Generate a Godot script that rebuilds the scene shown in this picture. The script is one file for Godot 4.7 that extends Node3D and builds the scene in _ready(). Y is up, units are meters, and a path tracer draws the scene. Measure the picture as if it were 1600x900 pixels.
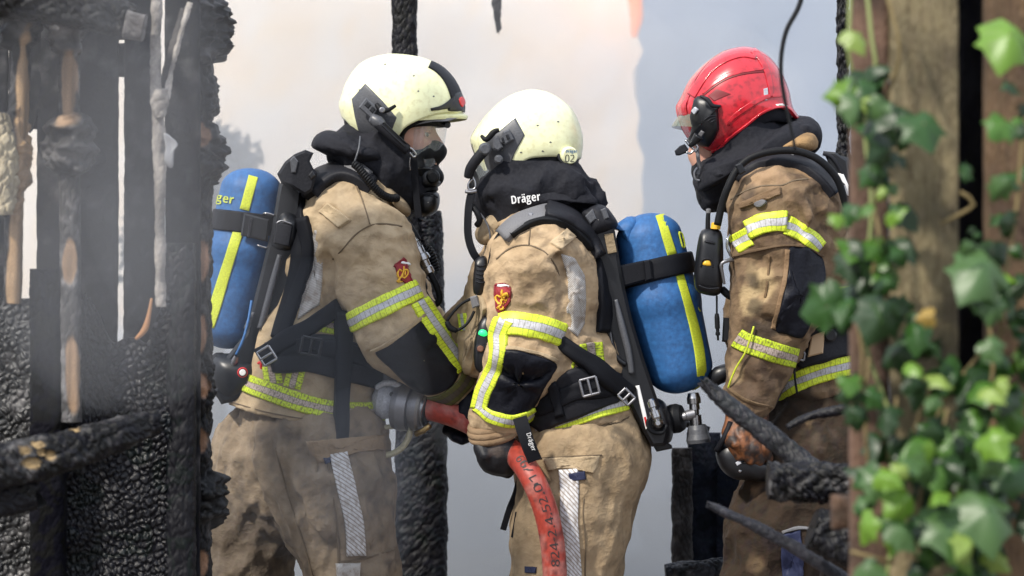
extends Node3D
# Three firefighters at work beside a burnt timber shed. Units are metres, y is up; the figures stand near z = 0 and face each other along x.

const EYE := Vector3(0.0, 1.24, 7.0)
var M := {}
var taken := {}
var crumple: FastNoiseLite
var fine: FastNoiseLite
var cells: FastNoiseLite
var blotch: FastNoiseLite


# ---------------------------------------------------------------- measuring
# A point of the place, from where it is seen along the tape-measure grid of the plane z = 0 (600 grid steps to the metre) and its real distance z.
func at(x: float, y: float, z: float) -> Vector3:
	var k := (EYE.z - z) / EYE.z / 600.0
	return Vector3((x - 800.0) * k, EYE.y + (450.0 - y) * k, z)


func pairs(a: Array) -> PackedVector2Array:
	var r := PackedVector2Array()
	for i in range(0, a.size(), 2):
		r.append(Vector2(a[i], a[i + 1]))
	return r


func triples(a: Array) -> PackedVector3Array:
	var r := PackedVector3Array()
	for i in range(0, a.size(), 3):
		r.append(at(a[i], a[i + 1], a[i + 2]))
	return r


func curve2(p: PackedVector2Array, step: float) -> PackedVector2Array:
	var r := PackedVector2Array()
	for i in p.size() - 1:
		var a := p[maxi(i - 1, 0)]
		var b := p[i]
		var c := p[i + 1]
		var d := p[mini(i + 2, p.size() - 1)]
		var n := maxi(1, int(ceil(b.distance_to(c) / step)))
		for k in n:
			r.append(b.cubic_interpolate(c, a, d, float(k) / n))
	r.append(p[p.size() - 1])
	return r


func curve3(p: PackedVector3Array, step: float) -> PackedVector3Array:
	var r := PackedVector3Array()
	for i in p.size() - 1:
		var a := p[maxi(i - 1, 0)]
		var b := p[i]
		var c := p[i + 1]
		var d := p[mini(i + 2, p.size() - 1)]
		var n := maxi(1, int(ceil(b.distance_to(c) / step)))
		for k in n:
			r.append(b.cubic_interpolate(c, a, d, float(k) / n))
	r.append(p[p.size() - 1])
	return r


func loop2(p: PackedVector2Array, step: float) -> PackedVector2Array:   # a closed outline cut into short pieces, corners kept
	var r := PackedVector2Array()
	for i in p.size():
		var b := p[i]
		var c := p[(i + 1) % p.size()]
		var n := maxi(1, int(ceil(b.distance_to(c) / step)))
		for k in n:
			r.append(b.lerp(c, float(k) / n))
	return r


func soft_loop(p: PackedVector2Array, step: float) -> PackedVector2Array:   # the same with rounded corners
	var r := PackedVector2Array()
	var s := p.size()
	for i in s:
		var b := p[i]
		var c := p[(i + 1) % s]
		var n := maxi(2, int(ceil(b.distance_to(c) / step)))
		for k in n:
			r.append(b.cubic_interpolate(c, p[(i + s - 1) % s], p[(i + 2) % s], float(k) / n))
	return r


# ---------------------------------------------------------------- geometry
class Geo:
	var v := PackedVector3Array()
	var n := PackedVector3Array()
	var uv := PackedVector2Array()
	var c := PackedColorArray()
	var ix := PackedInt32Array()

	func grid(p: Array, out: Variant, closed := false, uvs: Array = [], cols: Array = []) -> void:
		var rows := p.size()
		var wide: int = p[0].size()
		var nn := []
		var sum := 0.0
		for i in rows:
			var q := PackedVector3Array()
			var pi: PackedVector3Array = p[i]
			var pa: PackedVector3Array = p[maxi(i - 1, 0)]
			var pb: PackedVector3Array = p[mini(i + 1, rows - 1)]
			for j in wide:
				var ja := j - 1
				var jb := j + 1
				if closed:
					ja = (j + wide - 1) % wide
					jb = (j + 1) % wide
				else:
					ja = maxi(ja, 0)
					jb = mini(jb, wide - 1)
				var m := (pb[j] - pa[j]).cross(pi[jb] - pi[ja])
				if m.length_squared() < 1e-16:
					m = (pb[jb] - pa[ja]).cross(pb[ja] - pa[jb]) * 0.5
					if m.length_squared() < 1e-16:
						m = Vector3.ZERO
				m = m.normalized()
				q.append(m)
				if out is Vector3:
					sum += m.dot(out)
				else:
					sum += m.dot(pi[j] - out[i])
			nn.append(q)
		var s := 1.0 if sum >= 0.0 else -1.0
		var base := v.size()
		for i in rows:
			var pi: PackedVector3Array = p[i]
			var q: PackedVector3Array = nn[i]
			for j in wide:
				var m := q[j] * s
				if m == Vector3.ZERO:
					for k in wide:
						m += nn[clampi(i + (1 if i == 0 else -1), 0, rows - 1)][k] * s
					m = m.normalized() if m.length() > 1e-4 else (out if out is Vector3 else Vector3.UP)
				v.append(pi[j])
				n.append(m)
				uv.append(uvs[i][j] if uvs else Vector2(float(j) / maxf(1, wide - 1), float(i) / maxf(1, rows - 1)))
				c.append(cols[i][j] if cols else Color.WHITE)
		var t := PackedInt32Array()
		var w2 := wide if closed else wide - 1
		var vote := 0.0
		for i in rows - 1:
			for j in w2:
				var a := base + i * wide + j
				var b := base + i * wide + (j + 1) % wide
				var d := a + wide
				var e := b + wide
				t.append_array([a, b, e, a, e, d])
				vote += (v[e] - v[a]).cross(v[b] - v[a]).dot(n[a] + n[e])
		if vote < 0:
			for k in range(0, t.size(), 3):
				var x := t[k + 1]
				t[k + 1] = t[k + 2]
				t[k + 2] = x
		ix.append_array(t)

	func tri(a: Vector3, b: Vector3, d: Vector3, face: Vector3, col := Color.WHITE) -> void:
		var k := v.size()
		v.append_array([a, b, d])
		n.append_array([face, face, face])
		uv.append_array([Vector2(a.x, a.y), Vector2(b.x, b.y), Vector2(d.x, d.y)])
		c.append_array([col, col, col])
		if (d - a).cross(b - a).dot(face) >= 0.0:
			ix.append_array([k, k + 1, k + 2])
		else:
			ix.append_array([k, k + 2, k + 1])

	func mesh(shift := Vector3.ZERO) -> ArrayMesh:
		var a := []
		a.resize(Mesh.ARRAY_MAX)
		if shift != Vector3.ZERO:
			var w := PackedVector3Array()
			w.resize(v.size())
			for i in v.size():
				w[i] = v[i] - shift
			a[Mesh.ARRAY_VERTEX] = w
		else:
			a[Mesh.ARRAY_VERTEX] = v
		a[Mesh.ARRAY_NORMAL] = n
		a[Mesh.ARRAY_TEX_UV] = uv
		a[Mesh.ARRAY_COLOR] = c
		a[Mesh.ARRAY_INDEX] = ix
		var m := ArrayMesh.new()
		m.add_surface_from_arrays(Mesh.PRIMITIVE_TRIANGLES, a)
		return m


# A soft body: tapered limbs of oval section joined with a smooth minimum, cut by planes, marked by creases, crumpled by noise.
class Field:
	var a := PackedVector3Array()
	var x := PackedVector3Array()
	var u := PackedVector3Array()
	var w := PackedVector3Array()
	var mid := PackedVector3Array()
	var reach := PackedFloat32Array()
	var l := PackedFloat32Array()
	var ra := PackedFloat32Array()
	var rb := PackedFloat32Array()
	var fa := PackedFloat32Array()
	var fb := PackedFloat32Array()
	var kk := PackedFloat32Array()
	var cap := PackedFloat32Array()
	var cut_p := PackedVector3Array()
	var cut_n := PackedVector3Array()
	var ca := PackedVector3Array()
	var cx := PackedVector3Array()
	var cl := PackedFloat32Array()
	var cr := PackedFloat32Array()
	var cd := PackedFloat32Array()
	var noise: FastNoiseLite
	var amp := 0.0
	var stretch := Vector3.ONE
	var lo := Vector3.ONE * 1e9
	var hi := Vector3.ONE * -1e9

	func bone(p: Vector3, q: Vector3, r1: float, r2: float, f1 := 1.0, f2 := 1.0, k := 0.03, c := 1.0) -> void:
		var d := q - p
		var length := maxf(d.length(), 1e-4)
		var ax := d / length if d.length() > 1e-4 else Vector3.UP
		var side := Vector3.BACK - ax * ax.z
		if side.length() < 0.05:
			side = Vector3.UP
		side = (side - ax * ax.dot(side)).normalized()
		a.append(p)
		x.append(ax)
		w.append(side)
		u.append(ax.cross(side))
		l.append(length)
		ra.append(r1)
		rb.append(r2)
		fa.append(f1)
		fb.append(f2)
		kk.append(k)
		cap.append(c)
		mid.append((p + q) * 0.5)
		var big := maxf(maxf(r1, r1 * f1), maxf(r2, r2 * f2))
		reach.append(length * 0.5 + big)
		for e in [p, q]:
			lo = lo.min(e - Vector3.ONE * (big + 0.02))
			hi = hi.max(e + Vector3.ONE * (big + 0.02))

	func crease(p: Vector3, q: Vector3, r: float, deep: float) -> void:
		ca.append(p)
		cx.append((q - p).normalized())
		cl.append(p.distance_to(q))
		cr.append(r)
		cd.append(deep)

	func d(p: Vector3) -> float:
		var best := 1e9
		for i in a.size():
			if p.distance_to(mid[i]) - reach[i] > best + kk[i]:
				continue
			var q := p - a[i]
			var t := q.dot(x[i])
			var h := clampf(t / l[i], 0.0, 1.0)
			var r := lerpf(ra[i], rb[i], h)
			var rz := r * lerpf(fa[i], fb[i], h)
			var g := minf(r, rz)
			var over := (t - h * l[i]) / (g * cap[i])
			var uu := q.dot(u[i]) / r
			var ww := q.dot(w[i]) / rz
			var dd := (sqrt(uu * uu + ww * ww + over * over) - 1.0) * g
			if dd >= best + kk[i]:
				continue
			if best > 1e8:
				best = dd
			else:
				var s := maxf(kk[i] - absf(dd - best), 0.0) / maxf(kk[i], 1e-5)
				best = minf(dd, best) - s * s * kk[i] * 0.25
		if best < 0.05:
			for i in ca.size():
				var q := p - ca[i]
				var h := clampf(q.dot(cx[i]), 0.0, cl[i])
				var s := (q - cx[i] * h).length() / cr[i]
				if s < 2.5:
					best += cd[i] * exp(-s * s)
			if noise:
				best -= noise.get_noise_3dv(p * stretch) * amp
		for i in cut_p.size():
			best = maxf(best, (p - cut_p[i]).dot(cut_n[i]))
		return best

	func slope(p: Vector3) -> Vector3:
		var e := 0.004
		var c := d(p)
		return Vector3(d(p + Vector3(e, 0, 0)) - c, d(p + Vector3(0, e, 0)) - c, d(p + Vector3(0, 0, e)) - c).normalized()

	# where a straight line of sight meets it; the nearest point of it where the line passes by
	func meet(from: Vector3, way: Vector3, far := 3.0) -> Vector3:
		var t := 0.0
		var near := 1e9
		var tn := 0.0
		for i in 40:
			var e := d(from + way * t)
			if e < near:
				near = e
				tn = t
			if e < 0.0006:
				return from + way * t
			t += maxf(e * 0.8, 0.0008)
			if t > far:
				break
		var p := from + way * tn
		for i in 4:
			p -= slope(p) * d(p) * 0.9
		return p

	func surface(h: float, paint: Variant = null) -> Geo:
		var size := ((hi - lo) / h).ceil()
		var nx := int(size.x / 4) * 4 + 8
		var ny := int(size.y / 4) * 4 + 8
		var nz := int(size.z / 4) * 4 + 8
		var o := lo - Vector3.ONE * h * 2.0
		var sx := nx + 1
		var sxy := sx * (ny + 1)
		var val := PackedFloat32Array()
		val.resize(sxy * (nz + 1))
		val.fill(1e6)
		var spot := PackedInt32Array()
		spot.resize(val.size())
		spot.fill(-1)
		var blocks := PackedInt32Array()
		var half := h * 2.0 * 1.7321 + h * 0.5 + amp + 0.004
		for bz in range(0, nz, 4):
			for by in range(0, ny, 4):
				for bx in range(0, nx, 4):
					var dc := d(o + Vector3(bx + 2, by + 2, bz + 2) * h)
					if absf(dc) > half * 1.25:
						continue
					blocks.append_array([bx, by, bz])
					for k in 5:
						for j in 5:
							var at0 := bx + (by + j) * sx + (bz + k) * sxy
							for i in 5:
								if val[at0 + i] > 1e5:
									val[at0 + i] = d(o + Vector3(bx + i, by + j, bz + k) * h)
		var g := Geo.new()
		var corner := [0, 1, sx, sx + 1, sxy, sxy + 1, sxy + sx, sxy + sx + 1]
		var where := [Vector3(0, 0, 0), Vector3(1, 0, 0), Vector3(0, 1, 0), Vector3(1, 1, 0), Vector3(0, 0, 1), Vector3(1, 0, 1), Vector3(0, 1, 1), Vector3(1, 1, 1)]
		var edges := [0, 1, 2, 3, 4, 5, 6, 7, 0, 2, 1, 3, 4, 6, 5, 7, 0, 4, 1, 5, 2, 6, 3, 7]
		var made := PackedInt32Array()
		for b in range(0, blocks.size(), 3):
			for k in 4:
				for j in 4:
					for i in 4:
						var id := blocks[b] + i + (blocks[b + 1] + j) * sx + (blocks[b + 2] + k) * sxy
						var v0 := val[id]
						var inside := v0 < 0.0
						var mixed := false
						for q in range(1, 8):
							if (val[id + corner[q]] < 0.0) != inside:
								mixed = true
								break
						if not mixed:
							continue
						var sum := Vector3.ZERO
						var cnt := 0
						for q in range(0, 24, 2):
							var e: int = edges[q]
							var f: int = edges[q + 1]
							var ve := val[id + corner[e]]
							var vf := val[id + corner[f]]
							if (ve < 0.0) != (vf < 0.0):
								var we: Vector3 = where[e]
								sum += we.lerp(where[f], ve / (ve - vf))
								cnt += 1
						spot[id] = g.v.size()
						made.append(id)
						g.v.append(o + (Vector3(blocks[b] + i, blocks[b + 1] + j, blocks[b + 2] + k) + sum / cnt) * h)
		g.n.resize(g.v.size())
		var steps := [1, sx, sxy]
		for id in made:
			var v0 := val[id]
			for ax in 3:
				var v1 := val[id + steps[ax]]
				if (v0 < 0.0) == (v1 < 0.0):
					continue
				var s1: int = steps[(ax + 1) % 3]
				var s2: int = steps[(ax + 2) % 3]
				if id - s1 - s2 < 0:
					continue
				var p0 := spot[id]
				var p1 := spot[id - s1]
				var p2 := spot[id - s1 - s2]
				var p3 := spot[id - s2]
				if p1 < 0 or p2 < 0 or p3 < 0:
					continue
				var face := (g.v[p2] - g.v[p0]).cross(g.v[p3] - g.v[p1])
				if v0 < 0.0:   # leaving the body along the axis: front faces run clockwise
					g.ix.append_array([p0, p2, p1, p0, p3, p2])
				else:
					g.ix.append_array([p0, p1, p2, p0, p2, p3])
					face = -face
				g.n[p0] += face
				g.n[p1] += face
				g.n[p2] += face
				g.n[p3] += face
		# the sign of the summed normals, from the field
		var vote := 0.0
		for i in range(0, g.v.size(), maxi(1, g.v.size() / 40)):
			vote += g.n[i].normalized().dot(slope(g.v[i]))
		var sg := 1.0 if vote > 0 else -1.0
		for i in g.v.size():
			g.n[i] = (g.n[i] * sg).normalized()
		var turn := 0
		for q in range(0, g.ix.size(), maxi(3, g.ix.size() / 90 / 3 * 3)):
			var f := (g.v[g.ix[q + 2]] - g.v[g.ix[q]]).cross(g.v[g.ix[q + 1]] - g.v[g.ix[q]])
			turn += 1 if f.dot(g.n[g.ix[q]]) > 0 else -1
		if turn < 0:
			for q in range(0, g.ix.size(), 3):
				var y := g.ix[q + 1]
				g.ix[q + 1] = g.ix[q + 2]
				g.ix[q + 2] = y
		g.uv.resize(g.v.size())
		g.c.resize(g.v.size())
		g.c.fill(Color.WHITE)
		if paint != null:
			for i in g.v.size():
				g.c[i] = paint.call(g.v[i])
		return g


# ---------------------------------------------------------------- naming and placing
func numbered(called: String, parent: Node) -> String:
	var key := str(parent.get_instance_id()) + called
	var k: int = taken.get(key, 0)
	taken[key] = k + 1
	return called if k == 0 else "%s_%03d" % [called, k]


func origin(p: Node) -> Vector3:
	return p.position if p != self and p.get_parent() == self else Vector3.ZERO


func put(called: String, g: Geo, mat: Material, parent: Node = self, label := "") -> MeshInstance3D:
	var o := MeshInstance3D.new()
	o.name = numbered(called, parent)
	var base := Vector3.ZERO
	if parent == self:
		var lo := Vector3.ONE * 1e9
		var hi := -lo
		for p in g.v:
			lo = lo.min(p)
			hi = hi.max(p)
		base = Vector3((lo.x + hi.x) / 2, lo.y, (lo.z + hi.z) / 2)
	o.mesh = g.mesh(base)
	o.mesh.surface_set_material(0, mat)
	parent.add_child(o, true)
	o.position = base if parent == self else -origin(parent)
	if label:
		o.set_meta("label", label)
	return o


func tag(o: Node, label: String, category: String, group := "", kind := "") -> void:
	if label:
		o.set_meta("label", label)
	if category:
		o.set_meta("category", category)
	if group:
		o.set_meta("group", group)
	if kind:
		o.set_meta("kind", kind)


func thing(called: String, label: String, category: String, base: Vector3, group := "") -> Node3D:
	var o := Node3D.new()
	o.name = numbered(called, self)
	add_child(o, true)
	o.position = base
	tag(o, label, category, group)
	return o


# ---------------------------------------------------------------- shapes
func sight(f: Field, p: Vector2, start: float) -> Vector3:
	var way := (at(p.x, p.y, 0.0) - EYE).normalized()
	return f.meet(EYE + way * (EYE.z - start) / -way.z, way)


func skin_of(f: Field, start := 0.75) -> Dictionary:
	return {"f": f, "start": start}


func touch(s: Dictionary, p: Vector2) -> Vector3:
	if s.has("helm"):
		return helm_touch(s.helm, p)
	if s.has("flat"):
		return at(p.x, p.y, s.flat)
	return sight(s.f, p, s.start)


func even(g: Array, times: int) -> Array:   # lets a strap span the small folds under it
	for t in times:
		var r := []
		for i in g.size():
			var row := PackedVector3Array()
			for j in g[i].size():
				var a: Vector3 = g[maxi(i - 1, 0)][j]
				var b: Vector3 = g[mini(i + 1, g.size() - 1)][j]
				var m: Vector3 = g[i][j]
				var want := (a + b) * 0.25 + m * 0.5
				row.append(want if i > 0 and i < g.size() - 1 else m)
			r.append(row)
		g = r
	return g


func normals_of(g: Array, out: Vector3) -> Array:
	var r := []
	for i in g.size():
		var row := PackedVector3Array()
		for j in g[i].size():
			var a: Vector3 = g[mini(i + 1, g.size() - 1)][j] - g[maxi(i - 1, 0)][j]
			var b: Vector3 = g[i][mini(j + 1, g[i].size() - 1)] - g[i][maxi(j - 1, 0)]
			var m := a.cross(b).normalized()
			if m == Vector3.ZERO:
				m = out
			row.append(m if m.dot(out) >= 0 else -m)
		r.append(row)
	return r


# A band of cloth, webbing or tape that lies on a surface along a line.
func strip(called: String, parent: Node, s: Dictionary, line: Array, wide: Variant, mat: Material, thick := 0.003, smooth := 2, per := 0.06, step := 9.0, col := Color.WHITE) -> MeshInstance3D:
	var raw := pairs(line)
	var c := curve2(raw, step)
	var cross := PackedFloat32Array([-1.0, -0.86, -0.4, 0.0, 0.4, 0.86, 1.0])
	var g := []
	var uvs := []
	var run := 0.0
	for i in c.size():
		var t := (c[mini(i + 1, c.size() - 1)] - c[maxi(i - 1, 0)]).normalized()
		var nrm := Vector2(-t.y, t.x)
		var f := float(i) / maxf(1, c.size() - 1)
		var ww: float
		if wide is Array:
			var q: float = f * (wide.size() - 1)
			ww = lerpf(wide[int(q)], wide[mini(int(q) + 1, wide.size() - 1)], q - int(q))
		else:
			ww = wide
		var row := PackedVector3Array()
		for k in cross:
			row.append(touch(s, c[i] + nrm * k * ww * 0.5))
		if i:
			run += row[3].distance_to(g[i - 1][3])
		var urow := PackedVector2Array()
		for k in cross:
			urow.append(Vector2(run / per, k * 0.5 + 0.5))
		g.append(row)
		uvs.append(urow)
	return laid(called, parent, even(g, smooth), uvs, mat, thick, col)


func laid(called: String, parent: Node, g: Array, uvs: Array, mat: Material, thick: float, col := Color.WHITE) -> MeshInstance3D:
	var nn := normals_of(g, Vector3.BACK)
	var rows := g.size()
	var wide: int = g[0].size()
	var p := []
	var uu := []
	var cols := []
	for i in range(-1, rows + 1):
		var ii := clampi(i, 0, rows - 1)
		var row := PackedVector3Array()
		var ur := PackedVector2Array()
		var cr := PackedColorArray()
		for j in range(-1, wide + 1):
			var jj := clampi(j, 0, wide - 1)
			var edge := i != ii or j != jj
			var high := -0.004 if edge else thick * (0.75 if jj == 0 or jj == wide - 1 else 1.0)
			row.append(g[ii][jj] + nn[ii][jj] * high)
			ur.append(uvs[ii][jj])
			cr.append(col)
		p.append(row)
		uu.append(ur)
		cols.append(cr)
	var q := Geo.new()
	q.grid(p, Vector3.BACK, false, uu, cols)
	return put(called, q, mat, parent)


# A cut piece (pocket flap, badge, patch, plate) laid on a surface.
func patch(called: String, parent: Node, s: Dictionary, outline: Array, mat: Material, thick := 0.004, soft := false, step := 8.0, per := 100.0, turn := 0.0, puff := 0.0, col := Color.WHITE) -> MeshInstance3D:
	var p := pairs(outline)
	var c := Vector2.ZERO
	for q in p:
		c += q
	c /= p.size()
	var rim := soft_loop(p, step) if soft else loop2(p, step)
	var rings := PackedFloat32Array([0.02, 0.25, 0.5, 0.75, 0.92, 1.0])
	var g := []
	var uvs := []
	for k in rings:
		var row := PackedVector3Array()
		var ur := PackedVector2Array()
		for q in rim:
			var w := c.lerp(q, k)
			row.append(touch(s, w))
			ur.append(((w - c).rotated(turn) / per) + Vector2(0.5, 0.5))
		g.append(row)
		uvs.append(ur)
	var nn := []
	var lean := Vector3.ZERO
	for i in g.size():
		var row := PackedVector3Array()
		for j in rim.size():
			var a: Vector3 = g[mini(i + 1, g.size() - 1)][j] - g[maxi(i - 1, 0)][j]
			var b: Vector3 = g[i][(j + 1) % rim.size()] - g[i][(j + rim.size() - 1) % rim.size()]
			var m := a.cross(b).normalized()
			m = m if m.dot(Vector3.BACK) >= 0 else -m
			row.append(m)
			if i > 1:
				lean += m
		nn.append(row)
	lean = lean.normalized()
	var top := []
	for i in g.size():
		var row := PackedVector3Array()
		var e := rings[i]
		for j in rim.size():
			var m: Vector3 = (nn[i][j] * 0.6 + lean).normalized()
			row.append(g[i][j] + m * (thick * (0.8 if i == g.size() - 1 else 1.0) + puff * (1.0 - e * e)))
		top.append(row)
	var skirt := PackedVector3Array()
	var su: PackedVector2Array = uvs[uvs.size() - 1]
	for j in rim.size():
		skirt.append(g[g.size() - 1][j] - (nn[g.size() - 1][j] * 0.6 + lean).normalized() * 0.005)
	top.append(skirt)
	uvs.append(su)
	var cols := []
	for i in top.size():
		var cr := PackedColorArray()
		cr.resize(rim.size())
		cr.fill(col)
		cols.append(cr)
	var q := Geo.new()
	q.grid(top, Vector3.BACK, true, uvs, cols)
	return put(called, q, mat, parent)


# A padded shape with a given outline seen from the side and a rounded depth to both sides of the distance z.
func pillow(called: String, parent: Node, outline: Array, z: float, deep: float, mat: Material, soft := true, power := 2.5, rough := 0.0, step := 7.0, tilt := Vector2.ZERO, paint: Variant = null) -> MeshInstance3D:
	var p := pairs(outline)
	var c := Vector2.ZERO
	for q in p:
		c += q
	c /= p.size()
	var rim := soft_loop(p, step) if soft else loop2(p, step)
	var levels := PackedFloat32Array([0.02, 0.2, 0.4, 0.6, 0.76, 0.88, 0.96, 1.0])
	var g := []
	var cols := []
	for side in [1.0, -1.0]:
		for i in levels.size():
			var k := levels[i] if side > 0 else levels[levels.size() - 1 - i]
			if side < 0 and i == 0:
				continue
			var row := PackedVector3Array()
			var cr := PackedColorArray()
			for q in rim:
				var w := c.lerp(q, k)
				var zz: float = z + tilt.dot(w - c) / 600.0 + side * deep * pow(maxf(0.0, 1.0 - pow(k, power)), 0.5)
				var v := at(w.x, w.y, zz)
				if rough > 0.0:
					v.z += crumple.get_noise_3dv(v * 1.6) * rough * (1.1 - k * k)
					v += Vector3(fine.get_noise_3dv(v), fine.get_noise_3dv(v + Vector3(7, 3, 1)), 0) * rough * 0.25
				row.append(v)
				cr.append(paint.call(v) if paint != null else Color.WHITE)
			g.append(row)
			cols.append(cr)
	var q := Geo.new()
	var mid := PackedVector3Array()
	for i in g.size():
		mid.append(at(c.x, c.y, z))
	q.grid(g, mid, true, [], cols)
	return put(called, q, mat, parent)


# A plate cut to an outline, with chamfered edges.
func plate(called: String, parent: Node, outline: Array, z: float, half: float, mat: Material, bevel := 2.0, soft := false, tilt := Vector2.ZERO) -> MeshInstance3D:
	var p := pairs(outline)
	if soft:
		p = soft_loop(p, 6.0)
	if Geometry2D.is_polygon_clockwise(p):
		p.reverse()
	var c := Vector2.ZERO
	for q in p:
		c += q
	c /= p.size()
	var inner := PackedVector2Array()
	for i in p.size():
		var a := (p[i] - p[(i + p.size() - 1) % p.size()]).normalized()
		var b := (p[(i + 1) % p.size()] - p[i]).normalized()
		var m := (Vector2(-a.y, a.x) + Vector2(-b.y, b.x)).normalized()
		inner.append(p[i] + m * bevel / maxf(0.5, m.dot(Vector2(-a.y, a.x))))
	var g := Geo.new()
	var bz := minf(half * 0.5, bevel / 600.0)
	var zz := func(q: Vector2) -> float: return z + tilt.dot(q - c) / 600.0
	var t := Geometry2D.triangulate_polygon(inner)
	for i in range(0, t.size(), 3):
		for s in [1.0, -1.0]:
			g.tri(at(inner[t[i]].x, inner[t[i]].y, zz.call(inner[t[i]]) + s * half), at(inner[t[i + 1]].x, inner[t[i + 1]].y, zz.call(inner[t[i + 1]]) + s * half), at(inner[t[i + 2]].x, inner[t[i + 2]].y, zz.call(inner[t[i + 2]]) + s * half), Vector3(0, 0, s))
	for i in p.size():
		var j := (i + 1) % p.size()
		var e := p[j] - p[i]
		var outw := Vector3(e.y, e.x, 0).normalized()
		var cc := at((p[i].x + p[j].x) / 2, (p[i].y + p[j].y) / 2, z) - at((inner[i].x + inner[j].x) / 2, (inner[i].y + inner[j].y) / 2, z)
		outw = cc.normalized()
		var loops := [[inner, half], [p, half - bz], [p, -half + bz], [inner, -half]]
		var tilts := [(outw + Vector3.BACK).normalized(), outw, (outw + Vector3.FORWARD).normalized()]
		for k in 3:
			var qa: PackedVector2Array = loops[k][0]
			var qb: PackedVector2Array = loops[k + 1][0]
			var a := at(qa[i].x, qa[i].y, zz.call(qa[i]) + loops[k][1])
			var b := at(qa[j].x, qa[j].y, zz.call(qa[j]) + loops[k][1])
			var d := at(qb[j].x, qb[j].y, zz.call(qb[j]) + loops[k + 1][1])
			var f := at(qb[i].x, qb[i].y, zz.call(qb[i]) + loops[k + 1][1])
			g.tri(a, b, d, tilts[k])
			g.tri(a, d, f, tilts[k])
	return put(called, g, mat, parent)


func tube_into(g: Geo, p: PackedVector3Array, radius: Variant, sides := 10, col := Color.WHITE, ends := true) -> void:
	var rows := []
	var mid := PackedVector3Array()
	var cols := []
	var uvs := []
	var last := Vector3.ZERO
	var run := 0.0
	var n := p.size()
	for i in range(-1 if ends else 0, n + (1 if ends else 0)):
		var ii := clampi(i, 0, n - 1)
		var t := (p[mini(ii + 1, n - 1)] - p[maxi(ii - 1, 0)]).normalized()
		if last == Vector3.ZERO:
			last = t.cross(Vector3.UP if absf(t.y) < 0.9 else Vector3.RIGHT).normalized()
		last = (last - t * t.dot(last)).normalized()
		var other := t.cross(last)
		var r: float
		if radius is float or radius is int:
			r = radius
		else:
			var q: float = float(ii) / maxf(1, n - 1) * (radius.size() - 1)
			r = lerpf(radius[int(q)], radius[mini(int(q) + 1, radius.size() - 1)], q - int(q))
		if ii > 0 and i == ii:
			run += p[ii].distance_to(p[ii - 1])
		if i != ii:
			r *= 0.02
		var row := PackedVector3Array()
		var cr := PackedColorArray()
		var ur := PackedVector2Array()
		for k in sides:
			var a := TAU * k / sides
			row.append(p[ii] + (last * cos(a) + other * sin(a)) * r)
			cr.append(col)
			ur.append(Vector2(run * 10.0, float(k) / sides))
		rows.append(row)
		mid.append(p[ii])
		cols.append(cr)
		uvs.append(ur)
	g.grid(rows, mid, true, uvs, cols)


func tube(called: String, parent: Node, pts: Array, radius: Variant, mat: Material, sides := 10, step := 0.012, col := Color.WHITE) -> MeshInstance3D:
	var g := Geo.new()
	tube_into(g, curve3(triples(pts), step), radius, sides, col)
	return put(called, g, mat, parent)


# A turned piece about the line from a to b: profile pairs of (share of the line, radius in metres).
func turned_into(g: Geo, a: Vector3, b: Vector3, profile: Array, sides := 20) -> void:
	var t := (b - a).normalized()
	var s := t.cross(Vector3.UP if absf(t.y) < 0.9 else Vector3.RIGHT).normalized()
	var o := t.cross(s)
	# each profile edge is its own band so that the corners stay sharp
	for i in range(0, profile.size() - 3, 2):
		var rows := []
		var mid := PackedVector3Array()
		for e in [0, 2]:
			var c := a.lerp(b, profile[i + e])
			var row := PackedVector3Array()
			for k in sides:
				var an := TAU * k / sides
				row.append(c + (s * cos(an) + o * sin(an)) * maxf(profile[i + e + 1], 0.0003))
			rows.append(row)
		var grow: float = profile[i + 3] - profile[i + 1]
		var along: float = profile[i + 2] - profile[i]
		var c2 := a.lerp(b, (profile[i] + profile[i + 2]) / 2) + t * (grow * 3.0 if along * a.distance_to(b) < absf(grow) * 0.7 else 0.0)
		if along * a.distance_to(b) < absf(grow) * 0.7:
			var dir := t * (1.0 if grow < 0 else -1.0)
			g.grid(rows, dir, true)
		else:
			mid.append(a.lerp(b, profile[i]))
			mid.append(a.lerp(b, profile[i + 2]))
			g.grid(rows, mid, true)


func turned(called: String, parent: Node, a: Vector3, b: Vector3, profile: Array, mat: Material, sides := 20) -> MeshInstance3D:
	var g := Geo.new()
	turned_into(g, a, b, profile, sides)
	return put(called, g, mat, parent)


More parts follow.
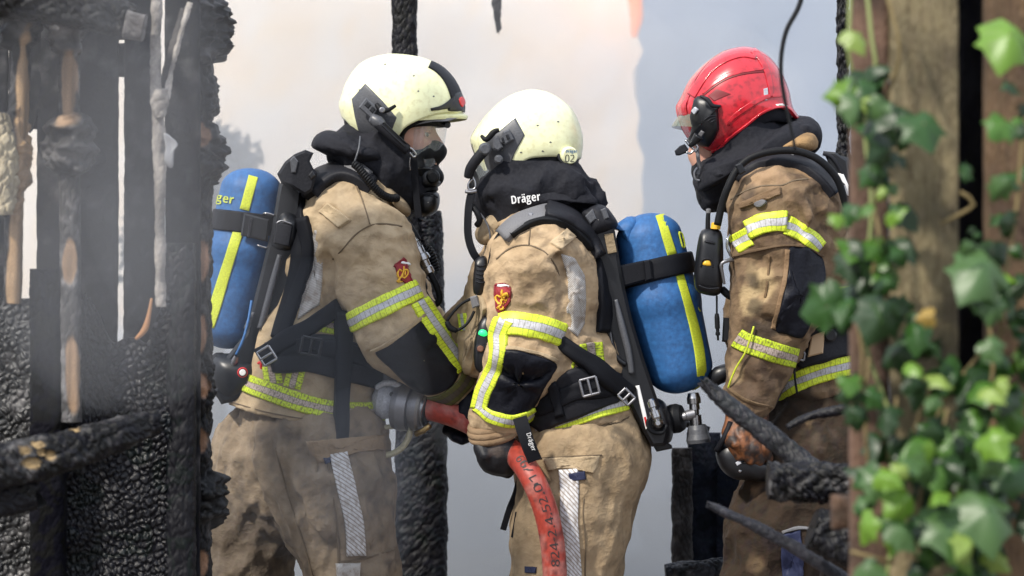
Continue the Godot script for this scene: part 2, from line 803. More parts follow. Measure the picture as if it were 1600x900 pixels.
# A band round a limb, square to the line from a towards b, found by coming in from outside; n turns of the dial from a0 to a1.
func ring(called: String, parent: Node, f: Field, a: Vector3, b: Vector3, wide: float, mat: Material, thick := 0.003, per := 0.06, a0 := 0.0, a1 := TAU, start := 0.3, n := 48, smooth := 1) -> MeshInstance3D:
	var t := (b - a).normalized()
	var s := (Vector3.BACK - t * t.z).normalized()
	var o := t.cross(s)
	var g := []
	var uvs := []
	var run := 0.0
	for i in n + 1:
		var an := lerpf(a0, a1, float(i) / n)
		var way := s * cos(an) + o * sin(an)
		var row := PackedVector3Array()
		for k in [-1.0, -0.86, -0.4, 0.0, 0.4, 0.86, 1.0]:
			row.append(f.meet(a + t * k * wide * 0.5 + way * start, -way, start * 1.4))
		if i:
			run += row[3].distance_to(g[i - 1][3])
		var ur := PackedVector2Array()
		for k in [-1.0, -0.86, -0.4, 0.0, 0.4, 0.86, 1.0]:
			ur.append(Vector2(run / per, k * 0.5 + 0.5))
		g.append(row)
		uvs.append(ur)
	g = even(g, smooth)
	var p := []
	var uu := []
	var mid := PackedVector3Array()
	for i in g.size():
		var row := PackedVector3Array()
		var ur := PackedVector2Array()
		var c: Vector3 = a
		for j in range(-1, 8):
			var jj := clampi(j, 0, 6)
			var w: Vector3 = (g[i][jj] - a)
			w = (w - t * t.dot(w)).normalized()
			row.append(g[i][jj] + w * (thick * (0.8 if jj == 0 or jj == 6 else 1.0) if j == jj else -0.004))
			ur.append(uvs[i][jj])
		p.append(row)
		uu.append(ur)
		mid.append(a)
	var q := Geo.new()
	q.grid(p, mid, false, uu)
	return put(called, q, mat, parent)


# A free strap: a flat ribbon along points, its width along a direction that turns from way to way2.
func ribbon(called: String, parent: Node, pts: Array, wide: float, way: Vector3, mat: Material, thick := 0.0025, way2: Variant = null, per := 0.06) -> MeshInstance3D:
	var c := curve3(triples(pts), 0.01)
	var p := []
	var uvs := []
	var mid := PackedVector3Array()
	var run := 0.0
	for i in c.size():
		var t := (c[mini(i + 1, c.size() - 1)] - c[maxi(i - 1, 0)]).normalized()
		var w: Vector3 = way if way2 == null else way.lerp(way2, float(i) / c.size())
		w = (w - t * t.dot(w)).normalized()
		var n := t.cross(w)
		if i:
			run += c[i].distance_to(c[i - 1])
		var row := PackedVector3Array()
		var ur := PackedVector2Array()
		var ring8 := [[-1.0, 0.6], [-0.9, 1.0], [0.9, 1.0], [1.0, 0.6], [1.0, -0.6], [0.9, -1.0], [-0.9, -1.0], [-1.0, -0.6]]
		for e in ring8:
			row.append(c[i] + w * e[0] * wide * 0.5 + n * e[1] * thick * 0.5)
			ur.append(Vector2(run / per, e[0] * 0.5 + 0.5))
		p.append(row)
		uvs.append(ur)
		mid.append(c[i])
	var g := Geo.new()
	g.grid(p, mid, true, uvs)
	return put(called, g, mat, parent)


# Lettering laid on a surface: centre, size of a capital and turn on the measuring grid.
func lettering(called: String, parent: Node, s: Dictionary, txt: String, c: Vector2, tall: float, turn: float, mat: Material, lift := 0.004, bold := false, squeeze := 1.0, bend: Variant = null) -> MeshInstance3D:
	var t := TextMesh.new()
	var f := SystemFont.new()
	f.font_names = PackedStringArray(["Droid Sans"])
	f.font_weight = 700 if bold else 400
	t.font = f
	t.text = txt
	t.font_size = 64
	t.pixel_size = 1.0
	t.depth = 0.0
	t.curve_step = 4.0
	var arr := t.get_mesh_arrays()
	var v: PackedVector3Array = arr[Mesh.ARRAY_VERTEX]
	var ix: PackedInt32Array = arr[Mesh.ARRAY_INDEX]
	var g := Geo.new()
	var k := tall / 46.0
	var pts := PackedVector3Array()
	var lean := Vector3.ZERO
	var flat := PackedVector2Array()   # the glyphs' triangles, cut small enough to follow the surface
	var queue := []
	for i in range(0, ix.size(), 3):
		var tri3 := PackedVector2Array()
		for e in 3:
			tri3.append(Vector2(v[ix[i + e]].x * squeeze, -v[ix[i + e]].y) * k)
		queue.append(tri3)
	var most := maxf(2.5, tall * 0.2)
	while queue.size():
		var t3: PackedVector2Array = queue.pop_back()
		var far := 0
		for e in 3:
			if t3[e].distance_to(t3[(e + 1) % 3]) > t3[far].distance_to(t3[(far + 1) % 3]):
				far = e
		var pa := t3[far]
		var pb := t3[(far + 1) % 3]
		var pc := t3[(far + 2) % 3]
		if pa.distance_to(pb) > most:
			var pm := (pa + pb) * 0.5
			queue.append(PackedVector2Array([pa, pm, pc]))
			queue.append(PackedVector2Array([pm, pb, pc]))
		else:
			flat.append_array(t3)
	ix = PackedInt32Array(range(flat.size()))
	for q in flat:
		var w := c + q.rotated(turn)
		if bend != null:
			pts.append(bend.call(q))
		else:
			pts.append(touch(s, w))
	for i in range(0, ix.size(), 3):
		var m := (pts[ix[i + 1]] - pts[ix[i]]).cross(pts[ix[i + 2]] - pts[ix[i]])
		if m.z < 0:
			m = -m
		m = (m.normalized() + Vector3.BACK * 0.6).normalized()
		g.tri(pts[ix[i]] + m * lift, pts[ix[i + 1]] + m * lift, pts[ix[i + 2]] + m * lift, m)
	return put(called, g, mat, parent)


# ---------------------------------------------------------------- helmets
# A shell with a given outline from the side and an oval cross-section: centre on the grid, distance z, half width.
func helm_new(cx: float, cy: float, z: float, outline: Array, half: float, power := 2.3) -> Dictionary:
	var p := loop2(soft_loop(pairs(outline), 6.0), 3.0)
	var r := PackedFloat32Array()
	r.resize(360)
	r.fill(0.0)
	for q in p:
		var o := at(q.x, q.y, z) - at(cx, cy, z)
		var k := int(rad_to_deg(atan2(o.y, o.x)) + 360.0) % 360
		r[k] = maxf(r[k], Vector2(o.x, o.y).length())
	for pass_ in 3:
		for k in 360:
			if r[k] == 0.0:
				var e := 1
				while r[(k + e) % 360] == 0.0:
					e += 1
				r[k] = lerpf(r[(k + 359) % 360], r[(k + e) % 360], 1.0 / (e + 1)) if r[(k + 359) % 360] > 0.0 else r[(k + e) % 360]
	for pass_ in 2:
		var s := r.duplicate()
		for k in 360:
			r[k] = (s[(k + 359) % 360] + s[k] * 2.0 + s[(k + 1) % 360]) / 4.0
	return {"c": at(cx, cy, z), "z": z, "r": r, "half": half, "n": power}


func helm_r(h: Dictionary, x: float, y: float) -> float:
	var k := fposmod(rad_to_deg(atan2(y, x)), 360.0)
	var r: PackedFloat32Array = h.r
	return lerpf(r[int(k) % 360], r[(int(k) + 1) % 360], k - int(k))


func helm_surf(h: Dictionary, d: Vector3, grow := 0.0) -> Vector3:
	var rho := Vector2(d.x, d.y).length()
	var k := pow(pow(rho / helm_r(h, d.x, d.y), h.n) + pow(absf(d.z) / h.half, h.n), -1.0 / h.n)
	return h.c + d * (k + grow)


func helm_touch(h: Dictionary, p: Vector2) -> Vector3:
	var z: float = h.z + h.half * 0.8
	var v := Vector3.ZERO
	for i in 5:
		v = at(p.x, p.y, z) - h.c
		var e := Vector2(v.x, v.y).length() / helm_r(h, v.x, v.y)
		if e > 0.995:
			var q := helm_surf(h, Vector3(v.x, v.y, 0.002).normalized())
			return Vector3(q.x, q.y, h.z + 0.004) if e < 1.3 else Vector3(h.c.x + v.x, h.c.y + v.y, h.z + 0.004)
		z = lerpf(z, h.z + h.half * pow(maxf(0.0, 1.0 - pow(e, h.n)), 1.0 / h.n), 0.8)
	v = at(p.x, p.y, z)
	return v


# the shell from its rim (points on the near side from brow to nape) over the crown
func helm_shell(called: String, parent: Node, h: Dictionary, rim: Array, mat: Material, thick := 0.006, crown := Vector3.UP) -> MeshInstance3D:
	var p := curve2(pairs(rim), 5.0)
	var dirs := PackedVector3Array()
	for q in p:
		dirs.append((helm_touch(h, q) - h.c).normalized())
	var n := dirs.size()
	for i in range(n - 2, 0, -1):
		var d := dirs[i]
		dirs.append(Vector3(d.x, d.y, -d.z))
	var rows := []
	var mid := PackedVector3Array()
	var steps := 30
	for e in [[-2, -1], [-1, -1]]:
		var row := PackedVector3Array()
		for d in dirs:
			row.append(helm_surf(h, d.slerp(crown, 0.25 if e[0] == -2 else 0.0), -thick))
		rows.append(row)
		mid.append(h.c + (Vector3.ZERO if e[0] == -1 else Vector3.UP * 0.3))
	for i in steps + 1:
		var t := float(i) / steps
		t = t * t * 0.35 + t * 0.65
		var row := PackedVector3Array()
		for d in dirs:
			row.append(helm_surf(h, d.slerp(crown, minf(t, 0.9995))))
		rows.append(row)
		mid.append(h.c)
	var g := Geo.new()
	g.grid(rows.slice(1), mid.slice(1), true)
	return put(called, g, mat, parent)


# ---------------------------------------------------------------- materials
func lin(r: float, g: float, b: float) -> Color:
	return Color(r, g, b).linear_to_srgb()


func noise_of(kind: int, freq: float, sd: int, octaves := 3) -> FastNoiseLite:
	var n := FastNoiseLite.new()
	n.noise_type = kind
	n.frequency = freq
	n.seed = sd
	n.fractal_octaves = octaves
	return n


func noise_tex(n: FastNoiseLite, size: int, ramp: Gradient = null, bump := 0.0) -> NoiseTexture2D:
	var t := NoiseTexture2D.new()
	t.width = size
	t.height = size
	t.seamless = true
	t.noise = n
	if ramp:
		t.color_ramp = ramp
	if bump > 0.0:
		t.as_normal_map = true
		t.bump_strength = bump
	return t


func ramp_of(a: Color, b: Color, c: Variant = null) -> Gradient:
	var g := Gradient.new()
	g.set_color(0, a)
	g.set_color(1, b if c == null else c)
	if c != null:
		g.add_point(0.5, b)
	return g


func mat(called: String, color: Color, rough := 0.8, scale := 0.0, tex: Texture2D = null, bump: Texture2D = null, bump_scale := 1.0, metal := 0.0) -> StandardMaterial3D:
	var m := StandardMaterial3D.new()
	m.resource_name = called
	m.albedo_color = color
	m.roughness = rough
	m.metallic = metal
	m.vertex_color_use_as_albedo = true
	if scale > 0.0:
		m.uv1_triplanar = true
		m.uv1_world_triplanar = true
		m.uv1_scale = Vector3.ONE * scale
	if tex:
		m.albedo_texture = tex
	if bump:
		m.normal_enabled = true
		m.normal_texture = bump
		m.normal_scale = bump_scale
	M[called] = m
	return m


func tape_picture(lime: Color, silver: Color, dark: Color, worn: float) -> ImageTexture:
	var im := Image.create(128, 96, false, Image.FORMAT_RGB8)
	var n := noise_of(FastNoiseLite.TYPE_SIMPLEX_SMOOTH, 0.06, 5)
	for y in 96:
		for x in 128:
			var v := y / 96.0
			var c := lime
			if v > 0.34 and v < 0.66:
				c = silver
			elif v > 0.32 and v < 0.68:
				c = lime.lerp(dark, 0.6)
			var line := fposmod(x + y * 0.12, 32.0)
			if line < 2.2:
				c = c.lerp(dark, 0.5)
			c = c.lerp(Color(0.3, 0.27, 0.22), clampf((n.get_noise_2d(x, y) + 0.1) * worn, 0.0, 0.7))
			im.set_pixel(x, y, c)
	return ImageTexture.create_from_image(im)


func hatch_picture(silver: Color, dark: Color, lean: float) -> ImageTexture:
	var im := Image.create(128, 128, false, Image.FORMAT_RGB8)
	var n := noise_of(FastNoiseLite.TYPE_SIMPLEX_SMOOTH, 0.03, 9)
	for y in 128:
		for x in 128:
			var c := silver
			var line := fposmod(x + y * lean, 16.0)
			if line < 5.0:
				c = silver.lerp(dark, 0.62)
			c = c.lerp(dark, clampf(n.get_noise_2d(x, y) * 0.7 + 0.05, 0.0, 0.6))
			im.set_pixel(x, y, c)
	return ImageTexture.create_from_image(im)


func make_materials() -> void:
	crumple = noise_of(FastNoiseLite.TYPE_SIMPLEX_SMOOTH, 5.0, 3, 2)
	fine = noise_of(FastNoiseLite.TYPE_SIMPLEX_SMOOTH, 24.0, 8, 2)
	blotch = noise_of(FastNoiseLite.TYPE_SIMPLEX_SMOOTH, 7.0, 21, 4)
	cells = noise_of(FastNoiseLite.TYPE_CELLULAR, 70.0, 4, 1)
	cells.fractal_type = FastNoiseLite.FRACTAL_NONE
	cells.cellular_return_type = FastNoiseLite.RETURN_DISTANCE2_SUB
	cells.cellular_jitter = 0.9
	var rid := noise_of(FastNoiseLite.TYPE_SIMPLEX_SMOOTH, 0.012, 31, 4)
	rid.fractal_type = FastNoiseLite.FRACTAL_RIDGED
	var creased := noise_tex(rid, 512, null, 5.0)
	var soft := noise_tex(noise_of(FastNoiseLite.TYPE_SIMPLEX_SMOOTH, 0.02, 17, 4), 512, null, 4.0)
	var grain := noise_tex(noise_of(FastNoiseLite.TYPE_SIMPLEX_SMOOTH, 0.15, 12, 3), 256, null, 3.0)
	var mottle := noise_tex(noise_of(FastNoiseLite.TYPE_SIMPLEX_SMOOTH, 0.012, 14, 5), 512, ramp_of(Color(0.80, 0.78, 0.75), Color(0.95, 0.94, 0.93), Color(1, 1, 1)))
	var worn := noise_tex(noise_of(FastNoiseLite.TYPE_SIMPLEX_SMOOTH, 0.03, 15, 5), 512, ramp_of(Color(0.72, 0.72, 0.75), Color(1, 1, 1)))
	var smudge := noise_tex(noise_of(FastNoiseLite.TYPE_SIMPLEX_SMOOTH, 0.02, 44, 5), 512, ramp_of(Color(0.62, 0.6, 0.6), Color(0.97, 0.97, 0.97), Color(1, 1, 1)))
	var scuff := noise_tex(noise_of(FastNoiseLite.TYPE_SIMPLEX_SMOOTH, 0.02, 91, 5), 512, ramp_of(Color(0.90, 0.88, 0.84), Color(0.99, 0.99, 0.99), Color(1, 1, 1)))
	mat("khaki", Color.WHITE, 0.85, 2.6, mottle, creased, 1.1).rim_enabled = true
	M.khaki.rim = 0.06
	M.khaki.metallic_specular = 0.22
	mat("stitch", lin(0.13, 0.095, 0.06), 0.9)
	mat("black_patch", lin(0.008, 0.009, 0.015), 0.5, 5.0, worn, creased, 0.6)
	mat("hood", lin(0.022, 0.023, 0.029), 0.8, 5.0, worn, creased, 0.6)
	mat("padding", lin(0.022, 0.023, 0.028), 0.55, 8.0, worn, soft, 0.35)
	mat("webbing", lin(0.009, 0.010, 0.014), 0.6, 30.0, worn, grain, 0.5)
	mat("grey_webbing", lin(0.20, 0.20, 0.205), 0.7, 20.0, worn, grain, 0.4)
	mat("black_plastic", lin(0.007, 0.008, 0.011), 0.38, 10.0, worn, grain, 0.12)
	mat("grey_plastic", lin(0.10, 0.105, 0.115), 0.42, 10.0, worn, grain, 0.1)
	mat("rubber", lin(0.011, 0.012, 0.014), 0.55, 10.0, worn, grain, 0.2)
	for dull in ["black_patch", "hood", "padding", "webbing", "rubber"]:
		M[dull].metallic_specular = 0.3
	mat("blue_cover", lin(0.028, 0.15, 0.40), 0.62, 4.0, worn, creased, 0.28)
	mat("lime", lin(0.70, 0.80, 0.045), 0.6, 12.0, worn, grain, 0.2)
	mat("cream_shell", lin(0.84, 0.85, 0.54), 0.34, 5.0, scuff, grain, 0.05)
	M.cream_shell.clearcoat_enabled = true
	M.cream_shell.clearcoat = 0.25
	M.cream_shell.clearcoat_roughness = 0.08
	mat("red_shell", lin(0.56, 0.016, 0.03), 0.24, 4.0, smudge, grain, 0.04)
	M.red_shell.clearcoat_enabled = true
	M.red_shell.clearcoat = 0.6
	M.red_shell.clearcoat_roughness = 0.12
	mat("red_seam", lin(0.16, 0.006, 0.010), 0.4)
	mat("steel", lin(0.55, 0.55, 0.54), 0.25, 20.0, worn, grain, 0.1, 1.0)
	mat("dull_steel", lin(0.36, 0.36, 0.37), 0.45, 20.0, worn, grain, 0.2, 0.9)
	mat("white_metal", lin(0.62, 0.64, 0.68), 0.4, 8.0, worn)
	mat("brass", lin(0.55, 0.38, 0.14), 0.35, 20.0, worn, grain, 0.1, 1.0)
	mat("glove", Color.WHITE, 0.55, 9.0, worn, creased, 0.7)
	mat("skin", lin(0.50, 0.27, 0.20), 0.5, 20.0, null, grain, 0.1)
	M.skin.subsurf_scatter_enabled = true
	M.skin.subsurf_scatter_strength = 0.15
	mat("eye_white", lin(0.55, 0.52, 0.50), 0.2)
	mat("dark_eye", lin(0.02, 0.015, 0.012), 0.15)
	mat("hair", lin(0.04, 0.025, 0.015), 0.6)
	mat("badge_red", lin(0.36, 0.022, 0.028), 0.7, 20.0, worn, grain, 0.5)
	mat("gold_thread", lin(0.72, 0.40, 0.03), 0.6)
	mat("dark_red", lin(0.20, 0.012, 0.02), 0.7)
	mat("white_print", lin(0.72, 0.72, 0.72), 0.7)
	mat("black_print", lin(0.02, 0.02, 0.022), 0.6)
	mat("blue_print", lin(0.03, 0.12, 0.28), 0.6)
	mat("yellow_plastic", lin(0.72, 0.42, 0.03), 0.4)
	mat("navy_tab", lin(0.012, 0.02, 0.07), 0.7, 20.0, worn)
	mat("red_plastic", lin(0.6, 0.02, 0.02), 0.35)
	mat("hose_red", Color.WHITE, 0.5, 5.0, worn, soft, 0.25)
	mat("pale_wheel", lin(0.60, 0.56, 0.36), 0.5, 10.0, worn)
	var lens := mat("clear_visor", Color(0.82, 0.86, 0.88, 0.15), 0.04)
	lens.vertex_color_use_as_albedo = false
	lens.transparency = BaseMaterial3D.TRANSPARENCY_ALPHA
	var smoked := mat("smoked_visor", Color(0.42, 0.46, 0.38, 0.55), 0.08)
	smoked.vertex_color_use_as_albedo = false
	smoked.transparency = BaseMaterial3D.TRANSPARENCY_ALPHA
	var led := mat("green_lamp", lin(0.05, 0.6, 0.25), 0.3)
	led.emission_enabled = true
	led.emission = Color(0.1, 0.9, 0.45)
	led.emission_energy_multiplier = 0.8
	mat("tape", Color.WHITE, 0.5, 0.0, tape_picture(Color(0.85, 0.92, 0.24), Color(0.73, 0.73, 0.75), Color(0.20, 0.22, 0.10), 0.35))
	mat("dull_tape", Color.WHITE, 0.7, 0.0, tape_picture(Color(0.72, 0.80, 0.16), Color(0.66, 0.60, 0.57), Color(0.14, 0.13, 0.09), 0.9))
	mat("sooty_tape", Color.WHITE, 0.7, 0.0, tape_picture(Color(0.33, 0.34, 0.14), Color(0.30, 0.27, 0.25), Color(0.07, 0.06, 0.05), 1.6))
	mat("hatch", Color.WHITE, 0.55, 0.0, hatch_picture(Color(0.80, 0.80, 0.81), Color(0.42, 0.36, 0.30), 0.5))
	mat("hatch_patch", Color.WHITE, 0.55, 0.0, hatch_picture(Color(0.74, 0.73, 0.72), Color(0.40, 0.34, 0.28), 3.0))
	# burnt timber, fence, leaves, ground
	mat("char", Color.WHITE, 0.5, 14.0, worn, grain, 0.8).metallic_specular = 0.38
	mat("char_gloss", Color.WHITE, 0.34, 14.0, worn, grain, 0.8)
	mat("soot_board", Color.WHITE, 0.8, 5.0, worn, creased, 0.6).metallic_specular = 0.25
	var stripes := noise_of(FastNoiseLite.TYPE_SIMPLEX_SMOOTH, 0.02, 77, 4)
	mat("wood", Color.WHITE, 0.75, 6.0, worn, grain, 0.5)
	mat("fence_wood", Color.WHITE, 0.8, 5.0, noise_tex(stripes, 512, ramp_of(Color(0.62, 0.58, 0.52), Color(1, 1, 1), Color(0.9, 0.88, 0.82))), grain, 0.6)
	M.fence_wood.uv1_scale = Vector3(9.0, 1.1, 9.0)
	mat("leaf", Color.WHITE, 0.42, 20.0, null, grain, 0.25)
	M.leaf.backlight_enabled = true
	M.leaf.backlight = Color(0.35, 0.5, 0.2)
	mat("stem", lin(0.16, 0.12, 0.05), 0.8)
	mat("green_stem", lin(0.20, 0.24, 0.08), 0.6)
	mat("earth", lin(0.17, 0.155, 0.14), 0.95, 0.8, mottle, soft, 0.8)
	mat("plaster", Color.WHITE, 0.9)
	var fire := mat("flame", lin(0.4, 0.2, 0.1), 0.9)
	fire.vertex_color_use_as_albedo = false
	fire.emission_enabled = true
	fire.emission = Color(1.0, 0.62, 0.45)
	fire.emission_energy_multiplier = 0.55


# ---------------------------------------------------------------- burnt timber
# A timber along points (grid x, y, distance), half width and half depth in grid steps; bulges: [x, y, reach x, reach y, swell]; bare: [x, y, rx, ry] where the char has come off.
func timber(called: String, parent: Node, pts: Array, hw: Variant, hd: float, opt := {}) -> MeshInstance3D:
	var c := curve3(triples(pts), opt.get("step", 0.0045))
	var sides: int = opt.get("sides", 84)
	var amp: float = opt.get("amp", 0.006) * 0.75
	var freq: float = opt.get("freq", 1.0)
	var bulges: Array = opt.get("bulges", [])
	var bare: Array = opt.get("bare", [])
	var ragged: float = opt.get("ragged", 0.0)
	var tone: Color = opt.get("tone", Color(0.006, 0.006, 0.008))
	var wood: Color = opt.get("wood", Color(0.42, 0.22, 0.10))
	var square: float = opt.get("square", 4.0)
	var depth := hd / 600.0
	var rows := []
	var mid := PackedVector3Array()
	var cols := []
	var n := c.size()
	var rnd: float = opt.get("seed", 1.0) * 3.7
	for i in range(-1, n + 1):
		var ii := clampi(i, 0, n - 1)
		var t := (c[mini(ii + 1, n - 1)] - c[maxi(ii - 1, 0)]).normalized()
		var side := t.cross(Vector3.BACK).normalized()
		var f := t.cross(side).normalized()
		var k := float(ii) / maxf(1, n - 1)
		var half: float
		if hw is Array:
			var q: float = k * (hw.size() - 1)
			half = lerpf(hw[int(q)], hw[mini(int(q) + 1, hw.size() - 1)], q - int(q)) / 600.0
		else:
			half = hw / 600.0
		half *= (EYE.z - c[ii].z) / EYE.z
		var row := PackedVector3Array()
		var cr := PackedColorArray()
		for j in sides:
			var an := TAU * j / sides
			var cs := cos(an)
			var sn := sin(an)
			var sq := pow(pow(absf(cs), square) + pow(absf(sn), square), -1.0 / square)
			var hx := half
			var hz := depth
			var p := c[ii] + side * cs * sq * hx + f * sn * sq * hz
			var px := p.x * 600.0 * EYE.z / (EYE.z - p.z) + 800.0
			var py := 450.0 - (p.y - EYE.y) * 600.0 * EYE.z / (EYE.z - p.z)
			var swell := 0.0
			var hot := 0.0
			for b in bulges:
				var e := Vector2((px - b[0]) / b[2], (py - b[1]) / b[3]).length() + 0.4 * fine.get_noise_3dv(p * 0.8)
				if e < 1.0:
					swell = maxf(swell, b[4] * pow(1.0 - e * e, 0.4) * (0.85 + 0.5 * fine.get_noise_3dv(p * 1.5)))
					hot = maxf(hot, minf(1.0, (1.0 - e) * 2.5))
			var s := p * freq + Vector3(rnd, 0, 0)
			var gap := cells.get_noise_3d(s.x + s.y * 0.3 + 0.006 * fine.get_noise_3dv(p), s.y * 0.5 - s.x * 0.3, s.z) + 1.0
			var lump := minf(gap * 3.2, 0.8) + 0.3 * fine.get_noise_3dv(s * 1.4)
			var big := crumple.get_noise_3dv(s * 2.5)
			var bareness := 0.0
			for b in bare:
				var e := Vector2((px - b[0]) / b[2], (py - b[1]) / b[3]).length() + 0.28 * fine.get_noise_3dv(s * Vector3(1, 0.4, 1)) + 0.15 * big
				bareness = maxf(bareness, clampf((1.0 - e) * 5.0, 0.0, 1.0))
			var out := (side * cs * sq + f * sn * sq).normalized()
			var disp := (lump - 0.5) * amp * (1.0 + hot * 1.1) * (1.0 - 0.85 * bareness) + big * amp * 0.9 + swell / 600.0 - bareness * amp * 0.5
			p += out * disp
			if ragged > 0.0 and (ii < n * 0.12 or ii > n * 0.88):
				var endness := maxf(1.0 - ii / (n * 0.12), 1.0 - (n - 1 - ii) / (n * 0.12))
				p -= t * signf(0.5 - k) * -1.0 * ragged / 600.0 * endness * (0.5 + fine.get_noise_3d(an * 0.06, rnd, sn * 0.05) * 1.6)
			if i != ii:
				p = c[ii].lerp(p, 0.1)
			row.append(p)
			var shade := tone * (0.55 + 0.9 * clampf(0.5 + big, 0.0, 1.0))
			var ash: float = opt.get("ash", 0.0)
			if ash > 0.0:
				shade = shade.lerp(Color(0.28, 0.27, 0.26), clampf((fine.get_noise_3dv(s * 0.9) + blotch.get_noise_3dv(s) - 0.1) * ash, 0.0, 0.8))
			var grainy := 0.75 + 0.5 * fine.get_noise_3dv(s * Vector3(1.5, 0.12, 1.5))
			cr.append(shade.lerp(wood * grainy, bareness))
		rows.append(row)
		mid.append(c[ii])
		cols.append(cr)
	var g := Geo.new()
	g.grid(rows, mid, true, [], cols)
	return put(called, g, M[opt.get("mat", "char")], parent, opt.get("label", ""))


# A charred sheet with an uneven outline: grid corners, split into scorched blocks that stand proud of the cracks.
func charred_sheet(called: String, parent: Node, x0: float, y0: float, x1: float, y1: float, z: float, amp: float, tone: Color, top: Variant = null, scale := 1.0, ash := 0.0) -> MeshInstance3D:
	var nx := int((x1 - x0) / 1.9)
	var ny := int((y1 - y0) / 1.9)
	var rows := []
	var cols := []
	for i in range(-1, ny + 2):
		var row := PackedVector3Array()
		var cr := PackedColorArray()
		for j in range(-1, nx + 2):
			var fx := clampf(float(j) / nx, 0, 1)
			var fy := clampf(float(i) / ny, 0, 1)
			var px := lerpf(x0, x1, fx)
			var yt: float = y0 if top == null else top.call(px)
			var py := lerpf(yt, y1, fy)
			var p := at(px, py, z)
			var s := p * scale + Vector3(x0 * 0.01, 0, 0)
			var gap := cells.get_noise_3d(s.x * 1.1 + s.y * 0.45 + 0.01 * fine.get_noise_3dv(p * 0.7), s.y - s.x * 0.45, s.z * 0.3) + 1.0
			var h := minf(gap * 2.4, 0.75) + 0.35 * fine.get_noise_3dv(s)
			var big := crumple.get_noise_3dv(s * 1.5)
			p.z += (h - 0.4) * amp + big * amp * 1.3
			if i < 0 or j < 0 or i > ny or j > nx:
				p.z = z - 0.03
			row.append(p)
			var sh := tone * (0.6 + 0.8 * clampf(0.5 + big, 0, 1))
			sh = sh.lerp(Color(0.22, 0.21, 0.2), clampf((fine.get_noise_3dv(s * 0.7) + blotch.get_noise_3dv(s * 0.8) - 0.15) * ash, 0.0, 0.7))
			cr.append(sh)
		rows.append(row)
		cols.append(cr)
	var g := Geo.new()
	g.grid(rows, Vector3.BACK, false, [], cols)
	return put(called, g, M.char_gloss, parent)


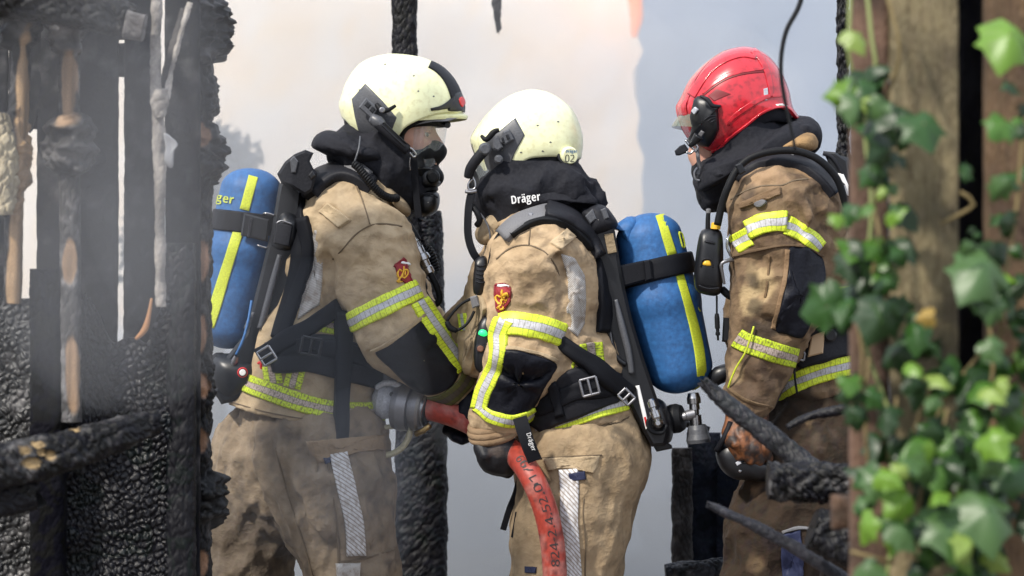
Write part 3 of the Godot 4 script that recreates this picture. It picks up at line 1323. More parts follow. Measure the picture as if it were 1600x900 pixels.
func build_setting() -> void:
	# ground: one sheet, gently uneven with ash near the shed
	var rows := []
	for i in 41:
		var row := PackedVector3Array()
		for j in 41:
			var x := (j - 20) * 0.05 * absf(j - 20) * 7.5
			var zz: float = (i - 20) * 0.05 * absf(i - 20) * 7.5
			row.append(Vector3(x, crumple.get_noise_2d(x * 0.3, zz * 0.3) * 0.03, zz))
		rows.append(row)
	var g := Geo.new()
	g.grid(rows, Vector3.UP)
	tag(put("ground", g, M.earth), "bare trodden earth with ash", "", "", "structure")

	# the house wall that shows through the smoke
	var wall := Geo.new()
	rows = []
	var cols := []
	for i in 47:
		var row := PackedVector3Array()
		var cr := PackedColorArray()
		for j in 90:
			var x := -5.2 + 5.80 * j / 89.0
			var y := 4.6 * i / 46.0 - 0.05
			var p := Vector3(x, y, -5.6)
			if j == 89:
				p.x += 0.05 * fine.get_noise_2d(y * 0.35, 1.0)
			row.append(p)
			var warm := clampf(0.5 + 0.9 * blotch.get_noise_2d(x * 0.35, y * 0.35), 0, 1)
			var low_haze := clampf((1.25 + 0.5 * blotch.get_noise_2d(x * 0.5, 3.0) + 0.25 * fine.get_noise_2d(x * 0.1, y * 0.1) - y) * 2.2, 0.0, 1.0)  # blue-grey smoke haze painted into the lower wall colour
			cr.append((Color(0.90, 0.76, 0.61).lerp(Color(0.90, 0.85, 0.78), warm).lerp(Color(0.86, 0.66, 0.42), clampf((blotch.get_noise_2d(x * 0.9 + 5.0, y * 0.9) - 0.2) * 2.0, 0, 0.4))).lerp(Color(0.40, 0.46, 0.54), low_haze))
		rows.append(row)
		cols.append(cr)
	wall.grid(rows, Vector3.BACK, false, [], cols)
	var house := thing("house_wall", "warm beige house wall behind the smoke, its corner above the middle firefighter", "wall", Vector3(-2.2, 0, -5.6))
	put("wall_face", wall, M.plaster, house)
	for e in [["wall_end", Vector3(0.92, 2.27, -6.2), Vector3(0.02, 4.6, 1.1)]]:
		var b := Geo.new()
		var q := []
		for i in 12:
			var row := PackedVector3Array()
			for j in 4:
				row.append(Vector3(0.59, 4.6 * i / 11.0 - 0.05, -5.63 - j * 0.5))
			q.append(row)
		b.grid(q, Vector3.RIGHT)
		put(e[0], b, M.plaster, house)

	# an added wall far behind on the right, hiding bright sky in the smoke
	var far := Geo.new()
	rows = []
	cols = []
	for i in 30:
		var row := PackedVector3Array()
		var cr := PackedColorArray()
		for j in 60:
			var x := -0.1 + 6.8 * j / 59.0
			var y := 5.2 * i / 29.0 - 0.05
			row.append(Vector3(x, y, -8.6 + (0.012 if j % 4 == 0 else 0.0)))
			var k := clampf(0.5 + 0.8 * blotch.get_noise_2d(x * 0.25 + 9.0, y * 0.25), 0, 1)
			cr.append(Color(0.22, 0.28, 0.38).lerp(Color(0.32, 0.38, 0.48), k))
		rows.append(row)
		cols.append(cr)
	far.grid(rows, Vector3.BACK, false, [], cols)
	tag(put("added_far_wall", far, M.plaster), "added blue-grey boarded wall far back, darkening the smoke behind the red helmet", "wall")

	# a rounded tree in the smoke at the left
	var tr := thing("smoky_tree", "dim grey-blue tree crown in the smoke above the left blue cylinder", "tree", Vector3(at(345, 450, -4.4).x, 0, -4.4))
	var rng := RandomNumberGenerator.new()
	rng.seed = 5
	var crown := Geo.new()
	var heart := at(325, 275, -4.4)
	for i in 2600:
		var d := Vector3(rng.randfn(), rng.randfn(), rng.randfn()).normalized()
		var p := heart + d * Vector3(0.22, 0.20, 0.25) * pow(rng.randf(), 0.4) * (1.0 + 0.3 * crumple.get_noise_3dv(d))
		if i > 1500:
			p = heart + Vector3(-0.06, -0.30, 0) + d * Vector3(0.34, 0.24, 0.3) * pow(rng.randf(), 0.4) * (1.0 + 0.3 * crumple.get_noise_3dv(d))
		var e := Vector3(rng.randfn(), rng.randfn(), rng.randfn()).normalized() * 0.05
		var f := Vector3(rng.randfn(), rng.randfn(), rng.randfn()).normalized() * 0.05
		crown.tri(p, p + e, p + f, (e.cross(f)).normalized() * (1.0 if e.cross(f).y >= 0 else -1.0), Color(0.02, 0.03, 0.035) * (0.6 + rng.randf()))
	put("crown", crown, M.leaf, tr)
	tube("trunk", tr, [330, 400, -4.4, 326, 330, -4.4, 325, 270, -4.4], [0.05, 0.035, 0.01], M.stem)
	tube("trunk", tr, [334, 950, -4.4, 332, 600, -4.4, 330, 390, -4.4], [0.08, 0.06, 0.05], M.stem)

	# flame at the wall corner
	var fl := Geo.new()
	rows = []
	var mids := PackedVector3Array()
	for i in 12:
		var row := PackedVector3Array()
		var k := i / 11.0
		var c := at(991 + 3.0 * sin(k * 5.0), 58 - 100 * k, -5.45)
		for j in 10:
			var an := TAU * j / 10
			row.append(c + Vector3(cos(an), 0, sin(an)) * Vector3(0.03, 1, 0.03) * (0.5 + sin(k * 2.9) * 0.6) * (1.0 + 0.3 * fine.get_noise_3d(an, k * 3.0, 0)))
		rows.append(row)
		mids.append(c)
	fl.grid(rows, mids, true)
	var flame := put("flame", fl, M.flame)
	tag(flame, "pale orange flame licking the top of the wall corner in the smoke", "flame")
	var glow := OmniLight3D.new()
	glow.name = "flame_light"
	glow.light_color = Color(1.0, 0.5, 0.2)
	glow.light_energy = 0.03
	glow.light_size = 0.05
	glow.omni_range = 8.0
	glow.omni_attenuation = 2.0
	glow.shadow_enabled = true
	add_child(glow)
	glow.position = at(992, 20, -5.15)

	# scrap hanging in the smoke at the top
	timber("hanging_scrap", self, [777, -40, -1.6, 776, 10, -1.6, 780, 48, -1.6], [9, 7, 3], 4, {"ragged": 20.0, "sides": 24, "tone": Color(0.05, 0.05, 0.055)})
	tag(get_node("hanging_scrap"), "thin grey charred lath hanging from above between the cream helmets", "lath")

	# the post behind the left firefighter
	var post := thing("charred_post", "black charred upright post behind the left cream helmet and below the hose", "post", at(655, 1194, -0.75))
	timber("post", post, [632, -500, -0.75, 634, 300, -0.75, 650, 560, -0.75], [19, 19, 20], 20, {"amp": 0.007, "seed": 2})
	timber("post", post, [655, 330, -0.8, 658, 620, -0.8, 658, 1200, -0.8], [34, 40, 41], 34, {"amp": 0.008, "seed": 3, "tone": Color(0.006, 0.007, 0.011)})

	build_shed()
	build_right()


func build_shed() -> void:
	var shed := thing("burnt_shed_wall", "burnt shed wall of sooty boards and scorched posts filling the left side", "wall", at(150, 1194, 0.9))
	var soot := {"amp": 0.003, "mat": "soot_board", "tone": Color(0.012, 0.012, 0.014), "sides": 40, "step": 0.012, "square": 8.0, "ash": 0.35}
	for e in [[-45, -300, 470, 56, 11], [88, -300, 560, 31, 12], [149, -300, 565, 34, 13], [221, -300, 570, 28, 14], [284, -300, 1240, 27, 15], [40, -300, 200, 26, 16]]:
		var o := soot.duplicate()
		o.seed = e[4]
		o.ragged = 14.0 if e[2] < 600 else 0.0
		timber("board", shed, [e[0], e[1], 0.82, e[0] + 2, (e[1] + e[2]) / 2.0, 0.82, e[0], e[2], 0.82], e[3], 8, o)
	var short := soot.duplicate()
	timber("board", shed, [189, -50, 0.79, 189, 62, 0.79], 12, 6, short)
	timber("board", shed, [189, 68, 0.79, 189, 120, 0.79], 12, 6, short)
	# scorched posts in front of the boards
	var p1 := timber("post", shed, [34, -300, 1.0, 32, 120, 1.0, 24, 300, 1.0, 20, 475, 1.0], [15, 13, 14, 13], 16, {"amp": 0.004, "bulges": [[28, 15, 50, 62, 20], [8, 255, 38, 82, 16]], "bare": [[36, 165, 12, 125], [28, 350, 15, 135], [22, 440, 14, 70]], "wood": Color(0.55, 0.36, 0.19), "seed": 21, "ash": 0.6})
	p1.set_meta("label", "pale scorched post with a burnt knot")
	var knot := timber("burnt_knot", shed, [4, 180, 1.04, 2, 250, 1.05, 6, 335, 1.04], [12, 24, 20, 14], 20, {"amp": 0.014, "tone": Color(0.34, 0.29, 0.19), "seed": 25, "freq": 0.8, "mat": "wood", "square": 2.2})  # pale tone paints the sunlight on this knot into its colour
	knot.set_meta("label", "burnt knot with sunlit paleness painted into its tone")
	timber("post", shed, [106, -300, 0.98, 108, 150, 0.98, 110, 400, 0.98, 112, 660, 0.98], [15, 15, 15, 14], 15, {"amp": 0.004, "bulges": [[98, 40, 34, 42, 18], [112, 225, 40, 50, 26]], "bare": [[110, 120, 14, 46], [112, 590, 14, 70], [110, 410, 13, 40], [108, 150, 12, 50]], "wood": Color(0.55, 0.36, 0.21), "tone": Color(0.05, 0.048, 0.046), "seed": 22, "ash": 1.2})
	timber("post", shed, [76, 420, 0.95, 76, 660, 0.95, 76, 1240, 0.95], 27, 22, {"amp": 0.004, "tone": Color(0.004, 0.004, 0.006), "seed": 23, "mat": "soot_board"})
	timber("post", shed, [283, 380, 0.88, 283, 700, 0.88, 282, 1240, 0.88], 22, 18, {"amp": 0.005, "tone": Color(0.004, 0.005, 0.008), "seed": 24})
	# scorched sheets below
	charred_sheet("charred_sheet", shed, -70, 466, 56, 1200, 0.86, 0.009, Color(0.02, 0.02, 0.02), null, 0.8, 0.8)
	var edge := func(x: float) -> float:
		var left := 445.0 + 10.0 * fine.get_noise_2d(x * 0.02, 1.0) + absf(x - 110) * 0.8
		var arch := 545.0 - 18.0 * sin(clampf((x - 170) / 65.0, 0, 1) * PI)
		var right := lerpf(540.0, 452.0, clampf((x - 225) / 40.0, 0, 1))
		return lerpf(lerpf(left, arch, smoothstep(140.0, 185.0, x)), right, smoothstep(218.0, 240.0, x))
	charred_sheet("charred_sheet", shed, 98, 440, 268, 1200, 0.90, 0.013, Color(0.005, 0.006, 0.010), edge, 0.8, 0.0)
	tube("burnt_edge", shed, [212, 530, 0.93, 226, 515, 0.93, 233, 490, 0.93, 237, 466, 0.93], [0.004, 0.008, 0.005, 0.003], mat("ember_wood", lin(0.36, 0.18, 0.08), 0.8, 10.0))

	# the corner post that the first firefighter stands behind
	var corner := timber("corner_post", self, [316, -420, 0.62, 316, 200, 0.62, 315, 560, 0.62, 314, 1240, 0.62], [18, 15, 14, 15], 20, {"amp": 0.010, "seed": 31, "ash": 0.35, "tone": Color(0.018, 0.018, 0.019),
		"bulges": [[322, 45, 46, 50, 32], [330, 150, 20, 34, 10], [327, 242, 34, 42, 22], [322, 780, 36, 42, 24], [322, 600, 20, 40, 4]],
		"bare": [[315, 212, 9, 20], [317, 405, 11, 34], [315, 520, 10, 30], [314, 602, 13, 22], [314, 690, 14, 22], [315, 880, 14, 24]], "wood": Color(0.50, 0.28, 0.16)})
	tag(corner, "charred corner post with burnt knobs and pale spots beside the left firefighter", "post")

	# roof beam at the top left
	timber("roof_beam", self, [-60, -22, 1.15, 80, 0, 1.15, 205, 34, 1.12], [40, 36, 26], 30, {"amp": 0.010, "seed": 41, "ash": 0.3, "ragged": 12.0, "tone": Color(0.007, 0.007, 0.008)})
	tag(get_node("roof_beam"), "black burnt roof beam sloping across the top left corner", "beam")
	var cap := timber("beam_end", self, [196, 38, 1.19, 226, 44, 1.19], [22, 20], 14, {"amp": 0.004, "seed": 42, "tone": Color(0.18, 0.17, 0.16), "ash": 0.6, "mat": "wood"})
	tag(cap, "grey weathered stub of timber under the end of the roof beam", "timber stub")

	# the pale pole with a branch
	var pole := thing("pale_pole", "thin pale weathered pole with a side branch in front of the sooty boards", "pole", at(250, 470, 1.05))
	timber("pole", pole, [247, -50, 1.05, 243, 80, 1.05, 245, 150, 1.05, 249, 260, 1.05, 251, 480, 1.05], [9, 8, 10, 8, 7], 8, {"amp": 0.004, "sides": 30, "tone": Color(0.34, 0.31, 0.27), "ash": 0.5, "mat": "wood", "square": 2.2, "seed": 51})
	timber("branch", pole, [258, 165, 1.06, 268, 110, 1.06, 282, 55, 1.06, 297, 4, 1.06], [5, 4, 4, 5], 4, {"amp": 0.004, "sides": 22, "tone": Color(0.5, 0.46, 0.40), "mat": "wood", "square": 2.2, "seed": 52})
	timber("branch", pole, [254, 160, 1.05, 262, 110, 1.05, 276, 60, 1.05, 288, 14, 1.05], [7, 8, 7, 6], 6, {"amp": 0.003, "sides": 22, "tone": Color(0.06, 0.055, 0.05), "mat": "wood", "square": 2.2, "seed": 53})
	timber("cleft", pole, [252, 138, 1.07, 250, 160, 1.07, 248, 185, 1.07], [9, 15, 7], 8, {"amp": 0.006, "sides": 26, "tone": Color(0.36, 0.33, 0.29), "mat": "wood", "square": 2.2, "seed": 54})
	var film := pillow("torn_film", pole, [256, 210, 262, 208, 270, 216, 278, 226, 273, 236, 272, 256, 264, 262, 256, 254, 258, 236], 1.08, 0.012, M.white_metal if false else mat("scorched_film", lin(0.25, 0.25, 0.26), 0.2, 20.0), true, 2.0, 0.02)
	film.set_meta("label", "torn scorched plastic film")

	# the fallen beam
	var beam := thing("fallen_beam", "charred fallen beam jutting across the scorched sheet at lower left", "beam", at(100, 760, 1.3))
	timber("beam", beam, [-60, 742, 1.45, 60, 716, 1.38, 150, 690, 1.3, 228, 664, 1.2], [36, 34, 27, 16], 42, {"amp": 0.012, "seed": 61, "ash": 0.5, "bare": [[38, 704, 11, 7], [60, 693, 12, 6], [50, 724, 16, 9], [80, 712, 8, 9], [66, 706, 6, 6], [112, 668, 12, 4]], "wood": Color(0.6, 0.42, 0.2), "ragged": 16.0})
	timber("beam", beam, [-50, 790, 1.4, 60, 768, 1.36], [30, 24], 36, {"amp": 0.01, "seed": 62, "ragged": 14.0})


# ---------------------------------------------------------------- the right side
func ivy_leaf(lobes: float, fold: float, sd: int) -> ArrayMesh:
	# five-pointed ivy leaf about one unit across, stalk at the origin, tip towards +y, veins sunk a little
	var half := [[0.0, 0.0], [0.16, -0.10], [0.40, -0.02], [0.52, 0.16], [0.43, 0.28], [0.43, 0.42], [0.52, 0.60], [0.36, 0.64], [0.20, 0.82], [0.0, 1.05]]
	var rng := RandomNumberGenerator.new()
	rng.seed = sd
	var rows := []
	var uvs := []
	var rim := PackedVector2Array()
	for e in half:
		rim.append(Vector2(e[0] * lobes, e[1]))
	for i in range(half.size() - 2, 0, -1):
		rim.append(Vector2(-half[i][0] * lobes * rng.randf_range(0.85, 1.1), half[i][1] * rng.randf_range(0.92, 1.06)))
	for k in [0.05, 0.3, 0.65, 1.0]:
		var row := PackedVector3Array()
		for q in rim:
			var w := Vector2(0, 0.34).lerp(q, k)
			var zz: float = -absf(w.x) * fold + 0.16 * (1.0 - k * k) - 0.14 * (w.y - 0.3) * (w.y - 0.3) + 0.07 * sin(w.x * 9.0 + w.y * 4.0 + sd) * k
			row.append(Vector3(w.x, w.y, zz))
		rows.append(row)
	var g := Geo.new()
	var cols := []
	for i in rows.size():
		var cr := PackedColorArray()
		for j in rim.size():
			var tip := j in [3, 6, 9, 12, 15]
			var vein := 1.25 if i == 0 else (1.25 if tip and i == 1 else 0.95 + 0.25 * rng.randf()) if i < 2 else 0.8 + 0.35 * rng.randf()
			cr.append(Color(vein, vein, vein * 0.9))
		cols.append(cr)
	g.grid(rows, Vector3.BACK, true, [], cols)
	return g.mesh()


func build_right() -> void:
	# a charred post behind the fence
	var p := timber("charred_stud", self, [1318, -420, -0.5, 1318, 200, -0.5, 1320, 1200, -0.5], 9, 14, {"amp": 0.012, "seed": 71})
	tag(p, "narrow black charred stud just left of the ivy fence", "stud")

	# planks of the fence
	var fence := thing("plank_fence", "old wooden plank fence overgrown with ivy at the right edge", "fence", at(1460, 1150, 2.5))
	var tones := [Color(0.105, 0.062, 0.042), Color(0.165, 0.135, 0.075), Color(0.115, 0.07, 0.036)]
	var spans := [[1327, 1386, 2.48], [1389, 1495, 2.5], [1537, 1650, 2.5], [1655, 1770, 2.5], [1776, 1900, 2.49]]
	for i in 5:
		var e: Array = spans[i]
		var mid: float = (e[0] + e[1]) / 2.0
		var k: float = (EYE.z - e[2]) / EYE.z
		timber("plank", fence, [mid, -200, e[2], mid + 1, 400, e[2], mid, 1500, e[2]], (e[1] - e[0]) / 2.0, 11, {"amp": 0.0016, "sides": 48, "step": 0.012, "square": 9.0, "tone": tones[i % 3], "mat": "fence_wood", "seed": 80 + i, "freq": 0.5})
	timber("dark_stud", fence, [1517, -200, 2.38, 1517, 1500, 2.38], 26, 14, {"amp": 0.003, "tone": Color(0.012, 0.012, 0.015), "mat": "soot_board", "seed": 84, "step": 0.02})
	timber("rail", fence, [1300, 800, 2.36, 1460, 800, 2.36, 1910, 802, 2.36], 26, 16, {"amp": 0.003, "tone": Color(0.09, 0.05, 0.03), "mat": "fence_wood", "seed": 85, "step": 0.02})

	# ivy: stems, then every leaf a piece of its own
	var ivy := thing("ivy_plant", "glossy green ivy climbing over the plank fence", "ivy", at(1450, 1100, 2.62))
	for e in [[1352, -40, 2.6, 1362, 60, 2.62, 1368, 110, 2.62, 1352, 200, 2.6, 1362, 330, 2.61, 1350, 520, 2.6, 1400, 700, 2.62, 1380, 960, 2.6], [1330, -40, 2.6, 1327, 50, 2.62, 1328, 95, 2.61, 1340, 140, 2.6], [1378, -30, 2.6, 1404, 60, 2.63, 1400, 112, 2.61, 1370, 180, 2.6],
		[1600, 180, 2.62, 1588, 330, 2.63, 1570, 440, 2.64, 1558, 560, 2.62, 1530, 700, 2.62, 1545, 980, 2.6], [1420, 980, 2.6, 1440, 760, 2.62, 1470, 640, 2.63, 1552, 530, 2.63, 1604, 500, 2.6], [1420, 560, 2.6, 1452, 610, 2.62, 1440, 640, 2.62, 1420, 700, 2.6],
		[1500, 300, 2.62, 1522, 320, 2.62, 1470, 350, 2.6], [1358, 560, 2.63, 1352, 640, 2.64, 1356, 720, 2.63], [1402, 620, 2.64, 1396, 700, 2.65, 1404, 800, 2.64], [1540, 470, 2.66, 1552, 560, 2.67, 1546, 620, 2.66], [1480, 640, 2.66, 1470, 720, 2.68, 1488, 800, 2.66], [1366, 320, 2.64, 1374, 380, 2.66, 1362, 430, 2.65], [1340, 500, 2.66, 1348, 560, 2.66, 1342, 610, 2.64], [1395, 880, 2.64, 1360, 870, 2.66, 1330, 862, 2.64]]:
		tube("stem", ivy, e, 0.0035, M.stem if e[1] > -35 else M.green_stem, 7, 0.02)
	var shapes := [ivy_leaf(1.0, 0.25, 1), ivy_leaf(0.85, 0.45, 2), ivy_leaf(1.1, 0.1, 3), ivy_leaf(0.95, 0.35, 4), ivy_leaf(0.8, 0.6, 5), ivy_leaf(1.15, -0.2, 6), ivy_leaf(0.9, 0.2, 7), ivy_leaf(1.05, 0.5, 8)]
	var greens := []
	for c in [Color(0.010, 0.036, 0.006), Color(0.018, 0.066, 0.008), Color(0.045, 0.125, 0.010), Color(0.11, 0.22, 0.018), Color(0.05, 0.11, 0.03), Color(0.18, 0.26, 0.05), Color(0.30, 0.20, 0.05)]:
		var m: StandardMaterial3D = M.leaf.duplicate()
		m.resource_name = "ivy_leaf"
		m.albedo_color = c.linear_to_srgb()
		greens.append(m)
	var rng := RandomNumberGenerator.new()
	rng.seed = 11
	# beds of leaves: centre, half extents, how many, size
	var beds := [[1352, 150, 30, 40, 9, 58], [1378, 215, 40, 50, 15, 60], [1385, 300, 40, 60, 13, 56], [1372, 380, 44, 60, 16, 58], [1362, 470, 46, 50, 15, 76], [1425, 500, 40, 40, 5, 56], [1345, 640, 22, 40, 8, 56], [1430, 600, 40, 50, 6, 54], [1420, 710, 55, 60, 26, 58], [1510, 650, 70, 80, 30, 62],
		[1565, 560, 45, 110, 24, 62], [1578, 440, 30, 50, 8, 62], [1480, 780, 100, 70, 38, 58], [1550, 800, 60, 90, 26, 66], [1450, 870, 100, 50, 30, 60], [1375, 810, 30, 60, 8, 38], [1585, 230, 20, 80, 5, 42], [1580, 330, 22, 40, 5, 44], [1515, 350, 16, 60, 4, 34]]
	var n := 0
	for b in beds:
		for i in b[4]:
			if n >= 298:
				break
			n += 1
			var o := MeshInstance3D.new()
			o.name = numbered("leaf", ivy)
			o.mesh = shapes[rng.randi() % 8]
			var dark := rng.randf()
			var tone := 0 if dark < 0.42 else 1 if dark < 0.70 else 2 if dark < 0.84 else 3 if dark < 0.91 else 4 if dark < 0.96 else 5 if dark < 0.985 else 6
			var z := rng.randf_range(2.56, 2.74) + (0.1 if tone > 2 else 0.0)
			o.material_override = greens[tone]
			ivy.add_child(o, true)
			var s: float = b[5] / 600.0 * (EYE.z - z) / EYE.z * (0.34 + 0.66 * pow(rng.randf(), 0.9))
			var t := Basis(Vector3.BACK, PI + rng.randfn() * 0.8)
			t = Basis(Vector3.RIGHT, rng.randfn() * 0.45 - 0.45) * Basis(Vector3.UP, rng.randfn() * 0.5) * t
			o.transform = Transform3D(t.scaled(Vector3.ONE * s), at(b[0] + b[2] * rng.randf_range(-1, 1), b[1] - 20 + b[3] * rng.randf_range(-1, 1), z) - ivy.position)
	# a few large single leaves that stand out
	for e in [[1578, 40, 92, 3, 2.9], [1326, 50, 44, 5, 3.7], [1545, 405, 96, 4, 2.6], [1530, 775, 100, 4, 3.3], [1432, 180, 70, 1, 3.4], [1480, 800, 90, 4, 3.2], [1308, 336, 26, 3, 3.1], [1575, 190, 50, 2, 2.4]]:
		var o := MeshInstance3D.new()
		o.name = numbered("leaf", ivy)
		o.mesh = shapes[int(e[2]) % 4]
		o.material_override = greens[e[3]]
		ivy.add_child(o, true)
		var t := Basis(Vector3.RIGHT, -0.6) * Basis(Vector3.UP, 0.2) * Basis(Vector3.BACK, e[4])
		o.transform = Transform3D(t.scaled(Vector3.ONE * e[2] / 600.0 * 0.62), at(e[0], e[1], 2.78) - ivy.position)

	# charred branches and lumps in front of the third firefighter
	tag(timber("charred_branch", self, [1098, 596, 1.1, 1150, 642, 1.12, 1215, 690, 1.15, 1280, 738, 1.2, 1345, 742, 1.25], [9, 15, 17, 17, 12], 12, {"amp": 0.006, "sides": 48, "seed": 91, "square": 2.4, "ragged": 10.0, "tone": Color(0.018, 0.019, 0.023)}), "thick charred branch crossing in front of the orange-brown glove", "branch")
	tag(timber("charred_stick", self, [1104, 788, 1.3, 1180, 822, 1.3, 1260, 866, 1.3, 1345, 922, 1.3], [5, 9, 10, 10], 9, {"amp": 0.004, "sides": 30, "seed": 92, "square": 2.2, "ragged": 8.0, "tone": Color(0.03, 0.031, 0.038)}), "thin straight charred stick sloping down across the lower right", "stick")
	tag(timber("charred_block", self, [1200, 752, 1.35, 1262, 754, 1.35, 1330, 750, 1.35], [26, 30, 26], 26, {"amp": 0.014, "seed": 93, "ash": 0.6, "square": 2.6}), "charred block of timber with a brown scar below the thick branch", "timber block")
	tag(timber("burnt_stump", self, [1268, 824, 1.4, 1300, 836, 1.4, 1340, 850, 1.4], [26, 38, 40], 30, {"amp": 0.012, "seed": 94, "tone": Color(0.012, 0.012, 0.014)}), "rounded black lump of burnt wood beside the fence foot", "burnt wood")
	tag(timber("charred_twig", self, [1230, 668, 1.2, 1262, 652, 1.2, 1310, 641, 1.22, 1350, 634, 1.22], [4, 6, 9, 10], 8, {"amp": 0.004, "sides": 28, "seed": 95, "square": 2.2}), "short charred twig across the belt of the red-helmeted firefighter", "twig")

	# hanging wire near the camera
	tag(tube("hanging_wire", self, [1262, -60, 1.6, 1250, 5, 1.6, 1228, 50, 1.6, 1220, 100, 1.6, 1225, 150, 1.6, 1236, 200, 1.6, 1243, 236, 1.6], [0.0058, 0.005, 0.0042, 0.003], M.rubber, 8), "black wire hanging down over the red helmet", "wire")

	# burnt boards behind, between the blue cylinder and the third firefighter
	var pile := thing("burnt_board_pile", "dark burnt boards standing behind the legs of the red-helmeted firefighter", "boards", at(1120, 1190, -0.7))
	timber("board", pile, [1066, 700, -0.66, 1066, 900, -0.66, 1066, 1230, -0.66], 16, 10, {"amp": 0.005, "seed": 101, "tone": Color(0.022, 0.02, 0.02), "ash": 0.4})
	timber("board", pile, [1100, 676, -0.72, 1100, 900, -0.72, 1100, 1230, -0.72], 26, 8, {"amp": 0.004, "seed": 102, "tone": Color(0.014, 0.018, 0.028), "mat": "soot_board"})
	timber("board", pile, [1148, 690, -0.70, 1148, 900, -0.70, 1148, 1230, -0.70], 28, 8, {"amp": 0.004, "seed": 103, "tone": Color(0.012, 0.016, 0.026), "mat": "soot_board"})
	timber("board", pile, [1196, 700, -0.72, 1196, 900, -0.72, 1196, 1230, -0.72], 26, 8, {"amp": 0.004, "seed": 104, "tone": Color(0.012, 0.014, 0.02), "mat": "soot_board"})
	timber("twig", pile, [1056, 660, -0.6, 1080, 664, -0.6, 1108, 672, -0.6], [3, 5, 6], 5, {"amp": 0.004, "sides": 20, "seed": 105})
	tag(timber("charred_sill", self, [1040, 900, -0.3, 1130, 892, -0.3, 1230, 900, -0.3], [16, 20, 16], 20, {"amp": 0.012, "seed": 106, "ash": 0.7, "tone": Color(0.04, 0.045, 0.055)}), "charred sill lying at the foot of the burnt boards", "sill")


func smoke_bank(c: Vector3, size: Vector3, dens: float, col: Color, box := false) -> void:
	var o := FogVolume.new()
	o.name = numbered("smoke", self)
	o.shape = RenderingServer.FOG_VOLUME_SHAPE_BOX if box else RenderingServer.FOG_VOLUME_SHAPE_ELLIPSOID
	o.size = size
	var m := FogMaterial.new()
	m.density = dens
	m.albedo = col
	o.material = m
	add_child(o, true)
	o.position = c
	tag(o, "pale drifting smoke round the firefighters", "smoke", "banks of drifting smoke", "stuff")


# ---------------------------------------------------------------- people
func cloth(base: Color, dirt: float, spots: Array = [], dark := Color(0.05, 0.04, 0.033)) -> Variant:
	return func(p: Vector3) -> Color:
		var c := base * (1.0 + 0.10 * blotch.get_noise_3dv(p * 2.6) + 0.10 * fine.get_noise_3dv(p * 1.3))
		c = c.lerp(dark, clampf((blotch.get_noise_3dv(p * 2.0 + Vector3(4, 2, 7)) + 0.4 * fine.get_noise_3dv(p * 1.7) - 0.08) * dirt, 0.0, 0.7))
		for s in spots:
			var e: float = p.distance_to(s[0]) / s[1] + 0.45 * blotch.get_noise_3dv(p * 2.2) + 0.2 * fine.get_noise_3dv(p)
			c = c.lerp(s[3] if s.size() > 3 else dark, clampf((1.0 - e) * 2.4, 0.0, 1.0) * s[2])
		return c


func limb(fields: Array, z0: float, e: Array) -> void:
	for f in fields:
		f.bone(at(e[0], e[1], z0 + e[2]), at(e[3], e[4], z0 + e[5]), e[6] / 600.0, e[7] / 600.0, e[8], e[9], e[10] if e.size() > 10 else 0.03, e[11] if e.size() > 11 else 1.0)


func fold(fields: Array, z: float, line: Array, r: float, deep: float) -> void:   # a crease in the cloth facing the near side
	var p := pairs(line)
	for i in p.size() - 1:
		for f in fields:
			f.crease(at(p[i].x, p[i].y, z), at(p[i + 1].x, p[i + 1].y, z), r / 600.0, deep / 600.0)


func shut(f: Field, x: float, y: float, z: float, n: Vector3) -> void:   # cuts a field off flat at a hem
	f.cut_p.append(at(x, y, z))
	f.cut_n.append(n.normalized())


func rumple(f: Field, amp: float, stretch := Vector3(1.0, 0.8, 1.0)) -> void:
	f.noise = creasing
	f.amp = amp
	f.stretch = stretch

var creasing: FastNoiseLite


func boot(called: String, who: Node, x: float, z: float, toe: float) -> void:
	var f := Field.new()
	var a := at(x, 1110, z)
	f.bone(Vector3(a.x, 0.30, z), Vector3(a.x, 0.09, z), 0.058, 0.055)
	f.bone(Vector3(a.x - toe * 0.03, 0.05, z), Vector3(a.x + toe * 0.16, 0.045, z), 0.05, 0.045, 1.0, 1.0, 0.04)
	f.cut_p.append(Vector3(0, 0.004, 0))
	f.cut_n.append(Vector3.DOWN)
	put(called, f.surface(0.014), M.rubber, who)


func fist(called: String, who: Node, joints: Array, mat_: Material, h: float, paint: Variant = null, k := 0.012) -> MeshInstance3D:
	var f := Field.new()
	for e in joints:
		f.bone(e[0], e[1], e[2], e[3], e[4] if e.size() > 4 else 1.0, e[4] if e.size() > 4 else 1.0, e[5] if e.size() > 5 else k)
	f.noise = fine
	f.amp = 0.0018
	return put(called, f.surface(h, paint), mat_, who)


func buckle(called: String, parent: Node, x: float, y: float, w: float, h: float, turn: float, z: float, m: Material) -> void:
	var g := Geo.new()
	var q := PackedVector3Array()
	for e in [[-1, -1], [1, -1], [1, 1], [-1, 1], [-1, -1]]:
		var v := Vector2(e[0] * w / 2, e[1] * h / 2).rotated(turn)
		q.append(at(x + v.x, y + v.y, z))
	for i in 4:
		tube_into(g, PackedVector3Array([q[i], q[i + 1]]), 0.0035, 7)
	tube_into(g, PackedVector3Array([(q[0] + q[1]) / 2, (q[2] + q[3]) / 2]), 0.0035, 7)
	put(called, g, m, parent)


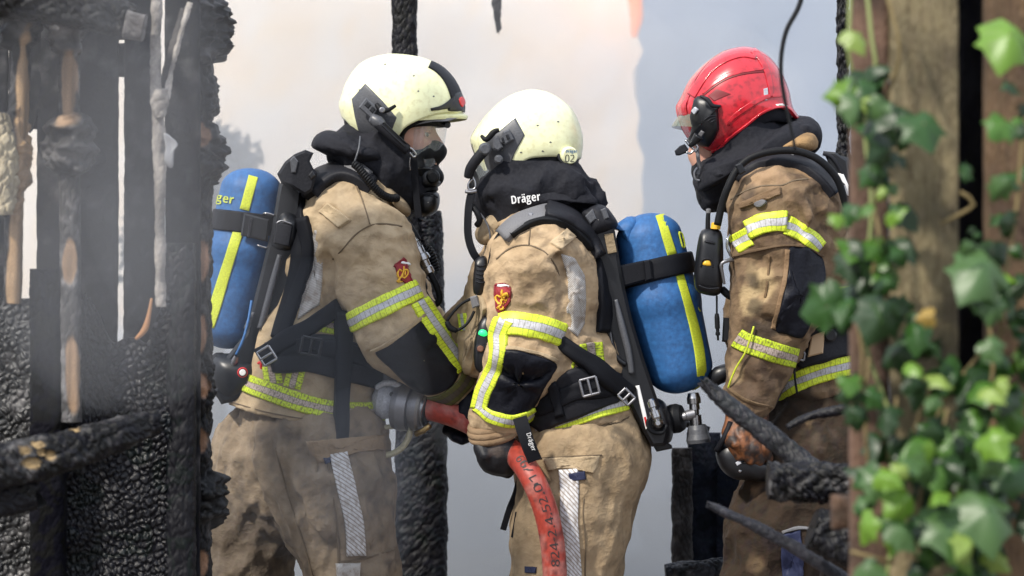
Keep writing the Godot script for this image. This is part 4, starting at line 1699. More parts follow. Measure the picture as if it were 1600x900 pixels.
func coil(called: String, parent: Node, pts: Array, r: float, wire: float, turns: int, m: Material) -> void:
	var c := curve3(triples(pts), 0.002)
	var run := PackedFloat32Array([0.0])
	for i in range(1, c.size()):
		run.append(run[i - 1] + c[i].distance_to(c[i - 1]))
	var q := PackedVector3Array()
	var n := turns * 10
	var last := Vector3.ZERO
	var j := 0
	for i in n + 1:
		var want := run[run.size() - 1] * i / n
		while j < c.size() - 2 and run[j + 1] < want:
			j += 1
		var t := (c[j + 1] - c[j]).normalized()
		if last == Vector3.ZERO:
			last = t.cross(Vector3.BACK).normalized()
		last = (last - t * t.dot(last)).normalized()
		var an := TAU * i / 10.0
		q.append(c[j].lerp(c[j + 1], (want - run[j]) / maxf(1e-5, run[j + 1] - run[j])) + (last * cos(an) + t.cross(last) * sin(an)) * r)
	var g := Geo.new()
	tube_into(g, q, wire, 6)
	put(called, g, m, parent)


func shield(parent: Node, s: Dictionary, outline: Array, c: Vector2, k: float, turn: float) -> void:
	var b := patch("badge", parent, s, outline, M.badge_red, 0.004, false, 4.0)
	b.set_meta("label", "red shield badge with a gold emblem")
	var rim := pairs(outline)
	rim.append(rim[0])
	var flat := []
	for q in rim:
		flat.append(c.x + (q.x - c.x) * 0.93)
		flat.append(c.y + (q.y - c.y) * 0.93)
	strip("badge_border", b, s, flat, 2.0, M.dark_red, 0.0058, 0, 0.06, 3.0)
	var bar := []
	for q in [[-8, -17], [9, -17]]:
		var v: Vector2 = c + (Vector2(q[0], q[1]) * k).rotated(turn)
		bar.append_array([v.x, v.y])
	strip("badge_title", b, s, bar, 4.0 * k, M.white_print, 0.006, 0, 0.06, 3.0)
	for line in [[-1, -10, 0, -2, -2, 12, -5, 18], [0, -2, 6, -6, 9, 0, 6, 8, 0, 11], [-2, 0, -8, -2, -9, 5, -5, 11, -2, 10], [-7, 17, -3, 19, 2, 16], [3, -2, 4, 6]]:
		var l := []
		for i in range(0, line.size(), 2):
			var v: Vector2 = c + (Vector2(line[i], line[i + 1]) * k).rotated(turn)
			l.append_array([v.x, v.y])
		strip("badge_emblem", b, s, l, 2.6 * k, M.gold_thread, 0.0065, 0, 0.06, 3.0)


func cylinder_cover(parent: Node, z: float, spine: Array, seams: Array) -> Field:
	var f := Field.new()
	for i in range(0, spine.size() - 3, 3):
		f.bone(at(spine[i], spine[i + 1], z), at(spine[i + 3], spine[i + 4], z), spine[i + 2] / 600.0, spine[i + 5] / 600.0, 1.0, 1.0, 0.015, 0.75)
	rumple(f, 0.0018, Vector3(0.8, 0.5, 0.8))
	for s in seams:
		fold([f], z + 0.09, s, 5, 3)
	var o := put("cylinder_cover", f.surface(0.007, cloth(Color(0.95, 0.95, 0.95), 0.5, [], Color(0.5, 0.45, 0.42))), M.blue_cover, parent)
	return f


func build_people() -> void:
	creasing = noise_of(FastNoiseLite.TYPE_SIMPLEX_SMOOTH, 7.0, 61, 3)
	creasing.fractal_type = FastNoiseLite.FRACTAL_RIDGED
	build_first()
	build_second()
	build_third()
	build_hose()


const KHAKI := Color(0.47, 0.37, 0.245)


# the left firefighter: cream helmet, breathing mask, seen from the right side, leaning over the hose
func build_first() -> void:
	var z := -0.08
	var who := thing("person", "left firefighter in a cream helmet and black face mask leaning over the hose", "person", Vector3(at(480, 1194, z).x, 0, z))
	# jacket
	var jf := Field.new()
	var tf := Field.new()
	var af := Field.new()
	var sf := Field.new()
	limb([sf], z, [498, 480, 0.0, 478, 800, 0.0, 112, 128, 1.12, 1.05])
	for e in [[478, 660, 0.0, 498, 560, 0.0, 126, 110, 1.0, 1.05], [498, 560, 0.0, 540, 440, 0.0, 110, 102, 1.05, 1.1], [540, 440, 0.0, 546, 352, 0.0, 102, 86, 1.1, 1.35], [548, 345, 0.0, 590, 285, 0.0, 62, 50, 1.2, 1.1]]:
		limb([jf, tf], z, e)
	for e in [[574, 384, 0.15, 622, 518, 0.20, 70, 60, 1.0, 1.0, 0.03], [622, 518, 0.20, 700, 592, 0.13, 58, 42, 1.0, 1.0, 0.03]]:
		limb([jf, af], z, e)
	for e in [[556, 388, -0.17, 640, 520, -0.22, 82, 60, 1.0, 1.0, 0.05], [640, 520, -0.22, 690, 640, -0.10, 56, 42, 1.0, 1.0, 0.03]]:
		limb([jf], z, e)
	shut(jf, 478, 660, z + 0.2, Vector3(-0.12, -1.0, -0.12))
	shut(tf, 478, 660, z + 0.2, Vector3(-0.12, -1.0, -0.12))
	for f in [jf, tf, af, sf]:
		rumple(f, 0.012, Vector3(0.75, 1.15, 0.75))
	fold([jf], z + 0.3, [560, 400, 575, 470, 590, 520], 10, 7)
	fold([jf], z + 0.28, [600, 380, 640, 430], 9, 6)
	fold([jf], z + 0.28, [540, 470, 575, 440, 600, 400], 9, 6)
	fold([jf, tf], z + 0.2, [515, 405, 512, 450, 520, 490], 9, 12)
	fold([jf, tf], z + 0.2, [495, 395, 498, 440, 505, 480], 8, -8)
	fold([jf, af], z + 0.26, [602, 560, 640, 545, 690, 540], 7, 6)
	fold([jf, tf], z + 0.22, [380, 640, 450, 600, 520, 610], 9, 5)
	fold([jf, tf], z + 0.22, [560, 600, 520, 620, 480, 615], 8, -5)
	var grey := Color(0.27, 0.22, 0.155)
	put("jacket", jf.surface(0.0072, cloth(KHAKI, 0.5, [[at(470, 640, z + 0.2), 0.2, 0.55, grey], [at(600, 640, z + 0.1), 0.16, 0.6, grey], [at(620, 560, z + 0.25), 0.10, 0.5, grey], [at(540, 330, z + 0.2), 0.10, 0.18]])), M.khaki, who)
	var js := skin_of(jf)
	var ts := skin_of(tf)
	var as_ := js
	# trousers
	var lf := Field.new()
	for e in [[480, 640, 0.0, 478, 710, 0.0, 100, 116, 1.0, 1.05], [502, 700, 0.07, 520, 780, 0.09, 104, 90, 0.95, 1.0, 0.04], [520, 780, 0.09, 552, 905, 0.10, 90, 64, 1.0, 1.1, 0.04], [552, 905, 0.10, 560, 1120, 0.10, 64, 56, 1.1, 1.1, 0.04],
		[420, 710, -0.08, 398, 800, -0.09, 86, 74, 1.0, 1.0, 0.04], [398, 800, -0.09, 386, 910, -0.09, 74, 60, 1.1, 1.1, 0.04], [386, 910, -0.09, 380, 1120, -0.09, 60, 54, 1.1, 1.1, 0.04]]:
		limb([lf], z, e)
	rumple(lf, 0.018, Vector3(1.25, 0.6, 1.25))
	fold([lf], z + 0.12, [372, 690, 400, 760, 440, 830, 470, 900], 16, 18)
	fold([lf], z + 0.22, [480, 700, 500, 760, 520, 800], 9, 7)
	fold([lf], z + 0.22, [420, 720, 470, 790, 500, 850], 12, 9)
	fold([lf], z + 0.22, [560, 760, 590, 800, 600, 860], 8, 5)
	fold([lf], z + 0.22, [440, 700, 480, 750, 500, 800], 12, -8)
	var tp := Color(0.25, 0.20, 0.145)
	put("trousers", lf.surface(0.008, cloth(tp, 1.1, [[at(380, 850, z), 0.20, 0.7], [at(440, 690, z + 0.15), 0.10, 0.5], [at(470, 860, z + 0.1), 0.11, 0.55], [at(600, 760, z + 0.2), 0.08, 0.35]], Color(0.075, 0.063, 0.055))), M.khaki, who)
	var ls := skin_of(lf)
	boot("boot", who, 562, z + 0.10, 1.0)
	boot("boot", who, 382, z - 0.09, 1.0)
	# trouser details
	strip("reflective_tape", who, ls, [529, 708, 540, 758, 553, 815, 556, 868], [28, 30, 29, 30], M.hatch, 0.009, 4, 0.10)
	strip("reflective_tape", who, ls, [545, 880, 546, 930], 34, M.hatch_patch, 0.009, 2, 0.10)
	patch("pocket_flap", who, ls, [478, 690, 540, 684, 600, 679, 602, 702, 560, 706, 510, 721, 498, 722, 484, 706], M.khaki, 0.006, false, 8.0, 100.0, 0.0, 0.0, Color(0.31, 0.235, 0.15))
	patch("pocket_tab", who, ls, [505, 716, 527, 711, 530, 719, 508, 725], M.navy_tab, 0.009, false, 6.0)
	strip("seam", who, ls, [512, 722, 520, 770, 528, 830, 530, 880], 2.4, M.stitch, 0.003, 2)
	strip("seam", who, ls, [530, 878, 570, 872, 612, 860], 2.6, M.stitch, 0.004, 2)
	strip("seam", who, ls, [430, 700, 452, 780, 478, 860, 490, 910], 1.8, M.stitch, 0.002, 2)
	# jacket details
	strip("hem_seam", who, ts, [362, 628, 417, 644, 475, 654, 553, 660, 598, 662], 1.8, M.stitch, 0.0025, 1)
	strip("reflective_band", who, js, [386, 599, 415, 610, 475, 631, 515, 640, 560, 643, 597, 643], 29, M.dull_tape, 0.009, 2, 0.054)
	strip("reflective_band", who, ts, [424, 572, 428, 600], 28, M.dull_tape, 0.003, 1, 0.054)
	strip("reflective_band", who, ts, [465, 572, 456, 606], 28, M.dull_tape, 0.003, 1, 0.054)
	strip("reflective_band", who, ts, [490, 504, 530, 511, 590, 524], 26, M.dull_tape, 0.003, 1, 0.054)
	patch("silver_panel", who, ts, [492, 360, 524, 361, 507, 379, 505, 410, 503, 446, 499, 476, 480, 489, 465, 500, 474, 452, 482, 409, 487, 380], M.hatch_patch, 0.004, false, 8.0, 60.0)
	patch("shoulder_flap", who, js, [499, 331, 513, 318, 530, 329, 549, 344, 531, 357], M.khaki, 0.008, false, 5.0, 100.0, 0.0, 0.0, KHAKI * 1.05)
	strip("seam", who, js, [520, 405, 537, 388, 555, 367, 581, 351, 605, 350, 628, 354], 2.0, M.stitch, 0.002, 1)
	strip("seam", who, js, [556, 288, 566, 312, 578, 350], 1.8, M.stitch, 0.002, 1)
	# sleeve
	var dir := (at(622, 518, z + 0.22) - at(552, 388, z + 0.17)).normalized()
	strip("reflective_band", who, js, [545, 506, 556, 500, 580, 488, 605, 476, 630, 463, 654, 451], 31, M.tape, 0.007, 1, 0.054, 6.0)
	patch("elbow_patch", who, as_, [586, 548, 615, 531, 645, 508, 663, 503, 684, 530, 704, 552, 717, 572, 712, 594, 694, 610, 668, 616, 640, 603, 612, 577], M.black_patch, 0.006, true, 7.0)
	strip("sleeve_hem", who, as_, [580, 549, 605, 537, 640, 512, 662, 492], 5, M.khaki, 0.007, 1, 0.06, 9.0, KHAKI * 0.8)
	strip("reflective_band", who, as_, [655, 470, 672, 498, 692, 526, 710, 552, 726, 576], 30, M.tape, 0.007, 1, 0.054)
	var cd := (at(700, 592, z + 0.13) - at(622, 518, z + 0.22)).normalized()
	ring("cuff_band", who, af, at(702, 594, z + 0.128), at(702, 594, z + 0.128) + cd, 0.045, M.sooty_tape, 0.005, 0.054)
	var cf := Field.new()
	limb([cf], z, [704, 596, 0.126, 728, 612, 0.10, 40, 36, 1.0, 1.0])
	rumple(cf, 0.012)
	put("cuff", cf.surface(0.008, cloth(Color(0.10, 0.08, 0.06), 1.0)), M.khaki, who)
	shield(who, as_, [616, 413, 632, 403, 636, 420, 644, 442, 640, 448, 624, 434], Vector2(629, 426), 0.85, 0.25)
	# collar, hood and neck
	var hf := Field.new()
	for e in [[590, 285, 0.0, 598, 215, 0.0, 54, 50, 1.15, 1.2], [545, 235, 0.0, 605, 262, 0.0, 34, 44, 2.2, 1.6, 0.03], [628, 268, 0.0, 640, 300, 0.0, 34, 28, 1.4, 1.3, 0.03]]:
		limb([hf], z, e)
	rumple(hf, 0.012)
	fold([hf], z + 0.14, [510, 232, 560, 250, 600, 252], 8, 6)
	put("hood", hf.surface(0.007), M.hood, who)
	pillow("hood_flap", who, [486, 226, 500, 207, 522, 204, 548, 214, 580, 228, 606, 236, 612, 250, 596, 258, 560, 258, 526, 248, 500, 238], z + 0.035, 0.12, M.hood, true, 2.6, 0.016)
	pillow("collar", who, [566, 262, 582, 266, 602, 282, 622, 302, 640, 322, 641, 336, 630, 338, 614, 322, 592, 306, 572, 292, 560, 278], z + 0.05, 0.075, M.khaki, true, 2.6, 0.012, 6.0, Vector2.ZERO, cloth(KHAKI * 0.85, 0.6))
	# head and face
	var ff := Field.new()
	for e in [[618, 190, 0.0, 622, 192, 0.0, 58, 56, 0.82, 0.82], [640, 222, 0.0, 652, 272, 0.0, 36, 27, 1.15, 0.95, 0.03], [664, 196, 0.026, 668, 198, -0.026, 9, 9, 1.0, 1.0, 0.02], [673, 204, 0.0, 687, 232, 0.0, 6, 10, 0.8, 1.0, 0.018], [656, 226, 0.044, 660, 228, 0.04, 13, 12, 0.8, 0.8, 0.03], [676, 252, 0.012, 676, 252, -0.012, 9, 9, 1.0, 1.0, 0.02]]:
		limb([ff], z, e)
	ff.crease(at(668, 210, z + 0.045), at(672, 210, z + 0.03), 0.012, 0.008)
	put("head", ff.surface(0.0045), M.skin, who)
	var eye := at(663, 211, z + 0.034)
	turned("eye", who, eye - Vector3(0.011, 0, -0.0), eye + Vector3(0.011, 0, 0.004), [0.0, 0.001, 0.15, 0.007, 0.4, 0.0105, 0.7, 0.0085, 0.9, 0.0045, 1.0, 0.001], M.eye_white, 14)
	turned("pupil", who, eye + Vector3(0.005, 0, 0.004), eye + Vector3(0.0122, 0, 0.0045), [0.0, 0.006, 0.7, 0.005, 1.0, 0.001], M.dark_eye, 12)
	tube("eyelid", who, [652, 210, z + 0.046, 659, 206, z + 0.048, 666, 205, z + 0.042, 671, 207, z + 0.03], 0.0035, M.skin, 8, 0.005, Color(0.8, 0.75, 0.72))
	tube("eyebrow", who, [650, 202, z + 0.050, 660, 198, z + 0.047, 669, 198, z + 0.036], [0.002, 0.004, 0.002], M.hair, 8, 0.005)
	# helmet
	var helm := helm_new(632, 172, z, [530, 170, 533, 152, 542, 126, 560, 102, 582, 90, 610, 84.5, 638, 86, 666, 92, 688, 104, 707, 123, 719, 145, 724, 172, 716, 190, 690, 215, 640, 240, 590, 238, 548, 212], 0.128)
	var hs := {"helm": helm}
	var root := helm_shell("helmet", who, helm, [725, 178, 700, 176, 676, 180, 652, 189, 634, 199, 624, 211, 616, 226, 610, 233, 602, 233, 582, 224, 564, 213, 550, 200, 540, 189, 532, 183, 530, 181], M.cream_shell)
	root.set_meta("label", "cream helmet with black crest plate")
	var inner := helm_new(632, 176, z, [536, 175, 545, 130, 600, 95, 660, 98, 705, 135, 714, 175, 690, 205, 640, 232, 590, 238, 548, 216], 0.118)
	helm_shell("helmet_lining", who, inner, [712, 184, 680, 184, 652, 194, 636, 204, 626, 216, 618, 232, 606, 238, 582, 230, 562, 219, 548, 212, 540, 204, 536, 190], M.rubber)
	patch("side_plate", root, hs, [571, 131, 598, 158, 620, 184, 612, 204, 602, 222, 582, 216, 561, 206, 555, 182, 550, 155], M.grey_plastic, 0.003, false, 6.0)
	plate("bracket", root, [572, 152, 592, 170, 580, 186, 560, 168], z + 0.134, 0.007, M.grey_plastic, 2.0)
	plate("bracket_slot", root, [574, 158, 580, 164, 575, 170, 569, 164], z + 0.141, 0.002, M.black_plastic, 1.0)
	plate("bracket_slot", root, [582, 166, 587, 171, 582, 177, 577, 172], z + 0.141, 0.002, M.black_plastic, 1.0)
	tube("thumb_lever", root, [588, 162, z + 0.14, 596, 172, z + 0.145, 606, 172, z + 0.146, 618, 165, z + 0.142], [0.005, 0.009, 0.006, 0.004], M.rubber, 10, 0.006)
	turned("screw", root, at(597, 172, z + 0.146), at(597, 172, z + 0.156), [0.0, 0.008, 0.7, 0.008, 1.0, 0.005, 1.0, 0.0], M.dull_steel, 14)
	tube("mask_arm", root, [586, 188, z + 0.14, 600, 202, z + 0.146, 618, 219, z + 0.14, 636, 235, z + 0.125], [0.0145, 0.0125, 0.0125, 0.013], M.padding, 14, 0.008)
	tube("mask_arm_joint", root, [580, 184, z + 0.138, 590, 190, z + 0.142, 597, 197, z + 0.143], [0.012, 0.017, 0.014], M.grey_plastic, 14, 0.008)
	tube("arm_groove", root, [596, 195, z + 0.1595, 618, 216, z + 0.1535, 632, 229, z + 0.142], 0.0022, M.black_plastic, 6, 0.008)
	tube("arm_groove", root, [600, 191, z + 0.157, 621, 211, z + 0.151, 635, 224, z + 0.139], 0.002, M.black_plastic, 6, 0.008)
	tube("clip", root, [636, 230, z + 0.13, 644, 233, z + 0.128, 650, 242, z + 0.125, 646, 245, z + 0.125, 640, 238, z + 0.128], 0.003, M.steel, 8, 0.004)
	tube("clip_chain", root, [641, 246, z + 0.12, 640, 256, z + 0.118, 641, 266, z + 0.115], 0.002, M.steel, 6, 0.004)
	strip("crest_plate", root, hs, [671, 101, 684, 108, 697, 120, 707, 136, 713, 152], [10, 12, 14, 16, 18], M.padding, 0.005, 0, 0.06, 4.0)
	strip("crest_plate", root, hs, [673, 171, 688, 168.5, 702, 163, 712, 155], [4, 6, 11, 14], M.black_plastic, 0.005, 0, 0.06, 4.0)
	patch("crest_plate", root, hs, [709, 147, 720, 145, 723, 158, 724, 172, 700, 173, 706, 160], M.black_plastic, 0.006, true, 4.0)
	for e in [[588, 120], [645, 118], [560, 140], [652, 142], [600, 100], [676, 150]]:
		patch("scuff_mark", root, hs, [e[0], e[1], e[0] + 2.5, e[1] - 0.8, e[0] + 3.2, e[1] + 1.0, e[0] + 0.8, e[1] + 1.8], M.grey_plastic, 0.0006, false, 3.0)
	patch("emblem", root, hs, [714.5, 154, 721, 152, 722, 163, 719, 168, 715, 162], M.red_plastic, 0.008, true, 3.0)
	var peak := Geo.new()
	var rows := []
	for i in 9:
		var row := PackedVector3Array()
		var e := i / 8.0
		for j in 25:
			var an := lerpf(-1.45, 1.45, j / 24.0)
			var c := at(640, 186, z)
			var edge := Vector3(cos(an) * (at(733, 184, z).x - c.x), 0, sin(an) * 0.118)
			var inn := Vector3(cos(an) * (at(716, 174, z).x - c.x), 0, sin(an) * 0.118)
			var y := lerpf(at(0, 171, z).y, at(0, 184.5, z).y, pow(e, 0.8)) - 0.020 * (1.0 - cos(an)) * 0.6
			if i >= 6:
				y -= (i - 5) * 0.0012
				edge *= 1.0 - (i - 5) * 0.012
			var p := c + inn.lerp(edge, minf(1.0, e * 1.4))
			row.append(Vector3(p.x, y, p.z))
		rows.append(row)
	peak.grid(rows, Vector3(1, 0.4, 0))
	put("peak", peak, M.cream_shell, root)
	patch("sun_visor", root, {"flat": z + 0.085}, [636, 199, 650, 191, 676, 186, 716, 184, 703, 189, 676, 190, 655, 194], M.dull_steel, 0.002, false, 6.0)
	# mask
	var lens := []
	for e in [[699, 194], [698, 205], [696, 218], [692, 234], [686, 250], [679, 265]]:
		var row := PackedVector3Array()
		for j in 31:
			var an := lerpf(-1.35, 1.35, j / 30.0)
			var c := at(634, e[1], z)
			row.append(c + Vector3(cos(an) * (at(e[0], e[1], z).x - c.x), 0, sin(an) * 0.074))
		lens.append(row)
	var lg := Geo.new()
	lg.grid(lens, Vector3.RIGHT)
	var mask := fist("face_mask", who, [[at(655, 240, z + 0.02), at(676, 244, z), 0.034, 0.026, 1.2], [at(660, 236, z + 0.022), at(684, 236, z), 0.030, 0.024, 1.1], [at(640, 244, z + 0.05), at(662, 238, z + 0.035), 0.024, 0.026], [at(668, 226, z), at(680, 230, z), 0.016, 0.02, 1.0], [at(650, 262, z + 0.02), at(676, 276, z), 0.036, 0.03, 1.1], [at(640, 250, z + 0.04), at(650, 262, z + 0.045), 0.03, 0.026]], M.rubber, 0.005)
	mask.set_meta("label", "black breathing mask with clear lens")
	put("mask_lens", lg, M.clear_visor, mask)
	for k in [0, 5]:
		var pr := PackedVector3Array()
		for v in lens[k]:
			pr.append(v)
		var fg := Geo.new()
		tube_into(fg, pr, 0.0075 if k == 0 else 0.005, 8)
		put("lens_frame", fg, M.black_plastic, mask)
	tube("lens_frame", mask, [699, 194, z + 0.012, 670, 192, z + 0.066, 645, 194, z + 0.078, 632, 202, z + 0.082, 626, 216, z + 0.085, 630, 236, z + 0.085], 0.009, M.rubber, 10, 0.008)
	turned("lens_knob", mask, at(699, 195, z + 0.03), at(699, 195, z + 0.055), [0.0, 0.009, 0.8, 0.009, 1.0, 0.006, 1.0, 0.0], M.black_plastic, 12)
	pillow("valve_housing", mask, [648, 262, 664, 258, 680, 263, 687, 271, 684, 279, 689, 284, 685, 291, 668, 296, 652, 294, 645, 280], z + 0.01, 0.045, M.black_plastic, true, 3.0)
	turned("valve_cap", mask, at(676, 276, z + 0.04), at(676, 277, z + 0.062), [0.0, 0.02, 0.6, 0.018, 1.0, 0.012, 1.0, 0.0], M.rubber, 18)
	pillow("demand_valve", mask, [650, 300, 662, 296, 676, 296, 686, 303, 687, 318, 682, 331, 670, 338, 657, 337, 649, 328], z + 0.01, 0.045, M.black_plastic, true, 2.6)
	turned("valve_ring", mask, at(664, 293, z + 0.01), at(665, 301, z + 0.01), [0.0, 0.03, 0.2, 0.034, 0.8, 0.034, 1.0, 0.03], M.rubber, 20)
	tube("valve_rib", mask, [655, 305, z + 0.053, 672, 302, z + 0.055, 684, 309, z + 0.05], 0.0025, M.padding, 6, 0.005)
	ribbon("mask_strap", mask, [646, 246, z + 0.09, 648, 270, z + 0.085, 650, 300, z + 0.075, 654, 340, z + 0.07], 0.018, Vector3.RIGHT, M.webbing)
	# hose and coupling at the chest
	tube("chest_hose", who, [628, 340, z + 0.10, 638, 352, z + 0.11, 648, 368, z + 0.12, 653, 377, z + 0.12], 0.0105, M.rubber, 12, 0.01)
	turned("hose_coupling", who, at(646, 371, z + 0.125), at(673, 428, z + 0.13), [0.0, 0.008, 0.12, 0.011, 0.14, 0.008, 0.25, 0.008, 0.27, 0.013, 0.45, 0.013, 0.47, 0.017, 0.55, 0.019, 0.62, 0.019, 0.64, 0.012, 0.8, 0.011, 0.83, 0.013, 0.97, 0.013, 1.0, 0.008], M.steel, 18)
	tube("chest_hose", who, [671, 425, z + 0.13, 681, 444, z + 0.13, 687, 465, z + 0.125, 680, 476, z + 0.12, 668, 466, z + 0.11, 656, 440, z + 0.10, 648, 410, z + 0.08], 0.0085, M.rubber, 12, 0.01)
	coil("coiled_cord", who, [663, 386, z + 0.10, 670, 392, z + 0.10, 676, 406, z + 0.10, 680, 424, z + 0.10], 0.010, 0.004, 9, M.rubber)
	pillow("chest_pad", who, [640, 350, 655, 372, 664, 400, 664, 430, 668, 452, 655, 450, 644, 420, 636, 384], z + 0.04, 0.06, M.webbing, true, 2.5, 0.006)
	coil("coiled_cord", who, [553, 256, z + 0.175, 560, 262, z + 0.185, 575, 280, z + 0.185, 592, 300, z + 0.17, 608, 309, z + 0.15, 621, 309, z + 0.13], 0.0072, 0.0042, 26, M.rubber)
	tube("cord", who, [563, 213, z + 0.15, 561, 230, z + 0.17, 557, 244, z + 0.18, 553, 256, z + 0.178], 0.0025, M.grey_plastic, 7)
	# far glove under the hose
	fist("glove", who, [[at(700, 640, z - 0.02), at(722, 655, z + 0.03), 0.042, 0.042], [at(706, 650, z + 0.02), at(700, 672, z + 0.08), 0.017, 0.014], [at(700, 672, z + 0.08), at(712, 682, z + 0.12), 0.014, 0.013], [at(716, 656, z + 0.02), at(712, 680, z + 0.09), 0.017, 0.015], [at(712, 680, z + 0.09), at(722, 688, z + 0.13), 0.015, 0.013],
		[at(726, 660, z + 0.02), at(726, 684, z + 0.09), 0.016, 0.014], [at(726, 684, z + 0.09), at(736, 684, z + 0.13), 0.014, 0.012], [at(735, 660, z + 0.02), at(738, 676, z + 0.09), 0.014, 0.012], [at(700, 636, z + 0.02), at(716, 622, z + 0.06), 0.016, 0.013]], M.black_patch, 0.005)
	fist("glove", who, [[at(728, 612, z + 0.11), at(742, 628, z + 0.14), 0.040, 0.040], [at(738, 630, z + 0.17), at(734, 652, z + 0.19), 0.015, 0.013], [at(750, 630, z + 0.17), at(748, 656, z + 0.18), 0.015, 0.013], [at(758, 632, z + 0.15), at(758, 655, z + 0.16), 0.014, 0.012], [at(764, 630, z + 0.13), at(766, 650, z + 0.14), 0.013, 0.011], [at(728, 622, z + 0.16), at(722, 644, z + 0.18), 0.015, 0.013]], M.black_patch, 0.005)

	# breathing apparatus on the back
	var set_ := thing("breathing_apparatus", "breathing apparatus with a blue cylinder cover on the left firefighter's back", "breathing apparatus", at(390, 620, z), "breathing sets worn on the back")
	var cf2 := cylinder_cover(set_, z, [394, 300, 50, 378, 390, 55, 378, 390, 55, 352, 510, 46], [[341, 285, 370, 268, 420, 268, 440, 290], [330, 450, 345, 456, 360, 452], [332, 500, 350, 515, 372, 500], [345, 525, 368, 512, 388, 480], [409, 419, 400, 450, 392, 500]])
	var cs := skin_of(cf2)
	strip("cylinder_stripe", set_, cs, [396, 276, 390, 298, 382, 328], 15, M.lime, 0.003)
	strip("cylinder_stripe", set_, cs, [373, 360, 362, 395, 348, 440, 335, 484, 326, 510], [16, 16, 18, 18], M.lime, 0.003)
	lettering("cylinder_lettering", set_, cs, "Dräger", Vector2(338, 308), 13, 0.16, M.lime, 0.003, true, 0.95)
	var cdir := (at(352, 510, z) - at(394, 300, z)).normalized()
	ring("cylinder_strap", set_, cf2, at(381, 348, z), at(381, 348, z) + (cdir + Vector3(0.08, 0, 0)).normalized(), 0.054, M.webbing, 0.006)
	plate("strap_buckle", set_, [381, 333, 421, 343, 418, 378, 376, 368], z + 0.106, 0.006, M.black_plastic, 2.5)
	plate("buckle_bar", set_, [390, 340, 396, 341, 391, 372, 385, 371], z + 0.113, 0.004, M.padding, 1.5)
	tube("buckle_wire", set_, [411, 336, z + 0.10, 414, 333, z + 0.11, 428, 336, z + 0.11, 428, 340, z + 0.10], 0.003, M.steel, 7, 0.005)
	tube("buckle_wire", set_, [402, 383, z + 0.105, 416, 387, z + 0.108, 419, 384, z + 0.10], 0.003, M.steel, 7, 0.005)
	plate("backplate", set_, [436, 288, 452, 276, 472, 300, 468, 350, 470, 400, 455, 462, 432, 530, 408, 590, 380, 622, 346, 632, 334, 612, 352, 560, 384, 520, 404, 440, 424, 360], z, 0.115, M.black_plastic, 5.0)
	pillow("strap_clamp", set_, [436, 330, 452, 326, 472, 338, 474, 360, 466, 392, 440, 398, 420, 386, 428, 352], z + 0.06, 0.085, M.black_plastic, true, 3.0)
	plate("clamp_plate", set_, [432, 348, 458, 352, 452, 386, 426, 380], z + 0.142, 0.005, M.padding, 2.0)
	tube("clamp_wire", set_, [432, 349, z + 0.147, 440, 345, z + 0.147, 456, 350, z + 0.147], 0.0025, M.dull_steel, 7, 0.005)
	tube("frame_rail", set_, [437, 398, z + 0.122, 424, 450, z + 0.122, 412, 494, z + 0.122, 406, 514, z + 0.122], [0.006, 0.009, 0.009, 0.008], M.grey_plastic, 8, 0.01)
	tube("frame_rail", set_, [396, 488, z + 0.12, 388, 504, z + 0.12, 384, 514, z + 0.12], 0.006, M.grey_plastic, 8, 0.01)
	plate("shoulder_yoke", set_, [433, 272, 445, 253, 460, 241, 477, 234, 490, 239, 484, 252, 490, 264, 496, 270, 488, 298, 476, 305, 462, 296, 452, 290, 440, 287], z + 0.165, 0.014, M.padding, 4.0)
	plate("yoke_back", set_, [434, 272, 446, 254, 461, 243, 476, 237, 470, 262, 458, 287, 441, 286], z, 0.155, M.padding, 5.0)
	plate("yoke_slot", set_, [453, 250, 459, 243, 466, 252, 462, 270, 455, 270], z + 0.181, 0.003, M.grey_plastic, 1.5)
	plate("yoke_slot", set_, [482, 274, 488, 266, 493, 274, 486, 281], z + 0.181, 0.003, M.black_plastic, 1.5)
	strip("shoulder_strap", set_, ts, [482, 296, 497, 281, 516, 270, 537, 268, 557, 277, 580, 296], [38, 36, 30, 24, 20], M.padding, 0.026, 3)
	strip("strap_piping", set_, ts, [480, 311, 503, 297, 520, 284, 540, 277, 560, 281, 580, 296], 5, M.rubber, 0.020, 2)
	strip("strap_webbing", set_, ts, [540, 266, 556, 271, 572, 285], 17, M.grey_webbing, 0.027, 1)
	strip("side_strap", set_, ts, [468, 302, 464, 340, 470, 390, 462, 440, 446, 490, 432, 530], [20, 24, 20, 18, 16], M.webbing, 0.012, 4)
	strip("side_strap", set_, ts, [474, 340, 484, 380, 482, 410, 470, 450, 452, 500, 440, 540], [16, 18, 16, 16], M.webbing, 0.016, 4)
	strip("waist_belt", set_, ts, [424, 560, 455, 552, 490, 552, 535, 562, 580, 576, 604, 584], [46, 56, 62, 64, 60, 54], M.padding, 0.016, 4)
	strip("belt_webbing", set_, ts, [440, 548, 490, 540, 535, 548, 600, 572], 26, M.webbing, 0.022, 4)
	buckle("belt_buckle", set_, 486, 541, 30, 26, 0.18, z + 0.268, M.black_plastic)
	plate("buckle_pad", set_, [462, 530, 492, 524, 495, 548, 465, 552], z + 0.262, 0.004, M.webbing, 1.5)
	strip("diagonal_strap", set_, ts, [414, 560, 440, 540, 475, 518, 505, 496, 534, 478], 27, M.webbing, 0.030, 5)
	strip("hanging_strap", set_, skin_of(sf), [534, 484, 534, 520, 534, 570, 533, 620, 531, 660, 529, 694], [24, 22, 22, 22, 20], M.webbing, 0.026, 12)
	buckle("strap_slider", set_, 417, 556, 24, 22, 1.0, z + 0.255, M.steel)
